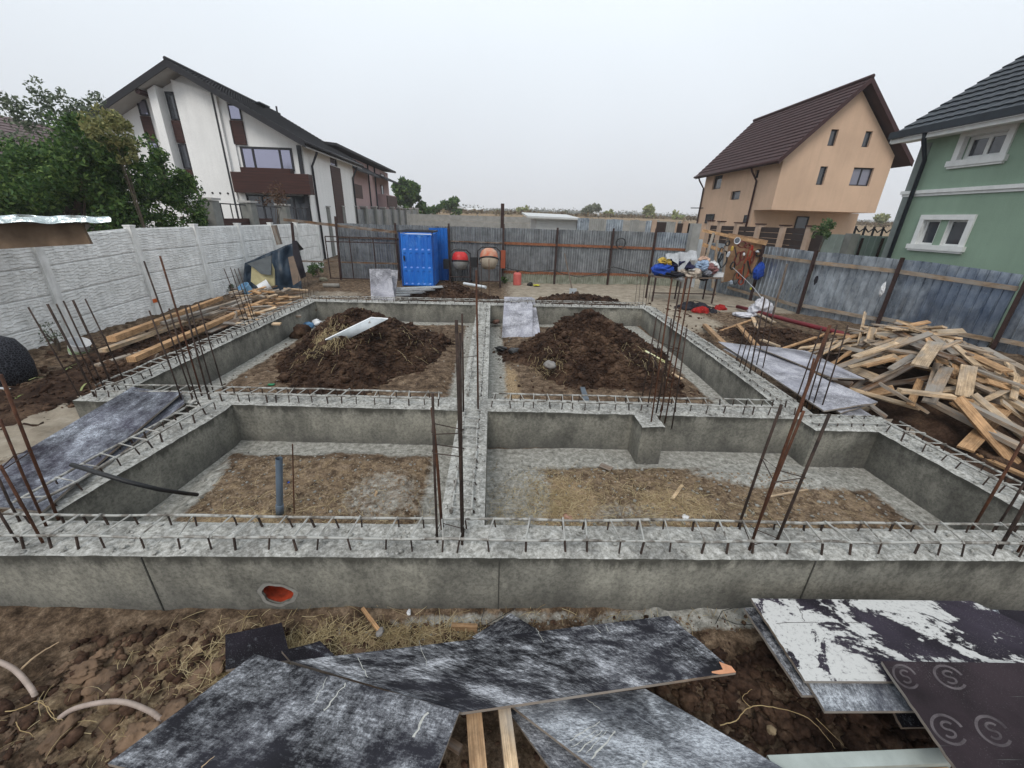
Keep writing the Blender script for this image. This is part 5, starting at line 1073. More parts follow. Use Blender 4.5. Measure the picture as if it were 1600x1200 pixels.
# ================================================================ METAL SHEET FENCES
def corrugated(a, b, z0, z1, period, depth, mat, parent, name='metal_sheet', prof='trap', nn=None, wob=.02):
    a, b = Vector(a), Vector(b); d = b-a; d.z = 0; L = d.length; d.normalize(); nrm = Vector((d.y, -d.x, 0)); k = int(L/period); m = MB(); pts = []
    for i in range(k+1):
        for fr_, dp in (((0, 0), (.07, 1), (.15, 1), (.22, 0)) if prof == 'trap' else ((0, 0), (.25, 1), (.5, 0), (.75, -.6))): pts.append(((i+fr_)*period, dp*depth))
    pts = [p for p in pts if p[0] <= L]; n = len(pts); zs = np.linspace(0, 1, 7); SS, ZZ = np.meshgrid(np.array([p[0] for p in pts]), zs); DD = np.tile(np.array([p[1] for p in pts]), (7, 1))
    off = DD+wob*(vn(SS*.9+a.x, ZZ*1.7+a.y)-.5); TT = (z1+(b.z-a.z)*SS/L)+.025*vn(SS*2.1, SS*0+3.)
    m.v = [tuple(p) for p in np.stack([a.x+d.x*SS+nrm.x*off, a.y+d.y*SS+nrm.y*off, z0+(TT-z0)*ZZ], -1).reshape(-1, 3).tolist()]
    for j in range(len(zs)-1):
        for i in range(n-1): q = j*n+i; m.f.append((q, q+1, q+n+1, q+n))
    return m.build(name, mat, parent)
bf = thing('back_metal_fence', (2, 17, 0), 'dark corrugated sheet fence across the back of the plot with rusty rails', 'fence')
YB = 17.25; bx = [YP(x, 400, YB).x for x in (530, 622, 703, 786, 868, 953, 1018, 1082)]
for i in range(len(bx)-1):
    corrugated((bx[i], YB, 0), (bx[i+1], YB, 0), .35 if i > 2 else 0, 2.12, .10, .022, GALVD if i not in (6,) else GALV, bf, prof='w')
    RL = WB if i < 3 else m_rust('rusty_rail', (.16, .06, .03), (.30, .13, .07)) if i == 3 else bpy.data.materials['rusty_rail']
    MB().beam((bx[i], YB-.05, 1.62-.02*i), (bx[i+1], YB-.05, 1.60-.02*i), .03, .10 if i > 2 else .05).build('rail', RL, bf)
    if i > 2: MB().beam((bx[i], YB-.05, .42), (bx[i+1], YB-.05, .40), .03, .12).build('rail', RL, bf); corrugated((bx[i], YB-.06, 0), (bx[i+1], YB-.06, 0), -.1, .37, .10, .02, simple('mossy_sheet', (.30, .31, .26), (.13, .14, .10), 5) if i == 3 else MATS['mossy_sheet'], bf, 'lower_sheet', 'w')
for i, x in enumerate((622, 703, 786, 868, 953, 1018)):
    p = G(x-3 if x > 750 else x+2, 442, 0); MB().bb((bx[i+1]-.035, YB-.14, -.1), (bx[i+1]+.035, YB-.07, 2.2+.04*(i % 3))).build('post', POSTM, bf)
tag(MB().bb((YP(785, 340, 17.6).x-.07, 17.6, 1.0), (YP(785, 340, 17.6).x+.07, 17.72, YP(786, 318, 17.6).z)).build('steel_post', POSTM), 'tall brown steel post rising behind the back metal fence', 'post')
blue = thing('blue_sheet', (-1.9, 17.15, 0), 'blue corrugated sheet on the back fence right of the blue toilet', 'metal sheet'); corrugated((YP(672, 400, 17.1).x, 17.1, 0), (YP(702, 400, 17.1).x, 17.1, 0), .05, 2.05, .14, .02, simple('blue_painted_sheet', (.015, .14, .50), (.01, .10, .38), 2, .4, .1), blue)
# ragged sheets standing farther behind
rs = thing('patchwork_sheet_fence', (8, 24, 0), 'row of odd grey sheets standing beyond the back metal fence', 'fence')
for i, (x0, x1, t_) in enumerate(((903, 922, 341), (924, 946, 342), (948, 975, 343), (985, 1000, 344), (1010, 1019, 345), (1042, 1057, 347))):
    a, b = YP(x0, t_, 22), YP(x1, t_, 22); corrugated((a.x, 22, 0), (b.x, 22, 0), 0, a.z, .12, .02, PANG if i % 2 else GALV, rs, prof='w')
# white metal shed
sh = thing('white_shed', (4, 24, 0), 'low white metal shed with thin flat roof beyond the back fence', 'shed'); a, b = YP(838, 345, 26), YP(903, 345, 26); WM = simple('white_metal', (.52, .53, .53), (.45, .46, .46), 3, .6)
MB().bb((a.x, 26, 0), (b.x, 30, YP(870, 343, 26).z)).build('wall', WM, sh); l0, l1 = YP(824, 337, 25.4), YP(908, 341, 25.4); m = MB(); m.poly([l0, l1, l1+Vector((0, 5.2, .25)), l0+Vector((0, 5.2, .25))], (0, 0, -.09)); m.build('roof', WM, sh); MB().bb((b.x-.05, 25.9, 0), (b.x+.03, 25.98, YP(870, 344, 26).z)).build('corner_post', BLK, sh)
# right metal fence
rf = thing('right_metal_fence', (10, 10, 0), 'shiny galvanised sheet fence with brown posts and a weathered rail on the right', 'fence')
fp_ = [((9.05, 15.2, 0), 1.86), ((9.25, 13.98, 0), 1.84), ((9.45, 11.85, 0), 1.82), ((10.45, 10.2, 0), 1.78), ((11.35, 8.22, 0), 1.66), ((12.2, 6.0, 0), 1.62), ((12.4, 3.5, 0), 1.6)]
for i in range(len(fp_)-1):
    (a, ha), (b, hb_) = fp_[i], fp_[i+1]; A2 = Vector(a)+Vector((.06, 0, 0)); B2 = Vector(b)+Vector((.06, 0, hb_-ha))
    corrugated(A2, B2, .0, ha, .17, .028, GALVB if i > 2 else GALV, rf, wob=.06)
    MB().beam(Vector(a)+Vector((-.05, -.02, ha-.28)), Vector(b)+Vector((-.05, .02, hb_-.28)), .035, .10).build('rail', WW, rf)
    MB().beam(Vector(a)+Vector((-.05, -.02, .28)), Vector(b)+Vector((-.05, .02, .24)), .035, .10).build('rail', WW, rf)
for i, (a, ha) in enumerate(fp_[1:6]): MB().box((a[0]-.075, a[1]-.075, ha/2), (.075, .075, ha+.12), math.radians(25)).build('post', POSTM, rf)
# corner sheets near the tools
cs = thing('corner_sheets', (8, 17, 0), 'bright and dull metal sheets standing at the back right corner', 'metal sheets')
a, b = YP(1070, 400, 16.9), YP(1095, 400, 16.9); corrugated((a.x, 16.9, 0), (b.x, 16.9, 0), 0, 1.9, .15, .025, GALVL, cs)
a = YP(1084, 349, 16.6); MB().bb((a.x, 16.6, 0), (YP(1097, 349, 16.6).x, 16.9, a.z)).build('pillar', PANG, cs)
corrugated((b.x+.1, 16.7, 0), (9.1, 15.1, 0), 0, 1.8, .15, .025, GALV, cs)
# brown slat fence of the tan house
bfz = thing('slatted_fence', (12.8, 20, 0), 'fence of tan pillars and dark brown slats in front of the tan house', 'fence')
DSLAT = simple('dark_brown_slat', (.035, .022, .019), (.022, .014, .012), 5, .7)
FT = simple('tan_pillar', (.42, .31, .24), (.33, .24, .18), 3); pr_ = None
for i, (x, y) in enumerate(((1270, 352), (1228, 351), (1189, 349), (1155, 347), (1128, 345), (1111, 344))):
    q = XP(x, y, 12.8); MB().box((q.x, q.y, q.z/2-.05), (.28, .28, q.z)).build('pillar', FT, bfz); MB().box((q.x, q.y, q.z-.03), (.36, .36, .05)).build('cap', BRCLAD, bfz)
    if pr_ is not None:
        m = MB()
        for k in range(9): m.bb((12.78, pr_.y+.14, .35+k*.235), (12.82, q.y-.14, .35+k*.235+.215))
        m.build('slat_panel', DSLAT, bfz)
    pr_ = q
for i, (x, y) in enumerate(((1071, 346), (1054, 346), (1022, 344))):
    q = YP(x, y, 26.5); MB().box((q.x, q.y, q.z/2), (.3, .3, q.z)).build('pillar', FT, bfz); MB().bb((q.x+.15, 26.45, .3), (q.x+1.0, 26.5, q.z-.1)).build('slat_panel', DSLAT, bfz)
MB().bb((12.76, 15.6, .35), (12.8, 16.5, 2.35)).build('slat_panel', DSLAT, bfz)
gt = thing('sheet_gate', (13, 14.5, 0), 'pale ribbed sheet gate with dark trellis between tan fence and green house', 'gate')
a, b = YP(1285, 372, 14.9), YP(1388, 380, 14.9); corrugated((a.x, 14.9, 0), (b.x, 14.9, 0), 0, YP(1340, 368, 14.9).z, .25, .03, simple('pale_green_sheet', (.30, .35, .33), (.22, .26, .25), 2, .5, .2), gt)
q = YP(1333, 365, 14.7); MB().box((q.x, 14.7, q.z/2), (.3, .3, q.z)).build('pillar', PIL, gt); m = MB(); p0_, p1_ = YP(1336, 360, 15.1), YP(1392, 364, 15.1)
for k in range(5): x = p0_.x+(p1_.x-p0_.x)*k/4; m.box((x, 15.1, p0_.z-.1), (.05, .05, .5))
for k in range(4): x = p0_.x+(p1_.x-p0_.x)*k/4; m.beam((x, 15.1, p0_.z+.1), (x+(p1_.x-p0_.x)/8, 15.1, p0_.z-.05), .03, .03); m.beam((x+(p1_.x-p0_.x)/8, 15.1, p0_.z-.05), (x+(p1_.x-p0_.x)/4, 15.1, p0_.z+.1), .03, .03)
m.beam((p0_.x, 15.1, p0_.z-.2), (p1_.x, 15.1, p0_.z-.2), .03, .05); m.build('trellis', DFRAME, gt)
for x in (1348, 1380): q = YP(x, 372, 14.85); MB().box((q.x, 14.84, q.z/2), (.06, .06, q.z)).build('post', POSTM, gt)
# ================================================================ BACK YARD OBJECTS
# blue toilet cabin
q0, q1, q2 = G(629, 449, 0), G(674, 446, 0), G(700, 440, 0)
bt = thing('portable_toilet', ((q0.x+q1.x)/2, q0.y+.4, 0), 'blue portable toilet cabin with a dark open top frame standing in the back yard', 'portable toilet')
BLUE = N('blue_cabin_plastic', .35, 0, .5); cb = BLUE.co(); sepb = BLUE.co(sc=(1, 1, .4)); BLUE.color(BLUE.mix(BLUE.ramp(BLUE.noise(cb, 3.2, 6, .7), [(.56, 0.0), (.68, .6)]), BLUE.ramp(BLUE.noise(sepb, 4, 5), [(.3, (.008, .10, .46)), (.7, (.014, .17, .62))]), (.10, .28, .62))); BLUE.bump(BLUE.noise(cb, 6, 3), .3, .02); BLUE = BLUE.m
x0, x1, y0, y1, ht_ = q0.x-.04, q1.x+.2, 15.55, 16.75, 1.93
def rpanel(name, a, b, z0, z1, cols, rows_, par, mat, dep=.018):
    a, b = Vector(a), Vector(b); d = b-a; L = d.length; d.normalize(); nn = Vector((d.y, -d.x, 0)); us = np.linspace(0, 1, 61); zs = np.linspace(0, 1, 41); m = MB(); P_ = np.zeros((41, 61, 3))
    for j, v in enumerate(zs):
        for i, u in enumerate(us):
            cu = (u*cols) % 1; cv = (v*rows_) % 1; k = dep if (.30 < cu < .70 and .12 < cv < .88 and .04 < u < .96) else 0
            p = a+d*L*u+nn*(-k); P_[j, i] = (p.x, p.y, z0+(z1-z0)*v)
    m.grid(P_); return m.build(name, mat, par)
rpanel('door', (x0+.06, y0-.01, 0), (x1-.06, y0-.01, 0), .05, ht_-.06, 5, 3, bt, BLUE); rpanel('side_panel', (x1, y0+.04, 0), (x1, y1, 0), .05, ht_-.04, 3, 3, bt, BLUE)
m = MB(); m.bb((x0, y0+.03, .03), (x0+.03, y1, ht_-.04)); m.bb((x0+.035, y1-.03, .03), (x1-.035, y1, ht_-.04)); m.build('rear_walls', BLUE, bt)
m = MB()
for x in (x0, x1-.05): m.bb((x, y0-.02, 0), (x+.05, y0+.028, ht_))
m.build('door_frame', simple('blue_frame', (.01, .06, .26), None, 3, .4, 0, 0), bt)
m = MB(); m.bb((x0-.03, y0-.04, ht_+.003), (x1+.03, y0+.03, ht_+.06)); m.bb((x0-.03, y1-.03, ht_+.003), (x1+.03, y1+.04, ht_+.06)); m.bb((x0-.03, y0+.033, ht_+.003), (x0+.03, y1-.033, ht_+.06)); m.bb((x1-.03, y0+.033, ht_+.003), (x1+.03, y1-.033, ht_+.06)); m.build('top_frame', DFRAME, bt)
MB().box(((x0+x1)/2, (y0+y1)/2, ht_-.09), (x1-x0-.08, y1-y0-.08, .02)).build('roof_liner', WHITEP, bt); MB().bb((x0+.12, y0-.05, .95), (x0+.17, y0-.031, 1.12)).build('latch', BLK, bt)
# gate of dark bars + leaning posts
gt2 = thing('wire_gate', (-5, 16.9, 0), 'dark tubular gate frame with mesh bars left of the blue toilet', 'gate')
a, b = YP(507, 365, 16.5), YP(620, 376, 16.5); zt_ = a.z-.1; m = MB()
for x in np.linspace(a.x, b.x, 4): m.tube([(x, 16.5, .1), (x, 16.5, zt_)], .022, 8)
for z in (.12, zt_-.18, zt_): m.tube([(a.x, 16.5, z), (b.x, 16.5, z)], .02, 8)
m.build('frame', POSTM, gt2)
tag(MB().beam(YP(443, 343, 16.9), YP(620, 363, 16.9), .04, .10).build('long_rail', WB), 'long wooden rail spanning above the tubular gate', 'rail')
tag(MB().beam(YP(470, 408, 16.7), YP(622, 412, 16.7), .03, .06).build('low_rail', WB), 'lower wooden rail behind the tubular gate', 'rail')
for lab, a, b, w in (('rusty angle post in front of the gate, the taller one', (533, 437), (524, 338), .07), ('rusty post behind the dark tarpaulin', (463, 420), (456, 348), .07), ('square timber post sticking up beside the panel wall', (437, 382), (428, 352), .14)):
    Yq = 16.2 if 'angle' in lab else 15.2; tag(MB().beam(YP(*a, Yq), YP(*b, Yq), w, w).build('leaning_post', WB if 'timber' in lab else POSTM), lab, 'post')
# tarpaulin heap
TARP = simple('navy_tarpaulin', (.022, .045, .075), (.010, .018, .030), 3, .4, 0, .6, .03, 9); tr = thing('covered_heap', (-7.6, 13.6, 0), 'heap covered by crumpled dark blue tarpaulin against the panel wall', 'tarpaulin heap')
a0, a1 = YP(378, 455, 13.6), YP(472, 450, 14.6); us = np.linspace(0, 1, 44); vs2 = np.linspace(0, 1, 30); P_ = np.zeros((30, 44, 3)); tl, trr = YP(382, 410, 13.9), YP(464, 376, 15.0)
for j, v in enumerate(vs2):
    for i, u in enumerate(us):
        base = a0.lerp(a1, u); tp_ = tl.lerp(trr, u); base.z = .0; vv = min(1, v*1.6); p = base.lerp(tp_, vv)
        if v > .625: p = tp_+Vector((-.25, 1.0, -.35))*((v-.625)/.375)
        c_ = (float(fbm(np.array([u*5]), np.array([v*2.2]), 4, 4)[0])-.5)*.7+(float(ridg(np.array([u*7+v]), np.array([v*1.2]), 3, 4)[0])-.5)*.35; P_[j, i] = (p.x+c_*.35, p.y-c_*.6, p.z+c_*.15)
MB().grid(P_).build('tarpaulin', TARP, tr, smooth=True)
for lab, px, mt_ in (('yellow_foam', [(393, 415), (420, 402), (428, 422), (429, 446), (408, 452), (392, 440)], simple('pale_yellow_foam', (.52, .47, .27), (.40, .35, .2), 7)), ('grey_felt', [(386, 412), (424, 399), (423, 430), (408, 428), (396, 418)], simple('grey_felt', (.14, .16, .17), (.09, .10, .11), 5))):
    Yq = 13.05 if lab[0] == 'y' else 12.95; MB().poly([YP(*p, Yq) for p in px], (0, .05, 0)).build(lab, mt_, tr)
tag(MB().poly([YP(450, 402, 13.2), YP(458, 400, 13.2), YP(470, 438, 12.9), YP(458, 446, 12.9)], (0, .03, 0)).build('door_leaf', WB), 'dark brown panel leaning against the tarpaulin heap', 'door panel')
tag(MB().poly([YP(456, 376, 13.9), YP(463, 376, 13.9), YP(478, 432, 13.4), YP(462, 440, 13.3)], (0, .03, 0)).build('black_board', PLYD), 'black board standing at the right end of the tarpaulin heap', 'board')
def bucket(label, c, r, h, mat, tilt, name='bucket'):
    R_ = Matrix.Rotation(tilt[0], 3, 'X') @ Matrix.Rotation(tilt[1], 3, 'Y'); t = thing(name, c, label, 'bucket'); MB().lathe(c, [(0, 0), (r*.8, 0), (r, h), (r*1.05, h), (r*1.05, h-.02), (r*.96, h), (r*.76, .01), (0, .012)], 20, R_).build('body', mat, t, smooth=False)
    cc = Vector(c); pts = [cc + R_ @ Vector((r*1.04*math.cos(a), r*.5*math.sin(a)*.6, h-.02-.5*r*math.sin(a))) for a in np.linspace(0, PI, 12)]; MB().tube(pts, .004, 5).build('handle', GALVL, t); return t
bucket('pale blue bucket by the small pile of broken boards', tuple(YP(391, 459, 12.6)), .17, .30, simple('light_blue_plastic', (.22, .42, .62), (.16, .32, .50), 5, .5, 0, .1), (.5, -.3))
bucket('white bucket lying on its side next to the blue one', tuple(YP(405, 452, 12.8)), .17, .32, WHITEP, (-.9, .9))
wb = bucket('white paint bucket with green leaf print by the left cage', tuple(G(122, 552, .0)), .15, .26, WHITEP, (.12, .5)); c = G(122, 552, .0)
MB().lathe(c+Vector((.02, 0, .03)), [(.134, 0), (.144, .10)], 20, Matrix.Rotation(.12, 3, 'X') @ Matrix.Rotation(.5, 3, 'Y')).build('green_print', simple('green_print', (.18, .42, .05), (.7, .7, .7), 14, .5), wb)
# concrete mixers
def mixer(label, px, pz, Yq, drum, tilt, s=1.0, w2=None):
    c = YP(*px, Yq); t = thing('concrete_mixer', (c.x, c.y, 0), label, 'concrete mixer', 'concrete mixers at the back fence'); R_ = Matrix.Rotation(tilt, 3, 'X')
    MB().lathe(c, [(.19*s, .36*s), (.20*s, .35*s), (.28*s, .29*s), (.325*s, .18*s), (.34*s, .10*s), (.34*s, -.02*s)], 26, R_).build('drum_top', drum, t, smooth=True)
    MB().lathe(c, [(.34*s, -.024*s), (.33*s, -.10*s), (.24*s, -.32*s), (0, -.36*s)], 26, R_).build('drum_bottom', w2 or simple('cement_grey_drum', (.30, .30, .29), (.2, .2, .19), 8), t, smooth=True)
    MB().lathe(c, [(.345*s, .03*s), (.37*s, .015*s), (.37*s, -.015*s), (.345*s, -.03*s)], 26, R_).build('ring_gear', BLK, t)
    m = MB(); w = .42*s
    m.tube([c+Vector((-w, 0, 0)), c+Vector((-w, .05, .28)), c+Vector((-w*.6, .08, .42)), c+Vector((w*.6, .08, .42)), c+Vector((w, .05, .28)), c+Vector((w, 0, 0))], .025, 8); m.build('yoke', BLK, t)
    m = MB()
    for sx in (-1, 1):
        m.tube([c+Vector((sx*w, 0, 0)), (c.x+sx*w, c.y-.30, .05)], .022, 8); m.tube([c+Vector((sx*w, 0, 0)), (c.x+sx*w, c.y+.35, .05)], .022, 8)
    m.tube([(c.x-w, c.y-.3, .3), (c.x+w, c.y-.3, .3)], .018, 8); m.build('stand', POSTM, t)
    MB().bb((c.x-w-.26, c.y-.12, c.z-.3), (c.x-w-.03, c.y+.18, c.z+.06)).build('motor_box', BLK, t)
    for sx in (-1, 1): MB().tube([(c.x+sx*w-.02, c.y+.35, .13), (c.x+sx*w+.05, c.y+.35, .13)], .13, 16).build('wheel', BLK, t)
    return t
mixer('small concrete mixer with a bright red drum top', (719, 408), 0, 16.6, simple('mixer_red', (.55, .03, .03), (.38, .02, .02), 5, .4, 0, .1), -.15, .95)
mixer('larger concrete mixer with a cement caked beige and orange drum', (764, 405), 0, 15.6, simple('caked_orange', (.46, .33, .24), (.44, .08, .03), 4, .8), -.35, 1.0, simple('caked_beige', (.42, .36, .28), (.30, .25, .2), 5, .9))
tag(MB().bb((YP(782, 400, 16.9).x-.0, 16.9, .6), (YP(782, 400, 16.9).x+.2, 16.95, 1.3)).build('orange_board', simple('orange_paint_board', (.32, .08, .04), None, 4)), 'orange-red board standing behind the beige mixer', 'board')
# canister, scoop, shovel, cable
c = G(808, 445, 0); rc = thing('red_canister', c, 'pinkish red plastic canister standing in the back yard', 'canister'); RP = simple('faded_red', (.55, .14, .12), (.42, .09, .08), 6, .5, 0, .1)
MB().lathe(c, [(0, 0), (.16, 0), (.165, .03), (.165, .42), (.13, .48), (.05, .50)], 18).build('body', RP, rc, smooth=False); MB().lathe(c+Vector((0, 0, .5)), [(.05, 0), (.05, .04), (0, .045)], 12).build('cap', BLK, rc)
stone('yellow plastic litter by the back fence', (838, 446), .02, .14, simple('yellow_plastic', (.55, .52, .05), None, 3, .5), 'yellow_litter', 'litter', flat=.3); stone('dark bag by the back fence beside the yellow litter', (828, 445), .02, .12, BLK, 'dark_litter', 'litter')
a, b = YP(895, 457, 12.1), YP(882, 396, 12.6); sv = thing('shovel', a, 'shovel with long wooden handle stuck in the ridge of soil', 'shovel'); MB().tube([b, a], .018, 8).build('handle', WB, sv); MB().beam(a+Vector((0, 0, .12)), a-Vector((0, 0, .15)), .22, .01, (0, -1, .2)).build('blade', GALVL, sv)
def cable(label, pts, r=.012, mat=BLK, name='cable'): return tag(MB().tube(pts, r, 6).build(name, mat), label, 'cable')
cp = [YP(x, y, 17.05) for x, y in ((700, 405), (740, 412), (785, 416), (800, 421), (830, 425), (865, 422), (880, 428), (905, 433), (935, 428), (958, 417), (985, 424), (1010, 428))]
cable('black cable sagging from post to post along the back metal fence', cp, .018)
cx_ = YP(970, 380, 17.05); cable('coil of cable hanging on the back metal fence', [cx_+Vector((.19*math.cos(t), 0, .19*math.sin(t)))+Vector((0, -.02*math.sin(t*1.3), 0)) for t in np.linspace(0, 4*PI, 50)], .022, BLK, 'cable_coil')
stone('clump of dry weed hanging on the fence post', (962, 425), .0, .02, STRAW, 'dry_weed', 'weed') if 0 else None
# worktable with clothes
tz = .86; T0, T1 = G(1024, 432, tz), G(1136, 437, tz); yb = T0.y+.75
wt = thing('site_table', ((T0.x+T1.x)/2, T0.y+.3, 0), 'rusty framed site table loaded with workwear at the back right', 'table')
MB().bb((T0.x, T0.y, tz-.04), (T1.x, yb, tz)).build('tabletop', WB, wt)
for x in (T0.x+.05, (T0.x+T1.x)/2, T1.x-.08):
    for y in (T0.y+.06, yb-.06): MB().bb((x-.02, y-.02, -.1), (x+.02, y+.02, tz-.042)).build('leg', POSTM, wt)
MB().beam((T0.x, T0.y+.06, .32), (T1.x, T0.y+.06, .32), .03, .03).build('crossbar', POSTM, wt)
def cloth(label, px, Yq, rx, rz_, mat, seed, dy=.22, parent=None, name='work_clothes'):
    c = YP(*px, Yq); us = np.linspace(0, 2*PI, 46); vs_ = np.linspace(0, PI, 26); P_ = np.zeros((26, 46, 3))
    U_, V2 = np.meshgrid(us, vs_); k = 1+(fbm(np.cos(U_)*1.6+seed+V2, np.sin(U_)*1.6+V2*1.4, 4, seed)-.5)*1.1+(ridg(np.cos(U_)*2.2+seed*3+V2*2, np.sin(U_)*2.2+V2*2.6, 3, seed)-.55)*.9
    P_ = np.stack([c.x+rx*k*np.sin(V2)*np.cos(U_), c.y+dy*k*np.sin(V2)*np.sin(U_), c.z+rz_*k*np.cos(V2)], -1)
    return tag(MB().grid(P_).build(name, mat, smooth=True), label, 'clothes', 'clothes heaped on the site table') if parent is None else None
def fab(n, c): return simple(n, c, tuple(v*.6 for v in c), 6, .95, 0, .4, .01, 14)
ROY = fab('royal_blue_cloth', (.02, .07, .38)); YEL = fab('yellow_cloth', (.52, .36, .07)); NAV = fab('navy_cloth', (.025, .025, .07)); LGR = fab('pale_grey_cloth', (.50, .52, .55)); BEI = fab('beige_cloth', (.50, .43, .36)); BKC = fab('black_cloth', (.018, .018, .025)); REDC = fab('red_cloth', (.34, .018, .016))
yt = T0.y+.25
cloth('royal blue jacket at the left end of the site table', (1038, 421), yt, .30, .17, ROY, 1); cloth('yellow garment on top of the royal blue jacket', (1038, 409), yt+.1, .16, .10, YEL, 2); cloth('navy garment in the middle of the table', (1057, 412), yt+.15, .30, .19, NAV, 3)
cloth('black garment hanging over the table front', (1052, 429), yt-.15, .34, .09, BKC, 4); cloth('light blue garment beside the white mask', (1096, 416), yt+.05, .18, .15, fab('light_blue_cloth', (.30, .40, .55)), 5); cloth('beige rags on the table edge', (1083, 427), yt-.12, .26, .13, BEI, 6)
cloth('pinkish beige garment behind the rags', (1099, 406), yt+.25, .14, .09, fab('pink_beige_cloth', (.55, .36, .27)), 7); cloth('white and maroon garment at the right of the table', (1110, 420), yt+.05, .20, .14, fab('maroon_cloth', (.25, .12, .12)), 8)
cloth('white shirt behind the box on the table', (1112, 416), yt+.2, .15, .14, fab('white_cloth', (.58, .58, .60)), 9)
# draped grey hoodie
P_ = np.zeros((18, 30, 3)); A_ = [YP(1040, 397, yt-.02), YP(1088, 391, yt-.02)]
for j in range(18):
    for i in range(30):
        u, v = i/29, j/17; p = A_[0].lerp(A_[1], u); dr = (.16+.44*math.exp(-((u-.55)/.2)**2)+.12*(u > .85))*v; P_[j, i] = (p.x+.03*math.sin(u*30+v*3)*v, p.y-.12*v-.04*math.sin(u*21), p.z-dr+.02*math.sin(u*17))
tag(MB().grid(P_).build('grey_hoodie', LGR, smooth=True), 'pale grey hoodie draped over the clothes heap with a pointed hanging sleeve', 'clothes', 'clothes heaped on the site table')
cb_ = G(1122, 433, tz); bx_ = thing('white_box', cb_, 'white cardboard box on the right end of the site table', 'box'); MB().box((cb_.x, cb_.y+.1, tz+.07), (.34, .2, .14)).build('box_body', WHITEP, bx_); MB().box((cb_.x-.02, cb_.y+.1, tz+.145), (.36, .22, .012), .05).build('lid', LGR, bx_)
tag(cloth('x', (1078, 565-145), yt-.1, .10, .03, WHITEP, 12), 'white roll of cloth on the table front', 'cloth roll')
for i, (px_, rr, mt_, lb) in enumerate((((1046, 430), .13, YEL, 'small yellow cloth tucked under the blue jacket'), ((1066, 424), .12, BEI, 'cream cap between the navy and beige garments'), ((1077, 418), .13, NAV, 'dark blue sleeve at the middle of the heap'), ((1090, 424), .10, REDC, 'little red cloth beside the beige rags'), ((1104, 426), .13, fab('grey_cloth', (.25, .26, .30)), 'grey cloth in front of the maroon garment'), ((1060, 433), .14, LGR, 'pale cloth corner at the table front edge'), ((1117, 413), .08, WHITEP, 'white bottle-like bundle right of the heap'), ((1100, 434), .12, BKC, 'black glove at the table front edge'))):
    cloth(lb, px_, yt-.05-.04*(i % 3), rr, rr*.6, mt_, 60+i, rr)
# tool board
t0_, t1_, t2_, t3_ = YP(1128, 362, 14.9), YP(1199, 382, 13.9), YP(1196, 404, 13.9), YP(1128, 395, 14.9)
tbd = thing('tool_rack', ((t0_.x+t1_.x)/2, 14.4, 0), 'wooden tool rack hung with cables and tools by the right fence corner', 'tool rack')
def pts_line(u, z): return Vector((t0_.x+(t1_.x-t0_.x)*u, t0_.y+(t1_.y-t0_.y)*u-.0, z))
zt0 = t0_.z; MB().poly([pts_line(.22, zt0-1.75), pts_line(.8, zt0-1.45), pts_line(1, zt0-.22), pts_line(.15, zt0-.03)], (.03, .05, 0)).build('back_board', simple('worn_chipboard', (.30, .19, .11), (.18, .10, .055), 6), tbd)
MB().beam(YP(1098, 360, 15.1), YP(1198, 381, 13.85), .05, .10).build('top_beam', WN, tbd)
for (a, b) in (((1115, 364), (1100, 415)), ((1138, 366), (1128, 440)), ((1121, 375), (1113, 450)), ((1117, 440), (1115, 480))): MB().beam(YP(*a, 14.7), YP(*b, 14.4), .09, .04).build('upright', WW, tbd)
MB().beam(YP(1098, 382, 14.75), YP(1130, 392, 14.6), .04, .12).build('brace', WN, tbd)
def loop(cx, cy, rx, rz_, r, mat, lab, tw=3, Yq=14.0, cat='cable', name='hanging_cable'):
    c = YP(cx, cy, Yq); return tag(MB().tube([c+Vector((rx*math.cos(t)*(1+.12*math.sin(3*t+tw)), .03*math.sin(t*2.3), rz_*math.sin(t)*(1+.1*math.cos(2*t+tw)))) for t in np.linspace(.3, 2*PI*tw, 20*tw)], r, 6).build(name, mat), lab, cat, 'things hung on the tool rack')
ORC = simple('orange_red_cable', (.34, .06, .025), (.2, .035, .018), 5, .5, 0, 0); BRC = simple('maroon_cable', (.15, .035, .025), (.09, .02, .015), 5, .5, 0, 0)
loop(1153, 404, .10, .20, .018, BRC, 'maroon coil in the middle of the tool rack'); loop(1160, 382, .14, .09, .014, BRC, 'reddish cable bundle near the top of the tool rack'); loop(1165, 420, .12, .36, .012, ORC, 'bright orange-red cable loops dangling low'); loop(1172, 395, .07, .22, .011, ORC, 'orange cable hanging beside the black tool'); loop(1130, 405, .13, .25, .014, BLK, 'large black cable loop at the left of the rack')
loop(1185, 395, .09, .10, .02, BLK, 'small black cable coil at the right end of the rack'); loop(1150, 435, .10, .2, .010, BLK, 'thin black cable drooping under the rack', 2)
for i, (x_, y_, rx_, rz2, r_2, m_2, lb) in enumerate(((1168, 384, .10, .07, .016, BRC, 'brown coil just under the top beam'), (1160, 400, .07, .14, .020, BRC, 'thick rust brown cable bundle in the rack centre'), (1176, 402, .05, .20, .012, BRC, 'brown strap hanging right of the orange cable'), (1126, 398, .08, .22, .010, WR_ if 0 else BLK, 'thin black lead at the far left upright'), (1145, 415, .07, .12, .016, BLK, 'black lead wound around a peg'), (1154, 428, .06, .14, .010, ORC, 'thin orange lead under the brown bundle'), (1137, 380, .06, .08, .014, BLK, 'little black ring near the yellow glove'))): loop(x_, y_, rx_, rz2, r_2, m_2, lb, 3 if i % 2 else 4)
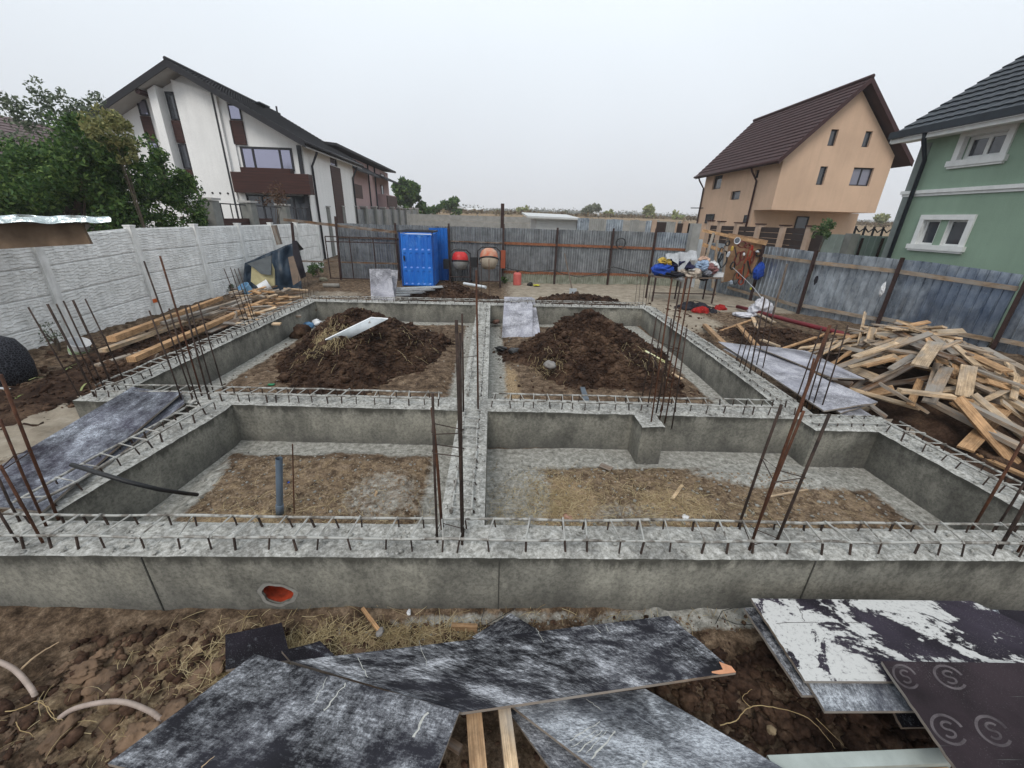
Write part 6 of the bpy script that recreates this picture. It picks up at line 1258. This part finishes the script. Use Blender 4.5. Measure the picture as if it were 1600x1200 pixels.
for lb, pa, pb, w_ in (('dark hammer handle on the rack', (1148, 386), (1151, 402), .03), ('long black level hanging on the rack', (1163, 412), (1160, 438), .06), ('wooden float hanging at the rack right', (1190, 404), (1187, 416), .09), ('rusty trowel handle at the rack left', (1133, 384), (1129, 396), .05), ('dark saw hanging low on the rack', (1168, 408), (1173, 428), .07)):
    tag(MB().beam(YP(*pa, 13.97), YP(*pb, 13.95), w_, .03).build('hand_tool', BLK if 'black' in lb or 'dark' in lb else WB), lb, 'tool', 'things hung on the tool rack')
loop(1158, 440, .08, .10, .012, ORC, 'red cord tangle at the foot of the rack', 3)
c = YP(1152, 376, 14.0); mt_ = thing('round_mirror', c, 'small round white-rimmed mirror on the tool rack', 'mirror', 'things hung on the tool rack'); MB().lathe(c, [(.09, 0), (.11, .01), (.11, -.01), (.09, 0)], 20, Matrix.Rotation(PI/2, 3, 'X')).build('rim', WHITEP, mt_); MB().lathe(c, [(0, .0), (.09, 0)], 20, Matrix.Rotation(PI/2, 3, 'X')).build('glass', SKYG, mt_)
for lab, px, s, mt_, nm in (('yellow glove on the tool rack', (1144, 388), (.08, .05, .16), YEL, 'work_glove'), ('grey plastic bottle on the rack shelf', (1137, 397), (.10, .08, .2), LGR, 'plastic_bottle'), ('pale tag on the red tool', (1163, 397), (.07, .03, .10), WHITEP, 'paper_tag'), ('silver hand tool at the rack end', (1183, 393), (.13, .05, .07), GALVL, 'hand_tool'), ('red hand tool hanging at the rack end', (1174, 388), (.06, .05, .14), REDC, 'hand_tool'), ('bluish bag under the tool rack', (1143, 441), (.12, .08, .14), fab('pale_blue_cloth', (.32, .38, .46)), 'hanging_bag'), ('yellow tag low on the metal fence', (1173, 451), (.07, .02, .09), simple('lemon_tag', (.5, .5, .05), None, 4), 'yellow_tag')):
    c = YP(*px, 13.95); R_ = Matrix.Rotation(random.uniform(-.4, .4), 3, 'Y'); tag(MB().lathe(c-Vector((0, 0, s[2]/2)), [(0, 0), (s[0]*.45, .01), (s[0]*.5, s[2]*.3), (s[0]*.5, s[2]*.75), (s[0]*.25, s[2]*.9), (s[0]*.2, s[2]), (0, s[2])], 12, R_).build(nm, mt_), lab, nm.split('_')[-1], 'things hung on the tool rack')
tag(cloth('x', (1187, 424), 13.7, .16, .22, ROY, 31, .08), 'dark blue garment hanging on the right fence by the rack', 'clothes', None)
tag(cloth('x', (1379, 452), 9.6, .04, .13, WHITEP, 33, .04, name='white_rag'), 'white rag tied to the right metal fence post', 'rag', None)
tag(cloth('x', (1275, 438), 11.2, .04, .09, BKC, 34, .02, name='dark_rag'), 'dark scrap stuck on the right metal fence sheet', 'rag', None)
# bags on the ground
tag(cloth('x', (1080, 486), 12.3, .55, .22, BKC, 35, .4, name='black_bag'), 'large black cloth bag spilling on the ground below the table', 'bag', None)
tag(cloth('x', (1108, 491), 11.9, .22, .15, BKC, 36, .2, name='black_bag'), 'small black bag right of the red one', 'bag', None)
tag(cloth('x', (1094, 488), 11.75, .22, .13, REDC, 37, .16, name='red_bag'), 'open red bag lying among the black bags', 'bag', None); tag(cloth('x', (1125, 484), 12.2, .17, .12, REDC, 38, .16, name='red_bag'), 'red bag standing alone on the sandy ground', 'bag', None)
SACK = simple('white_sacking', (.60, .60, .64), (.42, .42, .46), 6, .8, 0, .6, .02, 10)
tag(cloth('x', (1188, 484), 11.4, .28, .26, SACK, 39, .25, name='white_sacking'), 'crumpled white sacking by the red pipe', 'sacking', None); tag(cloth('x', (1163, 492), 11.2, .26, .05, SACK, 40, .22, name='white_sacking'), 'flat corner of white sacking on the soil', 'sacking', None)
rp_ = MB().tube([G(1152, 479, .12), G(1230, 500, .20), G(1350, 530, .30)], .055, 14); tag(rp_.build('red_pipe', simple('dark_red_pipe', (.16, .012, .018), (.09, .008, .012), 4, .5, 0, .05), smooth=True), 'long dark red pipe lying along the right metal fence', 'pipe')
a, b = G(1205, 500, .05), YP(1230, 412, G(1205, 500, .05).y); tag(MB().beam(a, b, .05, .03).build('leaning_stick', WB), 'brown stick leaning on the right metal fence', 'stick')
cable('thin pale cable running from the rack down to the sacking', [YP(1145, 418, 14), YP(1160, 432, 13.5), YP(1178, 450, 12.6), YP(1192, 468, 12)], .008, LGR)
cable('pale wires drooping along the lower rail of the right fence', [XP(1215, 475, 9.5), XP(1235, 488, 9.6), XP(1270, 498, 9.6), XP(1310, 505, 9.8), XP(1340, 515, 10.2)], .01, GALVL)
cable('black cable lying across the yard in front of the table', [G(1035, 470, .03), G(1060, 474, .03), G(1085, 470, .03), G(1110, 476, .03), G(1150, 480, .03)], .01)
MBb = [(806, 547), (793, 547), (785, 541), (776, 545)]
stone('black rubber boot-like lump under the lower grey sheet', (806, 551), .08, .16, BLK, 'black_bag', 'bag', flat=.5); stone('black bag left of the lump under the lower grey sheet', (784, 546), .05, .11, BLK, 'black_bag', 'bag', flat=.5)
stone('blue crumpled litter at the foot of the back left wall', (482, 510), .05, .13, fab('blue_litter', (.10, .22, .38)), 'blue_litter', 'litter'); stone('white crumpled litter beside the blue one', (495, 506), .05, .10, WHITEP, 'white_litter', 'litter')
stone('dark green litter at the near edge of the left heap', (424, 601), .08, .05, simple('green_plastic', (.03, .2, .09), None, 4), 'green_litter', 'litter', flat=.3); stone('small dark lump lying on the white foam board', (581, 505), .86, .07, GST, flat=.5)
stone('blue cord knot on the rod in the near left cell', (451, 754), .19, .012, ROY, 'cord_knot', 'cord', flat=.4); stone('brick piece inside the pit by the spine wall', (775, 504), .10, .10, simple('dull_brick', (.16, .09, .07), None, 6), 'brick_piece', 'brick')
ys_ = [G(1008, 548, .42), G(1025, 556, .36), G(1040, 566, .28)]; tag(MB().beam(ys_[0], ys_[2], .07, .01).build('yellow_level', simple('faded_yellow', (.52, .50, .16), (.60, .60, .5), 9, .6)), 'faded yellow spirit level lying on the right heap', 'level')
tag(MB().beam(G(1048, 582, .12), G(1066, 592, .1), .05, .015).build('white_strip', WP), 'white wooden strip at the right foot of the right heap', 'strip')
# black wire on the front wall foot
WR = simple('black_wire', (.012, .012, .012), None, 3, .5, 0, 0)
for k, pl_ in enumerate(([(575, 935, .04), (582, 952, .02)], [(746, 984, .02), (775, 968, .05), (806, 950, .09)], [(757, 950, .06), (752, 970, .02)], [(1125, 965, .05), (1150, 975, .03), (1175, 976, .02)], [(1118, 975, .01), (1128, 955, .06), (1145, 950, .08)])):
    tag(MB().tube([G(*p) for p in pl_], .0022, 5).build('tie_wire', WR), ('short wire end poking up left of the stick', 'long wire bent over the small sheet end', 'wire end beside the long bent wire', 'wire lying flat left of the right stack', 'curled wire against the front wall left of the right stack')[k], 'wire')
# dark mesh roll and slab at left
c = G(18, 606, .0); rl = thing('mesh_roll', c, 'upright black roll of netting at the left edge', 'netting roll'); NET = N('black_netting', .8); vv_ = NET.vor(NET.co(), 28, 'Distance', 'DISTANCE_TO_EDGE') ; NET.color(NET.ramp(vv_, [(.03, (.055, .058, .072)), (.10, (.006, .006, .009))])); NET = NET.m
MB().lathe((c.x-.22, c.y+.15, .0), [(0, 0), (.33, 0), (.36, .25), (.35, .45), (.29, .62), (.17, .70), (0, .71)], 26, Matrix.Rotation(-.06, 3, 'Y')).build('netting', NET, rl, smooth=True)
MB().beam(G(-10, 607, .05), G(52, 611, .05), .04, .04).build('base_strip', LGR, rl)
# shed with silvery roof top left
SF = 9.2; sd = thing('site_shed', (-9, 7.5, 0), 'wooden shed with wrinkled silver roof foil at the upper left edge', 'shed')
q = [YP(-60, 332, 5.2), YP(131, 334, 8.3)]
a, b = YP(-80, 372, 5.6), YP(131, 346, 7.6); c_ = YP(120, 381, 7.6)
XS = -6.9
A1 = XP(131, 350, XS) if 0 else YP(131, 350, 6.7); Yv = 6.7; wl = YP(-40, 352, Yv).x; wr = YP(131, 350, Yv).x; zb1 = YP(131, 381, Yv).z; zt1 = YP(100, 346, Yv).z
MB().poly([Vector((wl, Yv, YP(0, 389, Yv).z-.02)), Vector((wr, Yv, zb1)), Vector((wr-.05, Yv, zt1)), Vector((wl, Yv, YP(0, 346, Yv).z))], (0, .04, 0)).build('front_board', simple('old_brown_board', (.19, .13, .085), (.10, .065, .04), 4), sd)
for x in (wl-1.5,): MB().bb((x, Yv+.5, -.15), (x+.08, Yv+.58, zt1)).build('post', WB, sd)
l, r_, = YP(-60, 338, Yv-.35), YP(171, 341, Yv-.1); us = np.linspace(0, 1, 60); FO = N('silver_foil', .25, .8, .5); FO.color(FO.ramp(FO.noise(FO.co(), 6, 5), [(.3, (.34, .42, .42)), (.7, (.66, .72, .74))])); FO.bump(FO.noise(FO.co(), 14, 5, .6), .8, .02); FO = FO.m
P_ = np.zeros((10, 60, 3))
for i, u in enumerate(us):
    p = l.lerp(r_, u); w1 = .02*math.sin(u*19)+.02*float(vn(np.array([u*22]), np.array([1.]))[0])
    for j in range(10):
        if j < 3: P_[j, i] = (p.x, p.y+.01*j+w1, p.z-.075*(1-.35*max(0, u-.7)*3)*(1-j/2)+w1*.6*(j == 0))
        else: k = (j-3)/6; rd = Vector((p.x, p.y, 0)).normalized(); P_[j, i] = (p.x+rd.x*(.05+1.5*k), p.y+rd.y*(.05+1.5*k), p.z+.02+w1*.5-.02*k)
MB().grid(P_).build('roof_foil', FO, sd); rd1 = Vector((l.x, l.y, 0)).normalized()*1.2; rd2 = Vector((r_.x, r_.y, 0)).normalized()*1.2; MB().poly([l+Vector((0, .1, -.08)), r_+Vector((-.4, .1, -.08)), r_+rd2+Vector((-.4, 0, -.08)), l+rd1+Vector((0, 0, -.08))], (0, 0, -.015)).build('roof_board', WB, sd)

# ================================================================ VEGETATION
def leaves(centers, radii, counts, size, squash=(1, 1, 1), seed=0, el=1.9):
    g = np.random.default_rng(seed); P_ = []
    for c, r, n in zip(centers, radii, counts):
        d = g.normal(0, 1, (n, 3)); d /= np.linalg.norm(d, axis=1)[:, None]; rr = r*g.uniform(.15, 1, n)**.45; P_.append(np.array(c)+d*rr[:, None]*np.array(squash))
    P_ = np.concatenate(P_); n = len(P_); a = g.normal(0, 1, (n, 3)); a /= np.linalg.norm(a, axis=1)[:, None]; b = np.cross(a, g.normal(0, 1, (n, 3))); b /= np.linalg.norm(b, axis=1)[:, None]
    s = size*g.uniform(.55, 1.25, n)[:, None]; V_ = np.stack([P_-a*s*el/2, P_+b*s*.45, P_+a*s*el/2, P_-b*s*.45], 1).reshape(-1, 3); F_ = np.arange(4*n).reshape(-1, 4); return V_, F_
LG1 = m_leaf('dark_green_leaf', (.020, .048, .014), (.055, .118, .030), (.14, .21, .055)); LG2 = m_leaf('autumn_leaf', (.08, .09, .035), (.20, .21, .08), (.33, .30, .13)); LG3 = m_leaf('grey_green_leaf', (.06, .085, .055), (.12, .15, .10), (.20, .23, .16)); LG4 = m_leaf('far_wood_leaf', (.03, .045, .025), (.07, .085, .045), (.13, .12, .07))
BARK = simple('grey_bark', (.12, .095, .075), (.06, .045, .035), 6)
def tree(label, base, h, crown, leafmat, size, n, seed=0, name='tree', cat='tree', group=None, trunk_r=.07, spread=.6, limbs=6, wis=(), wmat=None):
    """crown: list of (x,y,z,r) clump centres"""
    t = thing(name, base, label, cat, group); b = Vector(base); rn = random.Random(seed); m = MB(); top = b+Vector((rn.uniform(-.1, .1), 0, h*.55))
    m.tube([b-Vector((0, 0, .2)), b.lerp(top, .5)+Vector((.05, 0, 0)), top], [trunk_r, trunk_r*.75, trunk_r*.5], 8)
    for k in range(limbs):
        c = Vector(rn.choice(crown)[:3]); s_ = b.lerp(top, rn.uniform(.3, 1)); m.tube([s_, s_.lerp(c, .5)+Vector((0, 0, .1)), c], [trunk_r*.4, trunk_r*.28, trunk_r*.1], 6)
    m.build('trunk', BARK, t); g = np.random.default_rng(seed); cs, rs, ns = [], [], []; tot = sum(c[3]**2 for c in crown)
    for (x, y, z, r) in crown:
        k = max(5, int(7+r*6)); nn = max(3, int(n*r*r/tot/k))
        for _ in range(k):
            d = g.normal(0, 1, 3); d /= np.linalg.norm(d); cs.append((x+d[0]*r*.8, y+d[1]*r*.8, z+d[2]*r*.75)); rs.append(r*g.uniform(.25, .5)); ns.append(nn)
    V_, F_ = leaves(cs, rs, ns, size, seed=seed); mk('crown', V_, F_, leafmat, t)
    if wis: V_, F_ = leaves([w[:3] for w in wis], [w[3] for w in wis], [w[4] for w in wis], size, seed=seed+3); mk('upper_sprays', V_, F_, wmat or leafmat, t)
    return t
YTr = 13.0
def cr(px, r, Y=YTr): v = YP(*px, Y); return (v.x, v.y+random.uniform(-.7, .7), v.z, r)
crown = [cr((x, y), r) for x, y, r in ((20, 272, .8), (80, 262, .8), (128, 245, .7), (172, 218, .5), (206, 240, .55), (60, 300, 1.2), (130, 290, 1.3), (200, 285, 1.1), (240, 300, .8), (255, 330, .7), (-30, 290, 1.5), (180, 330, 1.1), (100, 330, 1.2), (20, 340, 1.2), (230, 260, .7), (165, 240, .8), (-60, 260, .9), (225, 345, .8))]
bs = YP(140, 420, 13.4); tree('big dark green shrub-like tree growing behind the white panel wall', (bs.x, 13.4, 0), 4.5, crown, LG1, .070, 44000, 3, 'large_shrub', 'tree', None, .11, limbs=12)
wis = []
for (x0_, y0_, x1_, y1_) in ((55, 200, 55, 128), (75, 195, 68, 145), (40, 200, 20, 160), (90, 190, 95, 145), (120, 190, 118, 160), (138, 185, 150, 150), (105, 200, 110, 175), (25, 190, 5, 150)):
    for k in range(9): u = k/8; v = YP(x0_+(x1_-x0_)*u+random.uniform(-5, 5), y0_+(y1_-y0_)*u, 15); wis.append((v.x, v.y, v.z, .30*(1.15-u*.6), 26))
YW = 15
tree('pale slender grey-green tree rising behind the big dark shrub', (YP(80, 300, 15).x, 15, 0), 5.0, [cr((80, 235), .5, 15), cr((60, 240), .5, 15), cr((120, 235), .5, 15)], LG3, .07, 900, 8, 'slender_tree', 'tree', None, .06, limbs=10, wis=wis, wmat=LG3)
yb = YP(205, 215, 12.6); tree('yellowish sapling crown at the right side of the big shrub', (YP(210, 300, 12.3).x, 12.3, 0), 3.4, [cr((185, 195), .45, 12.3), cr((205, 215), .45, 12.3), cr((175, 215), .45, 12.3), cr((215, 240), .3, 12.3)], LG2, .06, 1700, 12, 'yellow_sapling', 'tree', None, .03)
def simple_tree(label, px_c, r_px, Y, mat, n, size, seed, name='bush', cat='bush', group=None, ry=1.0, z0=.5):
    c = YP(*px_c, Y); s = Y*.93/FPX; r = r_px*s; cl = []; rn = random.Random(seed)
    z0 = float(gfar(Y)) if Y > 24 else z0
    for _ in range(7): cl.append((c.x+rn.uniform(-.65, .65)*r, c.y+rn.uniform(-.5, .5)*r, c.z+rn.uniform(-.6, .55)*r*ry, r*rn.uniform(.35, .55)))
    return tree(label, (c.x, c.y, z0), max(.5, c.z-z0), cl, mat, size, n, seed, name, cat, group, max(.03, r*.05))
simple_tree('round dark green tree beyond the grey pillars', (645, 312), 30, 60, LG1, 6500, .30, 21, 'round_tree', 'tree', None, .85)
simple_tree('small green tree right of the round dark tree', (703, 323), 16, 75, LG1, 2000, .34, 22, 'small_tree', 'tree'); simple_tree('low dark bush between the two green trees', (682, 327), 9, 72, LG1, 700, .3, 23); simple_tree('dark bush at the corner of the pink house', (622, 312), 8, 55, LG1, 500, .25, 29)
LGF = m_leaf('haze_paled_bush_leaf', (.16, .19, .08), (.28, .31, .13), (.40, .40, .20)); LGG = m_leaf('haze_paled_grey_leaf', (.14, .16, .12), (.22, .24, .18), (.30, .31, .24))  # leaf colours made paler to imitate haze over the distant bushes
gb = 'bushes in the field beyond the plots'
for i, (x, y, r, Y, mt_, lab) in enumerate(((816, 329, 10, 110, LG2, 'yellow-green bush in the field right of the brown steel post'), (918, 327, 10, 95, LG3, 'leafy field bush above the right edge of the white shed'), (932, 324, 8, 100, LG3, 'wispy grey bush beside the pale truck'), (953, 334, 9, 110, LG2, 'low yellow bush right of the pale truck'), (1018, 331, 14, 110, LG2, 'wide yellow-green bush in the field left of the tan house'), (1062, 337, 14, 100, LG2, 'low field bush touching the tan house'), (880, 334, 7, 120, LG3, 'small greyish bush above the shed roof'), (780, 333, 9, 120, LG4, 'brownish bush left of the brown steel post'), (1375, 342, 12, 90, LG2, 'bush between tan house and green house'), (740, 330, 6, 130, LG4, 'little bush behind the white tanker truck'))):
    simple_tree(lab, (x, y), r, Y, LGF if mt_ is LG2 else LGG, 1000, .40, 40+i, 'field_bush', 'bush', gb, .6)
# climber by the tan fence and bare weeds
simple_tree('leafy climber over the tan fence next to the sheet gate', (1290, 358), 20, 14.6, m_leaf('climber_leaf', (.04, .08, .03), (.09, .15, .06), (.16, .2, .09)), 900, .055, 61, 'climber', 'shrub', None, 1.3, 1.2)
simple_tree('weeds at the foot of the panel wall behind the bucket', (78, 525), 24, 7.4, LG3, 90, .03, 62, 'weed', 'weed', None, .9, 0); simple_tree('weeds growing by the panel wall next to the tarpaulin', (362, 455), 12, 13.4, LG3, 300, .05, 63, 'weed', 'weed', None, .9, 0)
simple_tree('green grass tuft behind the tubular gate', (495, 420), 16, 17.5, LG1, 700, .05, 64, 'grass_tuft', 'grass', None, .6, 0); simple_tree('green weed beside the beige concrete mixer', (788, 437), 7, 16.8, LG1, 220, .05, 65, 'weed', 'weed', None, .9, 0)
simple_tree('brown leafless bush in front of the white house glazing', (425, 305), 22, 19.5, m_leaf('brown_leaf', (.05, .03, .02), (.10, .055, .035), (.15, .09, .05)), 700, .05, 66, 'brown_bush', 'bush', None, 1.0, 0)
simple_tree('bare bush growing over the railing of the pillar fence', (302, 335), 20, 15.5, m_leaf('dry_leaf', (.05, .035, .02), (.10, .075, .045), (.15, .12, .07)), 600, .045, 67, 'bare_bush', 'bush', None, .8, 0)
for i in range(10):
    p = G(148+i*3.2, 568+random.uniform(-5, 8), .1)
blades('leafy_litter', [(-6.2, 6.6, .8, 1.8, 60), (-5.4, 6.2, .6, 1.2, 40)], m_leaf('corn_leaf', (.16, .2, .07), (.3, .33, .14), (.38, .4, .2)), 'few pale green leaves lying among the left timbers', (.1, .25), .012)
# far treeline: one mass
V_a = []; g_ = np.random.default_rng(5); cs, rs, ns = [], [], []
for i in range(520):
    Yd = g_.choice([420, 600, 820]); x = g_.uniform(-.6, 1.3)*Yd; h = Yd/75*g_.uniform(.5, 1.1)*(1 if g_.random() > .15 else 1.5); y_ = Yd+g_.uniform(-20, 20); cs.append((x, y_, float(gfar(y_))+h*.4)); rs.append(h*.62); ns.append(150)
V_, F_ = leaves(cs, rs, ns, 1.7, (3.4, 1, .8), 9, 1.2); o = mk('far_wood', V_, F_, LG4, None, (0, 600, 0)); tag(o, 'hazy far belt of trees on the horizon', None, None, 'stuff')
cs = [(x_, y_, float(gfar(y_))+.35) for x_, y_ in zip(g_.uniform(-90, 200, 900), g_.uniform(85, 200, 900))]; V_, F_ = leaves(cs, [1.5]*900, [26]*900, .5, (2.4, 1, .35), 10, 1.5); o = mk('field_scrub', V_, F_, m_leaf('scrub_leaf', (.07, .05, .03), (.14, .10, .06), (.2, .16, .09)), None, (0, 100, 0)); tag(o, 'brown scrub covering the fields beyond the plots', None, None, 'stuff')
# tanker trucks
TWh = simple('truck_white', (.62, .63, .64), (.52, .53, .54), 2, .5, 0, 0)
def truck(label, px0, px1, Y, kind):
    a, b = YP(*px0, Y), YP(*px1, Y); L = b.x-a.x; z0 = a.z-.1; t = thing('lorry', (a.x+L/2, Y, z0), label, 'truck', 'lorries on the far road'); hh = L*.19
    MB().bb((a.x, Y-1.2, z0+.5), (a.x+L*.17, Y+1.2, z0+hh+.35)).build('cab', TWh, t); MB().bb((a.x+L*.01, Y-1.23, z0+hh*.65), (a.x+L*.11, Y-1.203, z0+hh)).build('window', GLASS, t)
    if kind == 'tank': MB().tube([(a.x+L*.22, Y, z0+hh*.72), (a.x+L, Y, z0+hh*.72)], hh*.42, 16).build('tank', TWh, t, smooth=True)
    else: MB().bb((a.x+L*.2, Y-1.2, z0+hh*.3), (a.x+L, Y+1.2, z0+hh*1.2)).build('box_body', TWh, t)
    MB().bb((a.x+L*.1, Y-.8, z0+.5), (a.x+L*.98, Y+.8, z0+.75)).build('chassis', BLK, t)
    for k in (.09, .3, .8, .9): MB().tube([(a.x+L*k, Y-1.2, z0+.45), (a.x+L*k, Y-.9, z0+.45)], .5, 14).build('wheel', BLK, t)
truck('white tanker lorry driving past beyond the far panel wall', (717, 333), (756, 335), 130, 'tank'); truck('pale box lorry half hidden behind field bushes', (922, 339), (951, 341), 150, 'box')

# ================================================================ LIGHT, SKY, AIR, CAMERA
sc = bpy.context.scene; w = bpy.data.worlds.new('World'); sc.world = w; w.use_nodes = True; nt = w.node_tree; bg = nt.nodes['Background']
sk = nt.nodes.new('ShaderNodeTexSky'); sk.sky_type = 'NISHITA'; sk.sun_disc = False; sk.sun_elevation = math.radians(48); sk.sun_rotation = math.radians(200); sk.dust_density = 4; sk.air_density = 1.0
hs_ = nt.nodes.new('ShaderNodeHueSaturation'); hs_.inputs['Saturation'].default_value = .25; nt.links.new(sk.outputs[0], hs_.inputs['Color'])
tc = nt.nodes.new('ShaderNodeTexCoord'); sp = nt.nodes.new('ShaderNodeSeparateXYZ'); nt.links.new(tc.outputs['Generated'], sp.inputs[0]); cr_ = nt.nodes.new('ShaderNodeValToRGB'); e = cr_.color_ramp.elements
for p_, c_ in ((0, (.53, .555, .59)), (.12, (.59, .625, .67)), (.35, (.71, .77, .825)), (1, (.84, .91, .97))):
    q = e.new(p_) if p_ not in (0, 1) else (e[0] if p_ == 0 else e[-1]); q.color = (*c_, 1)
nt.links.new(sp.outputs[2], cr_.inputs[0]); nz = nt.nodes.new('ShaderNodeTexNoise'); nz.inputs['Scale'].default_value = 1.4; nz.inputs['Detail'].default_value = 3; nt.links.new(tc.outputs['Generated'], nz.inputs['Vector'])
mr = nt.nodes.new('ShaderNodeMapRange'); mr.inputs[3].default_value = SKYK*.90; mr.inputs[4].default_value = SKYK*1.10; nt.links.new(nz.outputs['Fac'], mr.inputs[0])
sc_ = nt.nodes.new('ShaderNodeVectorMath'); sc_.operation = 'SCALE'; nt.links.new(cr_.outputs[0], sc_.inputs[0]); nt.links.new(mr.outputs[0], sc_.inputs['Scale'])
mx = nt.nodes.new('ShaderNodeMix'); mx.data_type = 'RGBA'; mx.inputs[0].default_value = .88; nt.links.new(hs_.outputs[0], mx.inputs[6]); nt.links.new(sc_.outputs[0], mx.inputs[7]); nt.links.new(mx.outputs[2], bg.inputs['Color']); bg.inputs['Strength'].default_value = .1
sl_ = bpy.data.lights.new('sun', 'SUN'); sl_.energy = 1.5; sl_.angle = math.radians(24); sl_.color = (1, .94, .86); so_ = bpy.data.objects.new('sun', sl_); C.objects.link(so_); el, az = math.radians(48), math.radians(200)
dv = Vector((math.sin(az)*math.cos(el), math.cos(az)*math.cos(el), math.sin(el))); so_.rotation_euler = dv.to_track_quat('Z', 'Y').to_euler(); so_.location = (0, -5, 20)
if HAZE:
    hz = MB().bb((-1300, -60, -3), (1300, 1300, 60)).build('haze', None); vm = bpy.data.materials.new('haze_air'); vm.use_nodes = True; t_ = vm.node_tree; t_.nodes.remove(t_.nodes['Principled BSDF']); pv = t_.nodes.new('ShaderNodeVolumePrincipled'); pv.inputs['Density'].default_value = HAZE; pv.inputs['Color'].default_value = (.93, .95, 1, 1); pv.inputs['Anisotropy'].default_value = 0
    t_.links.new(pv.outputs[0], t_.nodes['Material Output'].inputs['Volume']); hz.data.materials.append(vm); tag(hz, 'thin pale haze in the overcast air', None, None, 'stuff')
cam = bpy.data.cameras.new('camera'); cam.sensor_width = 36; cam.lens = FPX/1600*36; cam.clip_start = .05; cam.clip_end = 4000; co_ = bpy.data.objects.new('camera', cam); C.objects.link(co_)
Mx = Matrix((BR, BU, -BF)).transposed().to_4x4(); Mx.translation = (0, 0, CAMH); co_.matrix_world = Mx; sc.camera = co_
sc.view_settings.view_transform = 'Standard'; sc.view_settings.look = 'None'; sc.view_settings.exposure = EXPO; sc.view_settings.gamma = 1
sc.cycles.use_denoising = True; sc.cycles.max_bounces = 6; sc.cycles.volume_bounces = 1; sc.cycles.transparent_max_bounces = 6; sc.cycles.use_adaptive_sampling = True; sc.cycles.adaptive_threshold = .015
